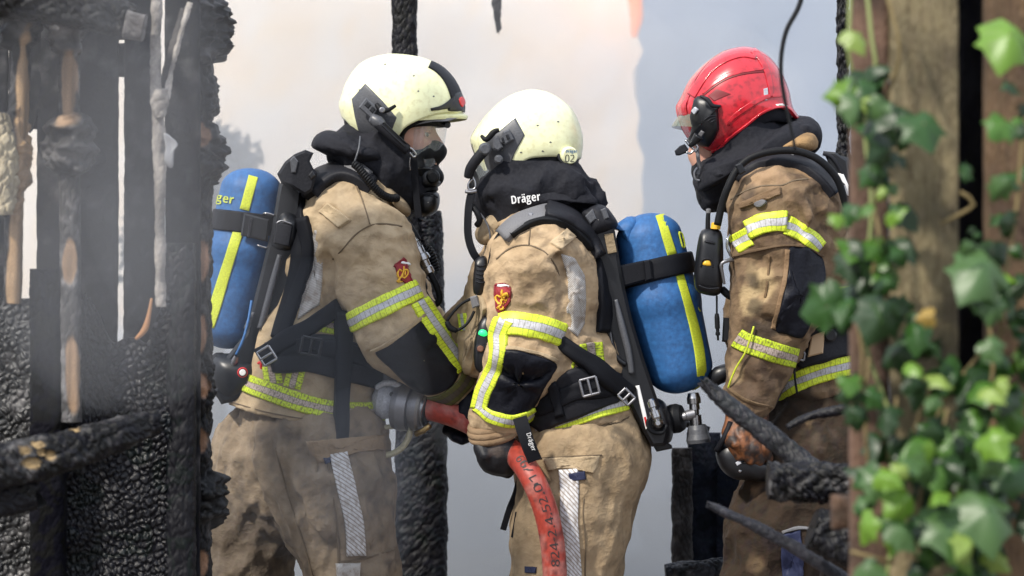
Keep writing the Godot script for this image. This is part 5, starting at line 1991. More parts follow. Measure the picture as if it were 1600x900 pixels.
	pillow("regulator_housing", set_, [330, 560, 352, 552, 380, 556, 402, 566, 409, 588, 396, 606, 376, 622, 356, 630, 338, 620, 329, 596], z + 0.06, 0.075, M.black_plastic, true, 3.0)
	turned("gauge", set_, at(379, 582, z + 0.12), at(379, 582, z + 0.145), [0.0, 0.0135, 0.9, 0.0135, 1.0, 0.011], M.red_plastic, 20)
	turned("gauge_face", set_, at(379, 582, z + 0.13), at(379, 582, z + 0.1465), [0.0, 0.0085, 0.95, 0.0085, 1.0, 0.007, 1.0, 0.0], M.white_print, 20)
	turned("valve_wheel", set_, at(336, 571, z + 0.06), at(350, 571, z + 0.075), [0.0, 0.014, 0.05, 0.03, 0.3, 0.034, 0.7, 0.034, 0.95, 0.03, 1.0, 0.014, 1.0, 0.0], M.rubber, 22)
	turned("valve_wheel", set_, at(326, 572, z + 0.06), at(334, 571, z + 0.07), [0.0, 0.02, 0.2, 0.028, 0.8, 0.028, 1.0, 0.02], M.rubber, 22)
	turned("valve_stem", set_, at(357, 588, z + 0.10), at(370, 556, z + 0.14), [0.0, 0.008, 0.2, 0.011, 0.35, 0.011, 0.36, 0.007, 0.7, 0.007, 0.75, 0.009, 1.0, 0.006], M.dull_steel, 14)
	tube("gauge_line", set_, [393, 470, z + 0.115, 388, 500, z + 0.13, 380, 530, z + 0.14, 369, 554, z + 0.14], 0.0035, M.blue_cover, 8)
	tube("release_pull", set_, [403, 568, z + 0.15, 408, 566, z + 0.155, 408, 574, z + 0.155, 411, 578, z + 0.15], 0.0035, M.red_plastic, 8, 0.004)


# the middle firefighter: cream helmet turned away, left side towards us, hose under the arm
func build_second() -> void:
	var z := 0.06
	var who := thing("person", "middle firefighter in a cream helmet with his back turned, red hose under the arm", "person", Vector3(at(895, 1194, z).x, 0, z))
	var jf := Field.new()
	var tf := Field.new()
	var af := Field.new()
	for e in [[908, 662, 0.0, 880, 570, 0.0, 94, 96, 1.15, 1.2], [880, 570, 0.0, 852, 450, 0.0, 96, 96, 1.2, 1.35], [852, 450, 0.0, 845, 402, 0.0, 96, 80, 1.35, 1.9], [842, 396, 0.0, 805, 335, 0.0, 56, 48, 1.2, 1.1]]:
		limb([jf, tf], z, e)
	for e in [[836, 418, 0.15, 820, 545, 0.18, 68, 57, 1.0, 1.0, 0.05], [818, 560, 0.18, 778, 648, 0.14, 54, 40, 1.0, 1.0, 0.03]]:
		limb([jf, af], z, e)
	for e in [[822, 418, -0.16, 738, 530, -0.18, 66, 50, 1.0, 1.0, 0.05], [738, 530, -0.18, 724, 630, -0.09, 48, 38, 1.0, 1.0, 0.03], [775, 440, 0.02, 745, 560, 0.03, 40, 30, 1.6, 1.6, 0.05]]:
		limb([jf], z, e)
	for f in [jf, tf]:
		shut(f, 905, 674, z + 0.2, Vector3(0.17, -1.0, -0.12))
	for f in [jf, tf, af]:
		rumple(f, 0.013, Vector3(0.75, 1.2, 0.75))
	fold([jf], z + 0.25, [868, 400, 882, 440, 886, 500, 884, 550], 9, 14)
	fold([jf], z + 0.28, [790, 440, 830, 455, 870, 440], 9, 6)
	fold([jf], z + 0.28, [800, 480, 840, 470, 874, 478], 8, -5)
	fold([jf], z + 0.24, [780, 420, 800, 450, 790, 490], 9, 6)
	fold([jf, af], z + 0.24, [775, 575, 810, 590, 850, 580], 9, 8)
	fold([jf, af], z + 0.24, [770, 605, 800, 620, 830, 610], 8, 6)
	fold([jf], z + 0.2, [915, 420, 930, 480, 925, 540], 8, 6)
	fold([jf, tf], z + 0.2, [940, 520, 900, 545, 880, 590], 8, -6)
	var grey := Color(0.22, 0.165, 0.105)
	put("jacket", jf.surface(0.0072, cloth(KHAKI * Color(1.05, 1.0, 0.97), 0.9, [[at(830, 450, z + 0.25), 0.09, 0.4, grey], [at(800, 500, z + 0.25), 0.06, 0.4, grey], [at(860, 680, z + 0.2), 0.10, 0.6, grey], [at(745, 540, z), 0.10, 0.5, grey], [at(960, 655, z + 0.15), 0.07, 0.4, grey]])), M.khaki, who)
	var js := skin_of(jf)
	var ts := skin_of(tf)
	var as_ := js
	# trousers
	var lf := Field.new()
	for e in [[912, 650, 0.0, 918, 712, 0.0, 84, 92, 1.15, 1.15], [905, 715, 0.06, 888, 830, 0.07, 98, 82, 0.9, 0.95, 0.04], [888, 830, 0.07, 876, 920, 0.07, 82, 70, 0.95, 1.0, 0.04], [876, 920, 0.07, 866, 1120, 0.07, 70, 56, 1.0, 1.1, 0.04],
		[930, 720, -0.08, 905, 900, -0.09, 82, 58, 1.0, 1.1, 0.04], [905, 900, -0.09, 900, 1120, -0.09, 58, 54, 1.1, 1.1, 0.04]]:
		limb([lf], z, e)
	rumple(lf, 0.011, Vector3(1.2, 0.6, 1.2))
	fold([lf], z + 0.2, [985, 690, 975, 760, 945, 830, 930, 900], 12, 8)
	fold([lf], z + 0.22, [925, 770, 920, 820, 935, 860], 6, 5)
	fold([lf], z + 0.22, [940, 740, 960, 780, 945, 830], 9, -5)
	fold([lf], z + 0.22, [840, 720, 835, 780, 842, 850], 9, 6)
	put("trousers", lf.surface(0.008, cloth(KHAKI * Color(0.80, 0.77, 0.74), 0.8, [[at(820, 760, z + 0.15), 0.07, 0.5], [at(850, 712, z + 0.2), 0.07, 0.5, grey], [at(975, 800, z), 0.07, 0.4, grey]])), M.khaki, who)
	var ls := skin_of(lf)
	boot("boot", who, 866, z + 0.07, -1.0)
	boot("boot", who, 900, z - 0.09, -1.0)
	strip("reflective_tape", who, ls, [888, 733, 890, 765, 890, 815, 894, 870, 896, 915], [32, 29, 25, 24, 24], M.hatch, 0.007, 3, 0.10)
	patch("pocket_flap", who, ls, [848, 716, 890, 714, 937, 712, 934, 728, 928, 739, 892, 732, 870, 731, 856, 735], M.khaki, 0.006, false, 7.0, 100.0, 0.0, 0.0, KHAKI * 1.0)
	patch("pocket_tab", who, ls, [889, 739, 914, 736, 916, 749, 891, 752], M.navy_tab, 0.008, false, 6.0)
	patch("pocket_tab", who, ls, [821, 885, 839, 886, 838, 896, 821, 895], M.navy_tab, 0.006, false, 6.0)
	strip("seam", who, ls, [838, 716, 890, 713, 940, 711], 2.2, M.stitch, 0.004, 2)
	strip("seam", who, ls, [912, 778, 911, 810, 915, 850, 914, 900], 1.8, M.stitch, 0.002, 2)
	strip("seam", who, ls, [858, 752, 852, 800, 850, 860, 850, 910], 2.2, M.stitch, 0.003, 2)
	# jacket details
	strip("reflective_band", who, js, [838, 672, 860, 664, 880, 657, 930, 641, 978, 628], 27, M.tape, 0.006, 2, 0.054)
	strip("hem_seam", who, ts, [836, 685, 870, 680, 930, 670, 992, 655], 1.8, M.stitch, 0.003, 1)
	strip("reflective_band", who, ts, [882, 548, 879, 594], 34, M.tape, 0.003, 1, 0.054)
	strip("reflective_band", who, ts, [922, 536, 926, 572], 38, M.dull_tape, 0.003, 1, 0.054)
	patch("silver_panel", who, js, [876, 396, 897, 403, 913, 431, 915, 470, 913, 505, 902, 526, 886, 512, 884, 470, 888, 440, 882, 415], M.hatch_patch, 0.004, false, 8.0, 60.0, 0.5)
	patch("shoulder_flap", who, js, [858, 380, 884, 358, 899, 371, 876, 391], M.khaki, 0.007, false, 5.0, 100.0, 0.0, 0.0, KHAKI * 1.1)
	strip("seam", who, js, [776, 405, 800, 386, 830, 384, 856, 398, 874, 430, 882, 470], 2.0, M.stitch, 0.002, 1)
	strip("seam", who, js, [830, 345, 828, 365, 826, 384], 1.8, M.stitch, 0.002, 1)
	# sleeve
	var dir := (at(820, 545, z + 0.18) - at(836, 418, z + 0.15)).normalized()
	strip("reflective_band", who, js, [782, 508, 800, 505, 830, 509, 856, 515, 879, 524], 36, M.tape, 0.007, 1, 0.054, 6.0)
	strip("sleeve_hem", who, as_, [772, 546, 800, 544, 840, 552, 868, 562], 6, M.khaki, 0.008, 1, 0.06, 9.0, KHAKI)
	patch("elbow_patch", who, as_, [778, 549, 806, 547, 840, 556, 869, 568, 864, 585, 852, 602, 842, 622, 830, 640, 806, 650, 776, 648, 755, 636, 757, 610, 768, 580], M.black_patch, 0.007, true, 7.0)
	strip("reflective_band", who, as_, [788, 500, 780, 522, 780, 545, 776, 566, 768, 590, 757, 612, 750, 640], [30, 28, 22, 26, 24, 24], M.tape, 0.010, 1, 0.054, 7.0)
	strip("reflective_band", who, as_, [748, 634, 764, 648, 788, 656, 812, 655, 836, 640], [16, 20, 20, 18, 10], M.tape, 0.010, 1, 0.054, 6.0)
	shield(who, as_, [774, 445, 786, 442, 797, 446, 799, 462, 794, 477, 779, 490, 775, 470], Vector2(786, 464), 1.0, 0.06)
	var cf := Field.new()
	limb([cf], z, [772, 664, 0.14, 770, 676, 0.14, 34, 33, 0.95, 0.95])
	rumple(cf, 0.006)
	put("cuff_lining", cf.surface(0.007), M.black_patch, who)
	for e in [[662, 33, -4], [670, 35, 0], [678, 34, 3]]:
		var g := Geo.new()
		var q := PackedVector3Array()
		for i in 41:
			var an := TAU * i / 40.0
			q.append(at(771 + e[2] * 0.4, e[0], z + 0.14) + Vector3(cos(an) * e[1] / 600.0, cos(an + 0.4) * 0.012 - sin(an) * 0.012, sin(an) * e[1] / 640.0))
		tube_into(g, q, [0.0095, 0.0105, 0.009, 0.0105, 0.0095], 9, Color(0.30, 0.21, 0.13))
		put("knit_cuff", g, M.khaki, who)
	# gloved left hand closed over the hose
	var gz := z + 0.12
	fist("glove", who, [[at(772, 678, gz), at(778, 706, gz + 0.025), 0.047, 0.052], [at(778, 700, gz + 0.045), at(760, 716, gz + 0.045), 0.026, 0.022], [at(760, 716, gz + 0.045), at(764, 728, gz + 0.01), 0.021, 0.019],
		[at(786, 708, gz + 0.05), at(772, 724, gz + 0.045), 0.024, 0.021], [at(772, 724, gz + 0.045), at(778, 734, gz + 0.005), 0.020, 0.018], [at(796, 714, gz + 0.05), at(788, 728, gz + 0.04), 0.023, 0.020], [at(788, 728, gz + 0.04), at(793, 737, gz), 0.019, 0.017],
		[at(803, 714, gz + 0.04), at(800, 728, gz + 0.03), 0.020, 0.018], [at(762, 688, gz + 0.02), at(752, 700, gz + 0.05), 0.022, 0.018], [at(752, 700, gz + 0.05), at(758, 712, gz + 0.07), 0.018, 0.015]], M.glove, 0.0045, func(p: Vector3) -> Color: return Color(0.009, 0.009, 0.012).lerp(Color(0.13, 0.095, 0.075), clampf((0.9 - p.distance_to(at(776, 700, gz + 0.07)) / 0.035 + 0.9 * blotch.get_noise_3dv(p * 4.0)) * 1.3, 0.0, 0.8)), 0.012)
	# hood, collar, head
	var hf := Field.new()
	for e in [[812, 340, 0.0, 818, 270, 0.0, 58, 62, 1.15, 1.15], [800, 300, 0.05, 880, 290, 0.06, 36, 34, 1.6, 1.4, 0.03], [768, 310, 0.0, 776, 290, 0.0, 28, 30, 1.6, 1.6, 0.03], [880, 292, 0.02, 912, 310, 0.0, 34, 28, 1.8, 1.8, 0.03]]:
		limb([hf], z, e)
	rumple(hf, 0.014)
	fold([hf], z + 0.2, [800, 275, 850, 282, 900, 270], 7, 6)
	fold([hf], z + 0.2, [790, 296, 830, 300, 870, 292], 8, -5)
	put("hood", hf.surface(0.007), M.hood, who)
	var flap := pillow("hood_flap", who, [774, 290, 800, 293, 840, 296, 880, 291, 910, 288, 926, 302, 932, 318, 900, 318, 868, 320, 838, 328, 808, 333, 790, 328, 780, 312], z + 0.11, 0.035, M.hood, true, 3.0, 0.018)
	lettering("hood_lettering", flap, {"flat": z + 0.156}, "Dräger", Vector2(821, 310), 12.5, -0.13, M.white_print, 0.006, true, 0.82)
	pillow("collar", who, [742, 368, 750, 348, 768, 332, 786, 329, 802, 338, 794, 352, 782, 362, 772, 380, 756, 384, 746, 378], z + 0.04, 0.06, M.khaki, true, 2.5, 0.012, 6.0, Vector2.ZERO, cloth(KHAKI * 0.85, 0.6))
	var ff := Field.new()
	for e in [[812, 215, 0.0, 816, 220, 0.0, 60, 58, 0.85, 0.85], [780, 255, -0.02, 772, 290, -0.02, 34, 26, 1.1, 1.0, 0.03], [760, 262, -0.02, 752, 276, -0.02, 8, 9, 1.0, 1.0, 0.02]]:
		limb([ff], z, e)
	put("head", ff.surface(0.007), M.skin, who)
	fist("face_mask", who, [[at(765, 275, z), at(752, 290, z), 0.04, 0.034, 1.2], [at(752, 300, z), at(748, 318, z), 0.032, 0.026]], M.rubber, 0.006)
	# helmet
	var helm := helm_new(826, 222, z, [735, 224, 738, 210, 756, 184, 780, 160, 804, 146, 831, 140, 858, 145, 882, 159, 897, 175, 907, 198, 911, 217, 910, 236, 904, 256, 870, 275, 820, 292, 770, 290, 748, 256], 0.130)
	var hs := {"helm": helm}
	var root := helm_shell("helmet", who, helm, [735, 226, 742, 229, 750, 236, 755, 252, 759, 272, 763, 282, 770, 281, 786, 277, 802, 268, 822, 250, 846, 245.5, 876, 245.5, 900, 250, 909, 246], M.cream_shell)
	root.set_meta("label", "cream helmet with a round numbered plate at the back")
	var inner := helm_new(826, 226, z, [744, 224, 760, 190, 800, 155, 850, 150, 890, 172, 904, 215, 905, 250, 898, 280, 860, 288, 820, 292, 775, 288, 752, 256], 0.12)
	helm_shell("helmet_lining", who, inner, [746, 230, 756, 240, 762, 262, 770, 284, 800, 276, 824, 270, 850, 266, 880, 268, 898, 276, 903, 268], M.rubber)
	patch("side_plate", root, hs, [805.5, 184, 820, 211, 804, 240, 796, 262, 780, 267, 764, 271, 757, 250, 759, 221, 782, 204], M.grey_plastic, 0.003, false, 6.0)
	plate("bracket", root, [786, 206, 796, 202, 803, 218, 790, 226, 780, 222], z + 0.136, 0.010, M.grey_plastic, 2.0)
	plate("bracket", root, [770, 216, 778, 212, 786, 230, 778, 236, 770, 232], z + 0.136, 0.010, M.grey_plastic, 2.0)
	plate("bracket_slot", root, [790, 211, 794, 209, 797, 216, 793, 219], z + 0.148, 0.002, M.black_plastic, 1.0)
	plate("bracket_slot", root, [783, 216, 786, 214, 789, 222, 786, 224], z + 0.146, 0.002, M.black_plastic, 1.0)
	tube("thumb_lever", root, [752, 212, z + 0.13, 760, 218, z + 0.138, 772, 206, z + 0.142, 780, 203, z + 0.142], [0.004, 0.007, 0.008, 0.005], M.rubber, 10, 0.006)
	turned("knob", root, at(758, 233, z + 0.115), at(758, 233, z + 0.155), [0.0, 0.017, 0.8, 0.016, 1.0, 0.011, 1.0, 0.0], M.grey_plastic, 16)
	turned("knob", root, at(779, 249, z + 0.125), at(779, 249, z + 0.148), [0.0, 0.012, 0.8, 0.011, 1.0, 0.007, 1.0, 0.0], M.grey_plastic, 16)
	tube("mask_arm", root, [756, 236, z + 0.135, 744, 250, z + 0.13, 735, 264, z + 0.12, 732, 276, z + 0.11], [0.014, 0.0135, 0.0135, 0.012], M.padding, 14, 0.008)
	tube("clip", root, [738, 276, z + 0.11, 742, 284, z + 0.11, 742, 294, z + 0.11, 733, 296, z + 0.11, 732, 288, z + 0.11, 738, 280, z + 0.11], 0.003, M.steel, 8, 0.004)
	tube("clip", root, [727, 299, z + 0.11, 736, 300, z + 0.112, 745, 298, z + 0.11], 0.0045, M.dull_steel, 8, 0.004)
	for e in [[846, 236], [838, 196], [870, 190], [812, 238], [858, 222]]:
		patch("scuff_mark", root, hs, [e[0], e[1], e[0] + 2.2, e[1] - 1.2, e[0] + 4.5, e[1] + 0.6, e[0] + 1.4, e[1] + 1.4], M.grey_plastic, 0.0006, false, 3.0)
	var disc := Geo.new()
	turned_into(disc, helm_touch(helm, Vector2(885, 242)) - Vector3(0.0, 0.0, 0.012), helm_touch(helm, Vector2(885, 242)) + Vector3(0.010, -0.003, 0.016), [0.0, 0.0235, 0.8, 0.0225, 1.0, 0.019, 1.0, 0.0], 28)
	var rd := put("number_plate", disc, M.cream_shell, root)
	var face := helm_touch(helm, Vector2(885, 242)) + Vector3(0.010, -0.003, 0.016)
	var fn := Vector3(0.010, -0.003, 0.028).normalized()
	var fr := Vector3.UP.cross(fn).normalized()
	var on_plate := func(q: Vector2) -> Vector3: return face + fr * (q.x - 1.0) / 600.0 - fn.cross(fr) * (q.y + 4.0) / 600.0 + fn * 0.0008
	var on_top := func(q: Vector2) -> Vector3: return face + fr * (q.x + 1.0) / 600.0 - fn.cross(fr) * (q.y - 7.0) / 600.0 + fn * 0.0008
	lettering("plate_number", root, {}, "02", Vector2.ZERO, 11, 0.0, M.black_print, 0.0, false, 1.0, on_plate)
	lettering("plate_lettering", root, {}, "Dräger", Vector2.ZERO, 4.6, 0.0, M.blue_print, 0.0, true, 0.9, on_top)
	var dz: float = helm_touch(helm, Vector2(885, 242)).z
	tube("plate_edge", root, [878, 229, dz + 0.004, 872, 232, dz + 0.006, 872, 240, dz + 0.008, 874, 248, dz + 0.01, 880, 255, dz + 0.012, 888, 257, dz + 0.012], [0.006, 0.005, 0.004, 0.003], M.black_plastic, 8, 0.005)
	tube("plate_edge", root, [898, 236, dz - 0.004, 899, 244, dz - 0.002, 896, 251, dz + 0.002], 0.0018, M.grey_plastic, 6, 0.005)
	# a glimpse of the clear lens in front of the face
	var lg := Geo.new()
	var rows := []
	for e in [[744, 238], [742, 262], [745, 286]]:
		var row := PackedVector3Array()
		for j in 17:
			var an := lerpf(-1.2, 1.2, j / 16.0)
			var c := at(790, e[1], z)
			row.append(c + Vector3(cos(an) * (at(e[0], e[1], z).x - c.x), 0, sin(an) * 0.09))
		rows.append(row)
	lg.grid(rows, Vector3.LEFT)
	put("mask_lens", lg, M.clear_visor, who)
	# loose helmet strap and cables at the chest
	ribbon("mask_strap", who, [737, 300, z + 0.11, 733, 318, z + 0.11, 731, 345, z + 0.115, 732, 372, z + 0.12, 740, 396, z + 0.125, 752, 410, z + 0.12, 762, 414, z + 0.11], 0.020, Vector3(1, 0.1, 0.2), M.webbing, 0.003, Vector3(0.6, 0.8, 0.2))
	tube("mask_hose", who, [738, 322, z + 0.10, 746, 332, z + 0.11, 750, 344, z + 0.11, 745, 352, z + 0.10], 0.008, M.rubber, 10)
	tube("cable", who, [744, 326, z + 0.11, 758, 344, z + 0.115, 765, 362, z + 0.12, 766, 384, z + 0.12, 764, 400, z + 0.12], 0.0026, M.grey_plastic, 7)
	tube("shoulder_hose", who, [792, 356, z + 0.17, 776, 378, z + 0.17, 768, 410, z + 0.165, 764, 450, z + 0.165, 760, 492, z + 0.165], 0.0095, M.rubber, 12)
	pillow("speaker_microphone", who, [744, 404, 758, 400, 763, 412, 762, 436, 756, 456, 748, 462, 740, 458, 739, 438, 741, 418], z + 0.15, 0.022, M.black_plastic, true, 3.0)
	for i in 5:
		tube("grip_rib", who, [744.0, 414.0 + i * 6.5, z + 0.17, 751, 416.0 + i * 6.5, z + 0.174, 759, 414.0 + i * 6.5, z + 0.17], 0.0022, M.padding, 6, 0.005)
	tube("loop_cable", who, [738, 466, z + 0.16, 722, 474, z + 0.165, 708, 488, z + 0.165, 698, 502, z + 0.165], 0.0038, M.rubber, 9)
	tube("loop_cable", who, [698, 502, z + 0.165, 703, 512, z + 0.166, 714, 517, z + 0.166], [0.006, 0.0085, 0.0065], M.rubber, 10)
	tube("loop_cable", who, [712, 517, z + 0.166, 724, 511, z + 0.165, 734, 500, z + 0.16, 741, 486, z + 0.158], 0.0038, M.rubber, 9)
	plate("cable_plug", who, [734, 464, 745, 461, 751, 478, 738, 482], z + 0.165, 0.011, M.grey_webbing, 2.0)
	patch("jacket_front", who, js, [738, 470, 752, 462, 760, 480, 752, 520, 744, 560, 738, 582, 726, 578, 728, 540], M.khaki, 0.010, true, 6.0, 100.0, 0.0, 0.0, KHAKI * 0.8)
	strip("reflective_band", who, js, [722, 490, 726, 516], 14, M.tape, 0.003, 1, 0.054)
	var alarm := thing("body_alarm", "black personal alarm with a green light hanging at the middle firefighter's chest", "alarm", at(756, 582, z + 0.17))
	pillow("case", alarm, [752, 498, 762, 492, 769, 500, 774, 530, 774, 556, 768, 576, 756, 584, 744, 578, 740, 560, 741, 536, 746, 512], z + 0.185, 0.024, M.black_plastic, true, 3.0)
	pillow("lamp", alarm, [747, 522, 751, 515, 759, 516, 762, 523, 756, 526], z + 0.205, 0.012, M.green_lamp, true, 2.5)
	turned("button", alarm, at(751, 545, z + 0.20), at(750.5, 545, z + 0.214), [0.0, 0.0085, 0.8, 0.0085, 1.0, 0.006, 1.0, 0.0], mat("brown_button", lin(0.16, 0.07, 0.045), 0.5), 16)
	turned("button_ring", alarm, at(751, 545, z + 0.20), at(750.5, 545, z + 0.210), [0.0, 0.0125, 0.9, 0.0125, 1.0, 0.0085], M.padding, 18)
	tube("collar", alarm, [757, 502, z + 0.185, 765, 500, z + 0.185], 0.011, M.rubber, 12)

	# breathing apparatus
	var set_ := thing("breathing_apparatus", "breathing apparatus with a blue cylinder cover on the middle firefighter's back", "breathing apparatus", at(1030, 705, z), "breathing sets worn on the back")
	var cf2 := cylinder_cover(set_, z, [1014, 372, 51, 1034, 470, 58, 1034, 470, 58, 1062, 575, 51], [[958, 356, 985, 352, 1010, 342, 1050, 334], [991, 480, 1000, 520, 1012, 570], [1030, 615, 1045, 600, 1060, 596], [1000, 490, 1006, 500, 1004, 515], [1075, 590, 1090, 610, 1096, 622]])
	var cs := skin_of(cf2)
	pillow("cover_corner", set_, [955, 356, 968, 346, 986, 338, 1000, 346, 996, 372, 984, 392, 974, 376, 970, 362], z + 0.02, 0.05, M.blue_cover, true, 2.4, 0.012)
	strip("cylinder_stripe", set_, cs, [1031, 336, 1040, 366, 1050, 398], 14, M.lime, 0.003)
	strip("cylinder_stripe", set_, cs, [1062, 430, 1070, 458, 1082, 500, 1092, 545, 1096, 585, 1093, 620], [12, 13, 14, 15, 15, 14], M.lime, 0.003)
	tube("cover_lettering", set_, [1061, 364, z + 0.05, 1064, 376, z + 0.048, 1067, 386, z + 0.046, 1070, 384, z + 0.038, 1066, 366, z + 0.04, 1061, 363, z + 0.048], 0.0025, M.lime, 6, 0.005)
	tube("cover_lettering", set_, [1087, 458, z + 0.05, 1087, 468, z + 0.05, 1090, 480, z + 0.048, 1094, 486, z + 0.04], 0.0025, M.lime, 6, 0.005)
	var cdir := (at(1062, 575, z) - at(1014, 372, z)).normalized()
	ring("cylinder_strap", set_, cf2, at(1024, 424, z), at(1024, 424, z) + (cdir + Vector3(0.02, 0, 0.03)).normalized(), 0.052, M.webbing, 0.007)
	plate("strap_buckle", set_, [1005, 408, 1016, 405, 1020, 436, 1008, 440], z + 0.108, 0.006, M.webbing, 2.0)
	strip("cylinder_strap", set_, skin_of(cf2), [1010, 424, 1040, 417, 1082, 409], 33, M.webbing, 0.013, 2)
	plate("strap_arm", set_, [940, 424, 958, 417, 1010, 406, 1012, 438, 962, 452, 944, 448], z + 0.07, 0.035, M.webbing, 3.0)
	plate("backplate", set_, [924, 352, 944, 344, 960, 356, 972, 430, 988, 500, 1006, 560, 1026, 620, 1046, 672, 1040, 696, 1018, 698, 992, 650, 964, 590, 944, 520, 934, 440], z, 0.12, M.black_plastic, 5.0)
	patch("strap_window", set_, {"flat": z + 0.124}, [944, 366, 958, 364, 964, 394, 950, 397], M.khaki, 0.002, false, 6.0, 100.0, 0.0, 0.0, KHAKI * 0.6)
	tube("frame_rail", set_, [934, 462, z + 0.126, 946, 500, z + 0.126, 952, 520, z + 0.126, 962, 556, z + 0.126, 978, 570, z + 0.124], [0.006, 0.008, 0.007, 0.007], M.black_plastic, 9, 0.01)
	tube("frame_edge", set_, [940, 464, z + 0.131, 950, 500, z + 0.131, 956, 536, z + 0.131], 0.0025, M.grey_webbing, 7, 0.01)
	tube("frame_rail", set_, [962, 468, z + 0.124, 972, 510, z + 0.126, 982, 550, z + 0.126, 987, 584, z + 0.124], [0.005, 0.009, 0.009, 0.007], M.grey_plastic, 9, 0.01)
	plate("label_strip", set_, [993, 603, 999, 602, 1015, 668, 1009, 671], z + 0.122, 0.003, M.white_print, 1.0)
	plate("label_print", set_, [1006, 652, 1009, 651, 1012, 664, 1009, 666], z + 0.1255, 0.001, M.red_plastic, 0.5)
	pillow("regulator_housing", set_, [1000, 640, 1016, 622, 1036, 626, 1046, 644, 1052, 668, 1048, 690, 1030, 696, 1012, 684], z + 0.05, 0.075, M.black_plastic, true, 3.0)
	turned("regulator_valve", set_, at(1016, 624, z + 0.12), at(1028, 660, z + 0.13), [0.0, 0.008, 0.1, 0.012, 0.35, 0.012, 0.37, 0.008, 0.5, 0.008, 0.52, 0.014, 0.8, 0.014, 1.0, 0.008], M.steel, 16)
	turned("regulator_cap", set_, at(1028, 661, z + 0.10), at(1028, 661, z + 0.145), [0.0, 0.016, 0.5, 0.017, 0.8, 0.013, 1.0, 0.006, 1.0, 0.0], M.steel, 20)
	tube("regulator_ring", set_, [1020, 648, z + 0.13, 1012, 660, z + 0.132, 1018, 674, z + 0.132, 1034, 676, z + 0.13, 1042, 664, z + 0.125], 0.005, M.rubber, 9, 0.006)
	plate("carry_hook", set_, [1012, 682, 1040, 676, 1044, 692, 1050, 696, 1050, 701, 1026, 706], z + 0.05, 0.03, M.black_plastic, 2.5)
	turned("valve_wheel", set_, at(1042, 656, z + 0.02), at(1068, 652, z + 0.035), [0.0, 0.012, 0.05, 0.034, 0.35, 0.038, 0.65, 0.038, 0.95, 0.032, 1.0, 0.014, 1.0, 0.0], M.rubber, 26)
	turned("cylinder_valve", set_, at(1083, 614, z + 0.03), at(1088, 668, z + 0.03), [0.0, 0.014, 0.15, 0.018, 0.3, 0.018, 0.32, 0.013, 0.48, 0.014, 0.5, 0.011, 0.62, 0.011, 0.64, 0.016, 0.95, 0.016, 1.0, 0.012], M.steel, 18)
	turned("valve_stub", set_, at(1064, 652, z + 0.035), at(1088, 646, z + 0.035), [0.0, 0.010, 0.3, 0.012, 0.35, 0.014, 0.9, 0.014, 1.0, 0.010], M.dull_steel, 16)
	turned("valve_knob", set_, at(1089, 664, z + 0.03), at(1092, 692, z + 0.03), [0.0, 0.022, 0.25, 0.026, 0.5, 0.028, 0.8, 0.032, 1.0, 0.030, 1.0, 0.0], M.grey_plastic, 8)
	# harness
	pillow("shoulder_yoke", set_, [906, 330, 916, 324, 928, 318, 946, 322, 958, 336, 966, 352, 954, 362, 936, 368, 924, 370, 914, 352], z + 0.09, 0.055, M.padding, true, 3.0, 0.004)
	plate("yoke_slot", set_, [914, 338, 926, 326, 932, 342, 922, 350], z + 0.142, 0.004, M.grey_plastic, 1.5)
	plate("yoke_slot", set_, [938, 328, 946, 324, 952, 340, 944, 344], z + 0.142, 0.004, M.grey_plastic, 1.5)
	strip("shoulder_strap", set_, js, [788, 372, 803, 356, 821, 345, 846, 336, 872, 333], 20, M.grey_webbing, 0.016, 2)
	strip("shoulder_strap", set_, js, [852, 335, 880, 337, 905, 350, 925, 370, 940, 400], [20, 28, 34, 30, 22], M.padding, 0.024, 2)
	strip("strap_piping", set_, js, [801, 370, 823, 355, 850, 347, 878, 352, 902, 368, 922, 390], 6, M.rubber, 0.016, 2)
	strip("side_strap", set_, ts, [936, 366, 942, 420, 944, 470, 940, 520], 18, M.webbing, 0.014, 3)
	turned("strap_rivet", set_, sight(jf, Vector2(829, 340), 0.75), sight(jf, Vector2(829, 340), 0.75) + Vector3(0, 0.008, 0.026), [0.0, 0.007, 0.9, 0.007, 1.0, 0.004, 1.0, 0.0], M.dull_steel, 12)
	strip("waist_belt", set_, ts, [832, 662, 850, 640, 880, 622, 920, 606, 964, 606], [44, 62, 76, 74, 50], M.padding, 0.016, 4)
	strip("belt_webbing", set_, ts, [840, 640, 870, 622, 905, 608, 950, 604], 30, M.webbing, 0.022, 4)
	strip("belt_loop", set_, ts, [862, 592, 870, 620, 878, 650], 14, M.webbing, 0.026, 2)
	buckle("belt_buckle", set_, 921, 604, 26, 26, -0.25, z + 0.262, M.dull_steel)
	plate("buckle_pad", set_, [908, 594, 932, 588, 938, 606, 914, 612], z + 0.252, 0.006, M.webbing, 1.5)
	strip("diagonal_strap", set_, ts, [868, 530, 895, 550, 925, 574, 950, 598, 975, 618], [26, 25, 25, 26, 24], M.webbing, 0.030, 5)
	buckle("strap_slider", set_, 979, 620, 22, 16, 0.8, z + 0.215, M.dull_steel)
	ribbon("hanging_strap", set_, [812, 652, z + 0.27, 818, 672, z + 0.275, 826, 696, z + 0.275, 836, 720, z + 0.265], 0.036, Vector3(1, 0.4, 0), M.webbing)
	lettering("strap_lettering", set_, {"flat": z + 0.279}, "Dräger", Vector2(830, 690), 7.0, 1.25, M.white_print, 0.002, false)
	ribbon("loose_strap", set_, [812, 745, z + 0.10, 806, 770, z + 0.09, 796, 795, z + 0.08, 786, 828, z + 0.07], 0.016, Vector3(1, 0.5, 0), M.webbing)
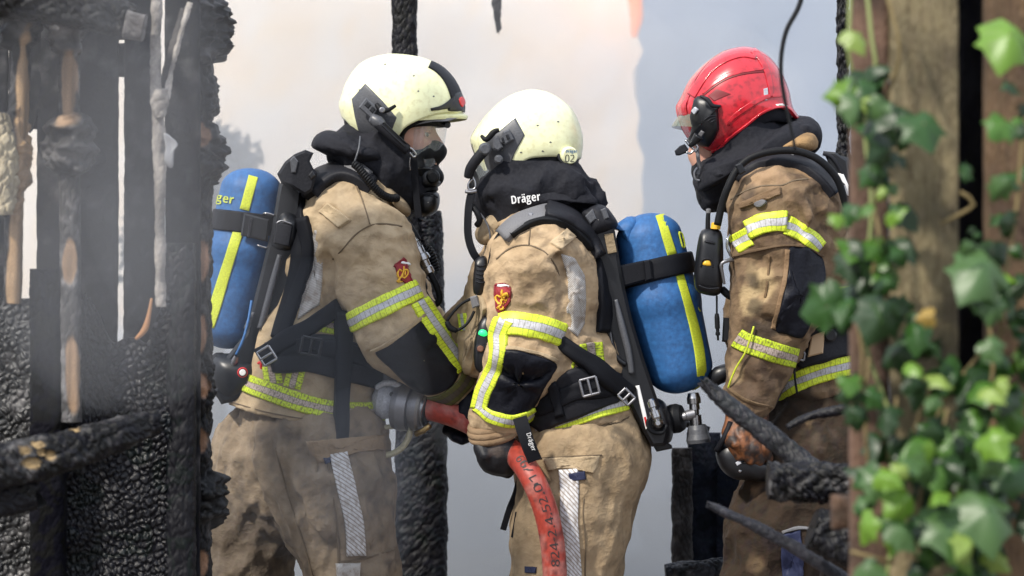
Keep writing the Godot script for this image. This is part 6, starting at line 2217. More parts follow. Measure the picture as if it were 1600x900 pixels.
	ribbon("loose_strap", set_, [808, 800, z + 0.12, 805, 820, z + 0.12, 801, 840, z + 0.12], 0.010, Vector3(1, 0.2, 0), M.webbing)


# the right firefighter: red helmet, head bowed, blackened jacket, thermal camera in hand
func build_third() -> void:
	var z := -0.02
	var who := thing("person", "right firefighter in a red helmet and soot-stained jacket looking down", "person", Vector3(at(1240, 1194, z).x, 0, z))
	var jf := Field.new()
	var tf := Field.new()
	var af := Field.new()
	for e in [[1290, 640, 0.0, 1278, 540, 0.0, 88, 86, 1.15, 1.2], [1278, 540, 0.0, 1256, 400, 0.0, 86, 88, 1.2, 1.4], [1256, 400, 0.0, 1238, 336, 0.0, 88, 82, 1.4, 1.9], [1230, 320, 0.0, 1190, 270, 0.0, 60, 56, 1.2, 1.1]]:
		limb([jf, tf], z, e)
	for e in [[1214, 330, 0.17, 1216, 470, 0.20, 74, 66, 1.0, 1.0, 0.04], [1216, 470, 0.20, 1172, 618, 0.20, 64, 40, 1.0, 1.0, 0.03]]:
		limb([jf, af], z, e)
	for e in [[1230, 345, -0.18, 1190, 500, -0.2, 70, 56, 1.0, 1.0, 0.05], [1190, 500, -0.2, 1190, 640, -0.12, 54, 40, 1.0, 1.0, 0.03]]:
		limb([jf], z, e)
	for f in [jf, tf]:
		shut(f, 1280, 630, z + 0.2, Vector3(0.34, -1.0, -0.10))
	for f in [jf, tf, af]:
		rumple(f, 0.014, Vector3(0.8, 1.2, 0.8))
	fold([jf], z + 0.28, [1278, 300, 1282, 350, 1284, 420], 10, 12)
	fold([jf], z + 0.3, [1160, 290, 1200, 288, 1250, 282], 8, 5)
	fold([jf], z + 0.3, [1225, 300, 1245, 340, 1250, 380], 10, 8)
	fold([jf], z + 0.3, [1250, 300, 1265, 340, 1262, 390], 9, -6)
	fold([jf, af], z + 0.3, [1160, 470, 1190, 460, 1210, 440], 9, 7)
	fold([jf, af], z + 0.3, [1165, 500, 1200, 500, 1225, 520], 9, 9)
	fold([jf, af], z + 0.28, [1150, 400, 1180, 410, 1230, 395], 8, 7)
	fold([jf, af], z + 0.26, [1155, 590, 1185, 600, 1210, 590], 8, 5)
	var soot := Color(0.035, 0.03, 0.028)
	var tan_ := Color(0.46, 0.35, 0.20)
	var brown := Color(0.24, 0.15, 0.085)
	put("jacket", jf.surface(0.0072, cloth(Color(0.20, 0.14, 0.088), 2.4, [[at(1312, 360, z + 0.1), 0.09, 0.9, KHAKI * 1.1], [at(1320, 430, z + 0.1), 0.09, 0.9, KHAKI], [at(1175, 410, z + 0.3), 0.035, 0.8, tan_], [at(1190, 445, z + 0.3), 0.05, 0.9, tan_], [at(1165, 470, z + 0.3), 0.05, 0.9, tan_], [at(1160, 420, z + 0.3), 0.022, 0.85, soot], [at(1172, 436, z + 0.3), 0.03, 0.8, soot], [at(1180, 480, z + 0.3), 0.025, 0.7, soot], [at(1200, 470, z + 0.28), 0.03, 0.6, brown], [at(1190, 520, z + 0.28), 0.055, 0.8, soot], [at(1180, 590, z + 0.26), 0.08, 0.75, Color(0.085, 0.06, 0.045)], [at(1150, 580, z + 0.25), 0.03, 0.7, tan_], [at(1195, 275, z + 0.24), 0.07, 0.75, Color(0.40, 0.275, 0.17)], [at(1170, 300, z + 0.26), 0.03, 0.6, Color(0.10, 0.08, 0.065)], [at(1255, 268, z + 0.2), 0.05, 0.7, Color(0.38, 0.25, 0.14)], [at(1190, 375, z + 0.3), 0.05, 0.7, Color(0.09, 0.06, 0.04)], [at(1240, 620, z + 0.15), 0.10, 0.85, soot]], Color(0.07, 0.05, 0.038))), M.khaki, who)
	var js := skin_of(jf)
	var ts := skin_of(tf)
	var as_ := js
	var lf := Field.new()
	for e in [[1292, 630, 0.0, 1286, 700, 0.0, 84, 96, 1.15, 1.15], [1268, 710, 0.07, 1220, 830, 0.10, 90, 76, 0.95, 1.0, 0.04], [1220, 830, 0.10, 1200, 920, 0.10, 74, 64, 1.0, 1.0, 0.04], [1200, 920, 0.10, 1225, 1120, 0.10, 62, 54, 1.0, 1.1, 0.04],
		[1300, 710, -0.08, 1280, 880, -0.1, 88, 66, 1.0, 1.0, 0.04], [1280, 880, -0.1, 1290, 1120, -0.1, 62, 54, 1.0, 1.0, 0.04]]:
		limb([lf], z, e)
	rumple(lf, 0.020)
	put("trousers", lf.surface(0.010, cloth(Color(0.04, 0.029, 0.022), 2.0, [[at(1264, 662, z + 0.16), 0.035, 0.8, Color(0.30, 0.22, 0.13)], [at(1285, 700, z + 0.18), 0.05, 0.45, Color(0.14, 0.11, 0.085)], [at(1185, 880, z + 0.2), 0.03, 0.45, Color(0.20, 0.14, 0.085)], [at(1175, 760, z + 0.2), 0.035, 0.7, Color(0.2, 0.13, 0.08)]], Color(0.03, 0.026, 0.025))), M.khaki, who)
	var ls := skin_of(lf)
	boot("boot", who, 1222, z + 0.10, -1.0)
	boot("boot", who, 1288, z - 0.1, -1.0)
	patch("knee_patch", who, ls, [1222, 835, 1250, 828, 1256, 870, 1254, 920, 1224, 920, 1220, 870], M.navy_tab, 0.006, false, 8.0)
	strip("seam", who, ls, [1222, 832, 1240, 826, 1268, 826], 4, M.grey_webbing, 0.006, 1)
	# sleeve
	strip("reflective_band", who, js, [1147, 384, 1158, 376, 1172, 369], 30, M.tape, 0.004, 1, 0.054, 5.0)
	strip("reflective_band", who, js, [1169, 360, 1186, 352, 1206, 347, 1229, 346], 30, M.tape, 0.010, 1, 0.054, 5.0)
	strip("reflective_band", who, js, [1229, 352, 1244, 358, 1256, 366, 1270, 376, 1282, 388], [30, 28, 26, 26, 22], M.tape, 0.005, 1, 0.054, 5.0)
	patch("sleeve_flap", who, js, [1156, 324, 1158, 317, 1190, 302, 1220, 292, 1221, 304, 1200, 312, 1180, 318, 1157, 326], M.khaki, 0.008, false, 5.0, 100.0, 0.0, 0.0, Color(0.21, 0.145, 0.09))
	patch("flap_tag", who, js, [1181, 316, 1196, 312, 1198, 317, 1190, 323, 1182, 322], M.grey_webbing, 0.010, true, 4.0)
	strip("seam", who, js, [1142, 312, 1165, 298, 1195, 290, 1222, 290, 1240, 282, 1262, 280], 2.0, M.stitch, 0.002, 1)
	strip("sleeve_hem", who, as_, [1147, 402, 1175, 392, 1210, 386, 1240, 384, 1264, 388, 1284, 402], 4, M.khaki, 0.007, 1, 0.06, 9.0, Color(0.14, 0.095, 0.06))
	patch("elbow_patch", who, as_, [1233, 388, 1262, 387, 1284, 405, 1288, 440, 1276, 480, 1258, 522, 1246, 528, 1228, 522, 1211, 514, 1222, 468, 1231, 424], M.black_patch, 0.006, true, 7.0)
	strip("elbow_seam", who, as_, [1230, 390, 1228, 424, 1219, 468, 1208, 514], 7, M.khaki, 0.006, 1, 0.06, 9.0, Color(0.25, 0.165, 0.10))
	strip("elbow_seam", who, as_, [1202, 400, 1200, 430, 1196, 465], 3, M.khaki, 0.003, 1, 0.06, 9.0, Color(0.17, 0.115, 0.07))
	strip("reflective_band", who, as_, [1152, 528, 1164, 535, 1185, 542, 1212, 551, 1244, 560], 31, M.dull_tape, 0.005, 1, 0.054, 6.0)
	tube("zip_pull", who, [1178, 510, z + 0.30, 1172, 530, z + 0.30, 1164, 552, z + 0.29, 1150, 575, z + 0.27, 1141, 596, z + 0.26, 1138, 606, z + 0.25], 0.0026, M.lime, 7)
	strip("cuff_seam", who, as_, [1136, 604, 1160, 622, 1186, 632, 1208, 636], 4, M.khaki, 0.004, 1, 0.06, 9.0, Color(0.16, 0.11, 0.07))
	# belt and hem at the back
	strip("reflective_band", who, ts, [1266, 476, 1290, 470, 1330, 464], 36, M.tape, 0.004, 1, 0.054)
	strip("reflective_band", who, ts, [1208, 618, 1232, 602, 1260, 590, 1295, 578, 1340, 568], 31, M.tape, 0.004, 1, 0.054)
	# hood and collar
	var hf := Field.new()
	for e in [[1180, 285, 0.0, 1165, 215, 0.0, 60, 62, 1.15, 1.1], [1120, 275, 0.0, 1250, 215, 0.0, 30, 30, 2.8, 2.4, 0.02], [1112, 290, 0.0, 1112, 312, 0.0, 22, 16, 2.6, 2.4, 0.03]]:
		limb([hf], z, e)
	rumple(hf, 0.010)
	fold([hf], z + 0.14, [1100, 262, 1150, 240, 1210, 208], 7, 5)
	put("hood", hf.surface(0.007), M.hood, who)
	pillow("hood_flap", who, [1090, 284, 1096, 266, 1118, 262, 1150, 246, 1190, 222, 1224, 196, 1250, 188, 1274, 200, 1280, 214, 1264, 224, 1232, 228, 1190, 240, 1150, 262, 1120, 290, 1094, 300], z + 0.05, 0.12, M.hood, true, 3.5, 0.010)
	pillow("collar", who, [1206, 232, 1230, 218, 1256, 206, 1272, 208, 1278, 220, 1274, 234, 1250, 240, 1222, 240], z + 0.09, 0.09, M.khaki, true, 2.5, 0.010, 6.0, Vector2.ZERO, cloth(Color(0.34, 0.22, 0.11), 0.8))
	var ff := Field.new()
	for e in [[1150, 160, 0.0, 1154, 165, 0.0, 62, 60, 0.85, 0.85], [1112, 215, 0.0, 1106, 252, 0.0, 34, 26, 1.1, 1.0, 0.03], [1090, 224, 0.0, 1084, 242, 0.0, 7, 9, 1.0, 1.0, 0.02]]:
		limb([ff], z, e)
	put("head", ff.surface(0.007), M.skin, who)
	fist("face_mask", who, [[at(1104, 240, z), at(1098, 268, z), 0.034, 0.03, 1.3], [at(1104, 280, z), at(1106, 308, z), 0.03, 0.03, 1.4]], M.rubber, 0.006)
	# helmet
	var helm := helm_new(1152, 162, z, [1056, 172, 1063, 155, 1075, 129, 1089, 111, 1109, 93, 1128, 81, 1147, 75, 1164, 73, 1182, 77, 1200, 88, 1216, 107, 1227, 127, 1234, 147, 1238, 167, 1247, 187, 1236, 198, 1190, 225, 1140, 246, 1100, 240, 1070, 210], 0.130)
	var hs := {"helm": helm}
	var root := helm_shell("helmet", who, helm, [1057, 178, 1066, 182, 1075, 188, 1080, 202, 1088, 224, 1094, 232, 1112, 237.5, 1124, 232, 1140, 216, 1152, 206, 1165, 197, 1191, 177, 1213, 169, 1232, 171, 1246, 187], M.red_shell)
	root.set_meta("label", "glossy red helmet with raised ridges")
	var inner := helm_new(1152, 166, z, [1064, 174, 1080, 130, 1120, 92, 1165, 82, 1205, 104, 1226, 145, 1236, 185, 1220, 205, 1180, 228, 1140, 244, 1100, 236, 1078, 212], 0.12)
	helm_shell("helmet_lining", who, inner, [1066, 182, 1078, 192, 1086, 212, 1098, 236, 1116, 240, 1132, 232, 1156, 214, 1180, 200, 1206, 190, 1228, 192, 1236, 190], M.hood)
	strip("shell_ridge", root, hs, [1080, 150, 1094, 128, 1110, 108, 1134, 93, 1160, 86, 1182, 90], [14, 12, 10, 8, 6], M.red_shell, 0.0026, 0, 0.06, 5.0)
	strip("shell_ridge", root, hs, [1176, 78, 1188, 90, 1197, 108, 1203, 132, 1205, 152], [10, 10, 9, 8, 4], M.red_shell, 0.0026, 0, 0.06, 5.0)
	strip("shell_seam", root, hs, [1098, 150, 1114, 136, 1132, 124.5, 1152, 117, 1174, 113, 1194, 112], [2, 4, 4, 4, 4, 2], M.red_seam, 0.0015, 0, 0.06, 5.0)
	strip("shell_ridge", root, hs, [1098, 147, 1114, 132, 1132, 120.5, 1152, 113, 1174, 109, 1194, 108], [2, 6, 7, 7, 6, 2], M.red_shell, 0.0026, 0, 0.06, 5.0)
	strip("shell_ridge", root, hs, [1138, 196, 1142, 187, 1152, 178, 1168, 167, 1186, 156, 1204, 150, 1222, 150], [4, 7, 8, 8, 8, 6, 3], M.red_shell, 0.0026, 0, 0.06, 5.0)
	patch("shell_vent", root, hs, [1106, 150, 1120, 139, 1142, 147, 1130, 152, 1116, 158], M.red_seam, 0.0012, false, 4.0)
	strip("shell_edge", root, hs, [1112, 236, 1124, 231, 1140, 215, 1165, 196, 1191, 176, 1213, 168, 1232, 170, 1246, 186], 3.5, M.red_shell, 0.005, 0, 0.06, 5.0)
	patch("silver_sticker", root, hs, [1193, 139, 1199, 137, 1200, 148, 1198, 157, 1194, 157], M.white_metal, 0.002, false, 4.0)
	patch("white_sticker", root, hs, [1212, 163, 1222, 162, 1231, 166, 1230, 168, 1214, 166], M.white_print, 0.002, false, 4.0)
	strip("green_print", root, hs, [1216, 165, 1226, 166.5], 1.6, mat("green_print", lin(0.05, 0.3, 0.16), 0.6), 0.003, 0, 0.06, 3.0)
	patch("visor_pivot", root, hs, [1087, 156, 1093, 150, 1106, 155, 1113, 163, 1127, 164.5, 1122, 171, 1123, 185, 1124, 202, 1118, 216, 1110, 227, 1098, 226, 1089, 222, 1083, 218, 1080, 214, 1084, 196, 1081, 180], M.black_plastic, 0.014, false, 5.0, 100.0, 0.0, 0.010)
	patch("pivot_window", root, hs, [1087, 172, 1092, 166, 1098, 170, 1092, 178], M.white_metal, 0.026, false, 4.0)
	tube("pivot_edge", root, [1094, 150, z + 0.15, 1106, 156, z + 0.158, 1113, 165, z + 0.16, 1126, 166, z + 0.155], [0.003, 0.006, 0.006, 0.003], M.padding, 8, 0.005)
	patch("pivot_label", root, hs, [1094, 208, 1102, 198, 1107, 201, 1099, 215], M.grey_webbing, 0.026, false, 4.0)
	for i in 3:
		tube("pivot_rib", root, [1100.0 + i * 5, 188.0 + i * 2, z + 0.152, 1108.0 + i * 4, 182.0 + i * 3, z + 0.153, 1118, 181.0 + i * 4, z + 0.148], 0.0018, M.padding, 6, 0.006)
	var vg := Geo.new()
	var rows := []
	for e in [[1062, 178], [1056, 186], [1051, 193], [1049, 198]]:
		var row := PackedVector3Array()
		for j in 25:
			var an := lerpf(-1.25, 1.25, j / 24.0)
			var c := at(1104, e[1], z)
			row.append(c + Vector3(cos(an) * (at(e[0], e[1], z).x - c.x), -0.012 * (1.0 - cos(an)), sin(an) * 0.112))
		rows.append(row)
	vg.grid(rows, Vector3.LEFT)
	put("visor", vg, M.smoked_visor, root)
	tube("mask_arm", root, [1092, 212, z + 0.14, 1084, 222, z + 0.135, 1078, 228, z + 0.13], [0.014, 0.010, 0.006], M.black_plastic, 10, 0.006)
	plate("mask_clip", root, [1054, 236, 1062, 228, 1070, 225, 1076, 233, 1072, 239, 1062, 243, 1056, 243], z + 0.125, 0.009, M.padding, 2.0)
	tube("clip_wire", root, [1071, 219, z + 0.13, 1078, 228, z + 0.132, 1084, 234, z + 0.13, 1078, 240, z + 0.13, 1072, 237, z + 0.13], 0.003, M.steel, 8, 0.004)
	tube("clip_wire", root, [1082, 222, z + 0.12, 1090, 230, z + 0.118, 1086, 238, z + 0.118], 0.0035, M.steel, 8, 0.004)
	ribbon("chin_strap", who, [1089, 232, z + 0.10, 1091, 248, z + 0.10, 1092, 262, z + 0.09, 1090, 272, z + 0.09], 0.010, Vector3(1, 0, 0.4), M.grey_webbing)
	tube("strap_ring", who, [1090, 262, z + 0.095, 1085, 270, z + 0.095, 1087, 280, z + 0.095, 1094, 282, z + 0.095], 0.0035, M.dull_steel, 8, 0.004)
	# gloved hand closed on the grip
	var tg := Color(0.27, 0.095, 0.028)
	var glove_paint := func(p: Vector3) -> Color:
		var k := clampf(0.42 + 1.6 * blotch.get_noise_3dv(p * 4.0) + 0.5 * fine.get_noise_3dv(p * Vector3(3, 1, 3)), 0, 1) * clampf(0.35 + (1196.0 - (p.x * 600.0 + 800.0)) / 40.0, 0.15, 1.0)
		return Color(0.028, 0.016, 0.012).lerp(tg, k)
	var gz := z + 0.19
	fist("glove", who, [[at(1168, 636, gz), at(1168, 672, gz), 0.052, 0.055, 0.85], [at(1150, 664, gz + 0.03), at(1144, 690, gz + 0.055), 0.019, 0.018], [at(1144, 690, gz + 0.055), at(1156, 712, gz + 0.05), 0.0175, 0.015], [at(1162, 672, gz + 0.05), at(1160, 698, gz + 0.062), 0.019, 0.018], [at(1160, 698, gz + 0.062), at(1172, 718, gz + 0.05), 0.017, 0.015],
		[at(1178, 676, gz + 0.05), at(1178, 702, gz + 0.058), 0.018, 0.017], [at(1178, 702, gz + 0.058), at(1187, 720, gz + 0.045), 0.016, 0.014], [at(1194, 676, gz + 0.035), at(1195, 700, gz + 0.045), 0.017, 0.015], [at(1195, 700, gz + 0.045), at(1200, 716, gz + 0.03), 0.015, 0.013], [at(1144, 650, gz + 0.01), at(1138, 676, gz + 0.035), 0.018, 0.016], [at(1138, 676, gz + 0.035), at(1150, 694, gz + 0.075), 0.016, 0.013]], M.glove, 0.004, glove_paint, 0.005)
	var cam := thing("thermal_camera", "black handheld thermal camera gripped in the orange-brown glove", "camera", at(1160, 748, gz))
	pillow("body", cam, [1118, 706, 1130, 690, 1140, 694, 1150, 716, 1176, 726, 1206, 726, 1210, 740, 1196, 752, 1170, 750, 1146, 748, 1126, 732], gz, 0.055, M.black_plastic, true, 3.5)
	tube("strap", cam, [1120, 704, gz + 0.03, 1132, 684, gz + 0.05, 1142, 660, gz + 0.04], 0.008, M.webbing, 9)
	plate("label", cam, [1149, 723, 1156, 719, 1159, 724, 1152, 728], gz + 0.053, 0.003, M.white_metal, 0.8)
	turned("screw", cam, at(1156, 736, gz + 0.04), at(1156, 736, gz + 0.055), [0.0, 0.004, 0.9, 0.004, 1.0, 0.002, 1.0, 0.0], M.steel, 8)
	# breathing apparatus mostly hidden by the fence
	var set_ := thing("breathing_apparatus", "breathing apparatus on the red-helmeted firefighter, mostly hidden behind the ivy fence", "breathing apparatus", at(1385, 640, z), "breathing sets worn on the back")
	var cf2 := Field.new()
	cf2.bone(at(1392, 330, z), at(1420, 540, z), 0.088, 0.088)
	put("cylinder_cover", cf2.surface(0.012), M.blue_cover, set_)
	plate("backplate", set_, [1300, 240, 1326, 246, 1345, 300, 1360, 400, 1376, 520, 1390, 640, 1360, 640, 1345, 520, 1330, 400, 1318, 310], z, 0.12, M.black_plastic, 4.0)
	plate("yoke_plate", set_, [1286, 236, 1306, 238, 1324, 250, 1330, 290, 1326, 300, 1314, 296, 1300, 268], z + 0.10, 0.03, M.black_plastic, 3.0)
	plate("white_plate", set_, [1306, 270, 1318, 272, 1326, 290, 1326, 306, 1316, 302], z + 0.135, 0.004, M.white_print, 1.0)
	tube("yoke_rib", set_, [1286, 240, z + 0.13, 1300, 246, z + 0.134, 1314, 268, z + 0.134, 1322, 300, z + 0.13], 0.005, M.padding, 8, 0.008)
	strip("shoulder_strap", set_, js, [1146, 276, 1166, 258, 1192, 248, 1224, 246, 1256, 254, 1284, 272, 1308, 300], [22, 24, 26, 26, 28, 30], M.padding, 0.018, 3)
	strip("strap_edge", set_, js, [1178, 253, 1200, 247, 1225, 247, 1238, 251], 4, M.grey_webbing, 0.026, 2)
	tube("air_hose", set_, [1322, 322, z + 0.22, 1308, 280, z + 0.24, 1280, 250, z + 0.25, 1244, 236, z + 0.25, 1204, 237, z + 0.25, 1170, 248, z + 0.25, 1150, 268, z + 0.25, 1136, 296, z + 0.25, 1127, 324, z + 0.24, 1121, 352, z + 0.235], 0.0095, M.rubber, 14)
	plate("hose_clip", set_, [1148, 258, 1158, 254, 1166, 268, 1156, 274], z + 0.255, 0.010, M.black_plastic, 2.0)
	strip("waist_belt", set_, ts, [1236, 556, 1262, 538, 1300, 526, 1345, 518], [50, 66, 70, 66], M.padding, 0.014, 3)
	plate("belt_tab", set_, [1270, 512, 1290, 506, 1286, 552, 1262, 558], z + 0.205, 0.006, mat("tan_plate", lin(0.42, 0.29, 0.17), 0.6), 2.0)
	tube("belt_handle", set_, [1236, 548, z + 0.22, 1256, 528, z + 0.225, 1284, 514, z + 0.225, 1322, 506, z + 0.22], 0.007, M.rubber, 9)
	turned("belt_stud", set_, at(1298, 524, z + 0.18), at(1298, 524, z + 0.215), [0.0, 0.016, 0.9, 0.016, 1.0, 0.012, 1.0, 0.0], M.black_plastic, 18)
	buckle("belt_buckle", set_, 1250, 556, 14, 12, 0.2, z + 0.20, M.dull_steel)
	tube("loose_cord", set_, [1240, 562, z + 0.20, 1242, 590, z + 0.205, 1246, 616, z + 0.20], 0.003, M.rubber, 7)
	# radio at the chest
	var radio := thing("handheld_radio", "black handheld radio with a short antenna clipped to the right firefighter's chest", "radio", at(1106, 463, z + 0.2))
	var rz := z + 0.20
	pillow("case", radio, [1093, 366, 1100, 358, 1114, 356, 1126, 361, 1130, 380, 1130, 420, 1128, 452, 1120, 462, 1104, 461, 1089, 455, 1084, 438, 1087, 400], rz, 0.034, M.black_plastic, true, 3.6)
	tube("antenna", radio, [1106, 362, rz, 1106, 345, rz, 1107, 328, rz], [0.0065, 0.006, 0.0055], M.rubber, 12)
	turned("antenna_tip", radio, at(1107, 333, rz), at(1107, 326, rz), [0.0, 0.0066, 0.8, 0.0066, 1.0, 0.004, 1.0, 0.0], M.grey_webbing, 12)
	turned("channel_knob", radio, at(1118, 358, rz + 0.01), at(1119, 348, rz + 0.01), [0.0, 0.0125, 0.9, 0.012, 1.0, 0.009, 1.0, 0.0], M.yellow_plastic, 16)
	pillow("side_button", radio, [1097, 413, 1101, 407, 1109, 407, 1112, 415, 1104, 416], rz + 0.030, 0.008, M.yellow_plastic, true, 3.0)
	tube("button_frame", radio, [1095, 417, rz + 0.033, 1098, 406, rz + 0.036, 1110, 405, rz + 0.036, 1114, 418, rz + 0.033], 0.0022, M.padding, 7, 0.004)
	pillow("speaker_bar", radio, [1100, 377, 1108, 375, 1117, 379, 1117, 382, 1107, 380], rz + 0.031, 0.006, M.padding, true, 3.0)
	tube("lower_edge", radio, [1092, 446, rz + 0.031, 1106, 451, rz + 0.034, 1124, 450, rz + 0.031], 0.002, M.padding, 7, 0.005)
	tube("snap_hook", radio, [1142, 366, z + 0.22, 1137, 374, z + 0.23, 1136, 386, z + 0.23, 1140, 396, z + 0.23, 1144, 404, z + 0.225], 0.0034, M.steel, 8, 0.005)
	tube("snap_hook", radio, [1146, 406, z + 0.225, 1134, 408, z + 0.235, 1127, 414, z + 0.235, 1129, 428, z + 0.23, 1132, 444, z + 0.225], [0.0055, 0.0045, 0.0032], M.dull_steel, 8, 0.005)
	tube("aerial_lead", radio, [1120, 462, rz, 1120, 478, rz, 1120, 492, rz], 0.0026, M.rubber, 8)
	turned("lead_plug", radio, at(1120, 490, rz), at(1122, 532, rz), [0.0, 0.005, 0.15, 0.0065, 0.55, 0.0065, 0.57, 0.0045, 0.68, 0.0045, 0.7, 0.006, 0.8, 0.006, 0.82, 0.003, 1.0, 0.003, 1.0, 0.0], M.rubber, 12)
	var box := plate("control_box", who, [1130, 496, 1160, 499, 1158, 538, 1128, 534], z + 0.17, 0.022, M.black_plastic, 3.0)
	tube("box_lead", who, [1146, 496, z + 0.17, 1147, 480, z + 0.18, 1146, 468, z + 0.18], 0.004, M.dull_steel, 8)
	plate("pouch", who, [1136, 540, 1154, 541, 1150, 570, 1136, 566], z + 0.16, 0.02, M.webbing, 3.0)
	tube("belt_pouch", who, [1112, 596, z + 0.1, 1124, 586, z + 0.11, 1140, 580, z + 0.11], [0.018, 0.024, 0.022], M.black_plastic, 12)
	tube("arm_hose", who, [1128, 452, z + 0.18, 1140, 462, z + 0.19, 1156, 466, z + 0.17], 0.010, M.rubber, 10)


# hose, coupling and branch
func build_hose() -> void:
	var hz := 0.06
	var path := triples([655, 636, 0.05, 690, 643, 0.07, 730, 658, 0.09, 765, 680, 0.12, 790, 698, 0.17, 812, 718, 0.25, 832, 748, 0.31, 850, 790, 0.32, 861, 835, 0.32, 866, 880, 0.32, 868, 940, 0.32, 868, 1030, 0.33, 880, 1110, 0.38, 940, 1160, 0.5, 1060, 1180, 0.62])
	var last := at(1400, 1190, 0.5)
	path.append(Vector3(1.4, 0.045, 0.75))
	path.append(Vector3(2.6, 0.04, 0.9))
	var c := curve3(path, 0.012)
	var g := Geo.new()
	var rows := []
	var mid := PackedVector3Array()
	var cols := []
	var last_side := Vector3.BACK
	for i in c.size():
		var t := (c[mini(i + 1, c.size() - 1)] - c[maxi(i - 1, 0)]).normalized()
		last_side = (last_side - t * t.dot(last_side)).normalized()
		var other := t.cross(last_side)
		var row := PackedVector3Array()
		var cr := PackedColorArray()
		for k in 28:
			var an := TAU * k / 28
			var p := c[i] + (last_side * cos(an) + other * sin(an)) * 0.0305
			row.append(p)
			var dust := clampf((blotch.get_noise_3dv(p * 2.4) + 0.05) * 2.0, 0, 0.5)
			var dark := clampf((blotch.get_noise_3dv(p * 4.0 + Vector3(3, 3, 3)) - 0.22) * 4.0, 0, 0.7)
			cr.append(Color(0.46, 0.055, 0.034).lerp(Color(0.55, 0.26, 0.21), dust).lerp(Color(0.06, 0.02, 0.018), dark))
		rows.append(row)
		mid.append(c[i])
		cols.append(cr)
	g.grid(rows, mid, true, [], cols)
	var hose := thing("fire_hose", "red fire hose running from the coupling under the middle firefighter's arm and down", "hose", Vector3(c[c.size() / 2].x, 0, 0.3))
	put("hose_jacket", g, M.hose_red, hose)
	# print along the hose
	var start := 0.0
	var lens := PackedFloat32Array([0.0])
	for i in range(1, c.size()):
		lens.append(lens[i - 1] + c[i].distance_to(c[i - 1]))
	var mid_i := 0
	for i in c.size():
		if c[i].y > at(0, 800, 0.32).y:
			mid_i = i
	var l0 := lens[mid_i]
	var bend := func(q: Vector2) -> Vector3:
		var want := l0 - q.x / 600.0
		var j := 0
		while j < c.size() - 2 and lens[j + 1] < want:
			j += 1
		var p: Vector3 = c[j].lerp(c[j + 1], (want - lens[j]) / (lens[j + 1] - lens[j]))
		var t: Vector3 = (c[j + 1] - c[j]).normalized()
		var s := (Vector3.BACK - t * t.z).normalized()
		var o := t.cross(s)
		var an := (q.y + 2.0) / 600.0 / 0.0305
		return p + (s * cos(an) - o * sin(an)) * 0.0305
	lettering("hose_print", hose, {}, "824-2.4.52.01/99", Vector2.ZERO, 12.5, 0.0, M.black_print, 0.0012, false, 1.3, bend)
	# coupling and nozzle in front of the first firefighter
	var noz := thing("hose_nozzle", "grey metal nozzle with coupling and pale handwheel at the left firefighter's belly", "nozzle", at(630, 700, 0.0))
	var a := at(664, 640, 0.052)
	var b := at(618, 632, 0.03)
	turned("coupling", noz, a, b, [0.0, 0.034, 0.03, 0.055, 0.12, 0.060, 0.30, 0.060, 0.32, 0.052, 0.42, 0.052, 0.44, 0.063, 0.75, 0.066, 0.95, 0.062, 1.0, 0.05, 1.0, 0.0], M.dull_steel, 32)
	turned("coupling_collar", noz, a + Vector3(0.012, 0, 0), b + (a - b) * 0.6, [0.0, 0.032, 0.1, 0.040, 0.5, 0.043, 1.0, 0.043], M.rubber, 28)
	tube("coupling_lug", noz, [645, 596, 0.07, 652, 600, 0.09, 660, 606, 0.10], 0.008, M.dull_steel, 10)
	tube("coupling_lug", noz, [650, 678, 0.07, 662, 672, 0.09, 672, 664, 0.09], 0.008, M.brass, 10)
	turned("hose_clamp", noz, at(668, 641, 0.054), at(660, 639, 0.05), [0.0, 0.042, 0.1, 0.045, 0.9, 0.045, 1.0, 0.042], M.steel, 28)
	turned("valve_ball", noz, at(582, 622, 0.02), at(622, 628, 0.03), [0.0, 0.012, 0.1, 0.03, 0.3, 0.045, 0.55, 0.05, 0.8, 0.045, 1.0, 0.034, 1.0, 0.0], M.white_metal, 30)
	turned("ball_bore", noz, at(612, 616, 0.07), at(612, 616, 0.085), [0.0, 0.006, 1.0, 0.006, 1.0, 0.0], M.black_plastic, 14)
	tube("valve_handle", noz, [588, 606, 0.06, 600, 599, 0.07, 614, 599, 0.07, 626, 605, 0.065], 0.008, M.white_metal, 10)
	tube("nozzle_pipe", noz, [600, 560, 0.0, 604, 580, 0.01, 608, 600, 0.02], 0.022, M.dull_steel, 14)
	var wheel := Geo.new()
	var q := PackedVector3Array()
	for i in 49:
		var an := TAU * i / 48.0
		q.append(at(598, 668, 0.03) + Vector3(cos(an) * 0.072, sin(an) * 0.072, cos(an) * 0.012))
	tube_into(wheel, q, 0.0085, 10)
	put("handwheel", wheel, M.pale_wheel, noz)
	for an in [0.1, 2.2, 4.3]:
		var e: Vector3 = at(598, 668, 0.03) + Vector3(cos(an) * 0.068, sin(an) * 0.068, 0.01)
		var sg := Geo.new()
		tube_into(sg, PackedVector3Array([at(598, 668, 0.03), e]), 0.0065, 8)
		put("wheel_spoke", sg, M.pale_wheel, noz)


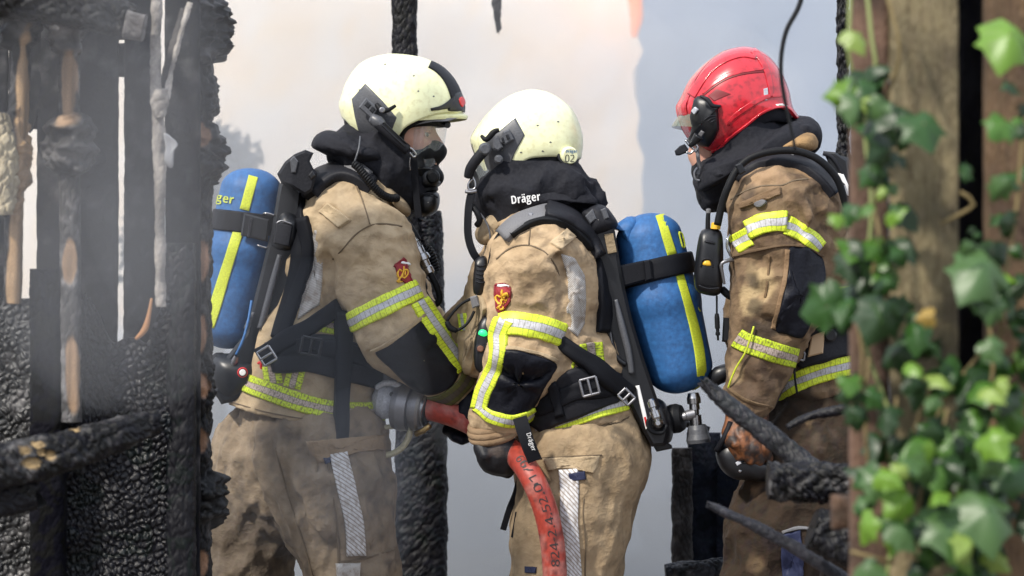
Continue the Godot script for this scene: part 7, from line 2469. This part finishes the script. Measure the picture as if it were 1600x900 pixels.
# ---------------------------------------------------------------- the scene
func _ready() -> void:
	# camera
	var cam := Camera3D.new()
	cam.name = "camera"
	cam.position = EYE
	cam.near = 0.1
	cam.far = 400.0
	var lens := CameraAttributesPhysical.new()
	lens.frustum_focal_length = 12.0 / (0.75 / 7.0)
	lens.frustum_focus_distance = 6.88
	lens.frustum_near = 0.1
	lens.frustum_far = 400.0
	lens.exposure_aperture = 3.6
	cam.attributes = lens
	cam.fov = rad_to_deg(2.0 * atan(0.75 / 7.0))
	add_child(cam)
	cam.current = true
	# sky, air and exposure
	var around := WorldEnvironment.new()
	around.name = "surroundings"
	var env := Environment.new()
	env.background_mode = Environment.BG_SKY
	var sky := Sky.new()
	var air := ProceduralSkyMaterial.new()
	air.sky_top_color = Color(0.86, 0.90, 0.97)
	air.sky_horizon_color = Color(0.90, 0.91, 0.94)
	air.sky_curve = 0.3
	air.ground_bottom_color = Color(0.30, 0.29, 0.28)
	air.ground_horizon_color = Color(0.60, 0.60, 0.60)
	air.sun_angle_max = 1.0
	sky.sky_material = air
	env.sky = sky
	env.tonemap_mode = Environment.TONE_MAPPER_LINEAR
	env.tonemap_exposure = 1.55
	env.volumetric_fog_enabled = true
	env.volumetric_fog_density = 0.0
	env.sdfgi_enabled = true
	env.ssao_enabled = true
	env.ssil_enabled = true
	around.environment = env
	add_child(around)
	# a veiled sun, high and a little to the left, on the camera's side
	var sun := DirectionalLight3D.new()
	sun.name = "sun"
	sun.light_color = Color(1.0, 0.97, 0.92)
	sun.light_energy = 1.05
	sun.light_angular_distance = 4.0
	sun.shadow_enabled = true
	add_child(sun)
	sun.position = Vector3(-4.5, 8, 5)
	sun.look_at(Vector3(0.2, 1.2, 0))

	make_materials()
	build_setting()
	build_people()
	# smoke: a deep bank behind the figures, thinner drifts before the lower left
	smoke_bank(Vector3(0, 1.6, -3.3), Vector3(13, 4.2, 3.6), 0.10, Color(0.95, 0.96, 0.98), true)
	smoke_bank(Vector3(0.2, 0.0, -3.3), Vector3(11, 2.3, 3.6), 0.6, Color(0.92, 0.95, 0.99))
	var puffs := RandomNumberGenerator.new()
	puffs.seed = 7
	for e in [[420, 60, -2.4, 1.5, 1.1, 0.5], [620, 260, -3.6, 1.6, 1.3, 0.5], [860, 560, -2.8, 1.7, 1.6, 0.55], [760, 150, -4.2, 1.2, 0.9, 0.4], [1040, 330, -2.2, 1.1, 1.5, 0.5], [940, 480, -1.5, 0.8, 0.9, 0.45], [420, 420, -1.9, 1.2, 1.3, 0.45], [700, 760, -1.6, 0.9, 0.8, 0.5], [1150, 120, -3.0, 1.6, 1.4, 0.4], [980, 820, -1.4, 0.8, 0.6, 0.5], [560, -20, -3.2, 1.7, 0.8, 0.5], [480, 330, -1.4, 0.7, 0.8, 0.7], [690, 420, -1.2, 0.45, 0.7, 0.8], [1010, 650, -1.1, 0.5, 0.5, 0.9], [740, 620, -1.0, 0.4, 0.5, 0.9], [1080, 200, -1.6, 0.8, 0.7, 0.6], [850, 90, -1.8, 0.9, 0.5, 0.6], [520, 700, -1.2, 0.6, 0.9, 0.6]]:
		smoke_bank(at(e[0], e[1], e[2]), Vector3(e[3], e[4], 0.9), e[5] * 0.5, Color(0.95, 0.96, 0.98))
	smoke_bank(at(560, 760, 0.3), Vector3(0.34, 0.5, 0.3), 0.3, Color(0.92, 0.94, 0.98))
	smoke_bank(at(240, 180, 1.25), Vector3(0.35, 0.9, 0.3), 0.3, Color(0.92, 0.93, 0.95))
	smoke_bank(at(90, 330, 1.35), Vector3(0.6, 0.9, 0.4), 0.14, Color(0.92, 0.93, 0.95))
	smoke_bank(at(190, 470, 1.3), Vector3(0.5, 0.5, 0.4), 0.14, Color(0.92, 0.93, 0.95))
	smoke_bank(at(110, 430, 1.35), Vector3(0.4, 0.6, 0.3), 0.12, Color(0.92, 0.93, 0.95))
	smoke_bank(at(640, 600, 0.35), Vector3(0.22, 0.3, 0.2), 0.07, Color(0.92, 0.94, 0.98))
	smoke_bank(at(480, 640, 0.42), Vector3(0.62, 0.75, 0.4), 0.2, Color(0.9, 0.92, 0.95))
	smoke_bank(at(200, 280, 1.3), Vector3(0.7, 1.0, 0.5), 0.2, Color(0.9, 0.9, 0.92))
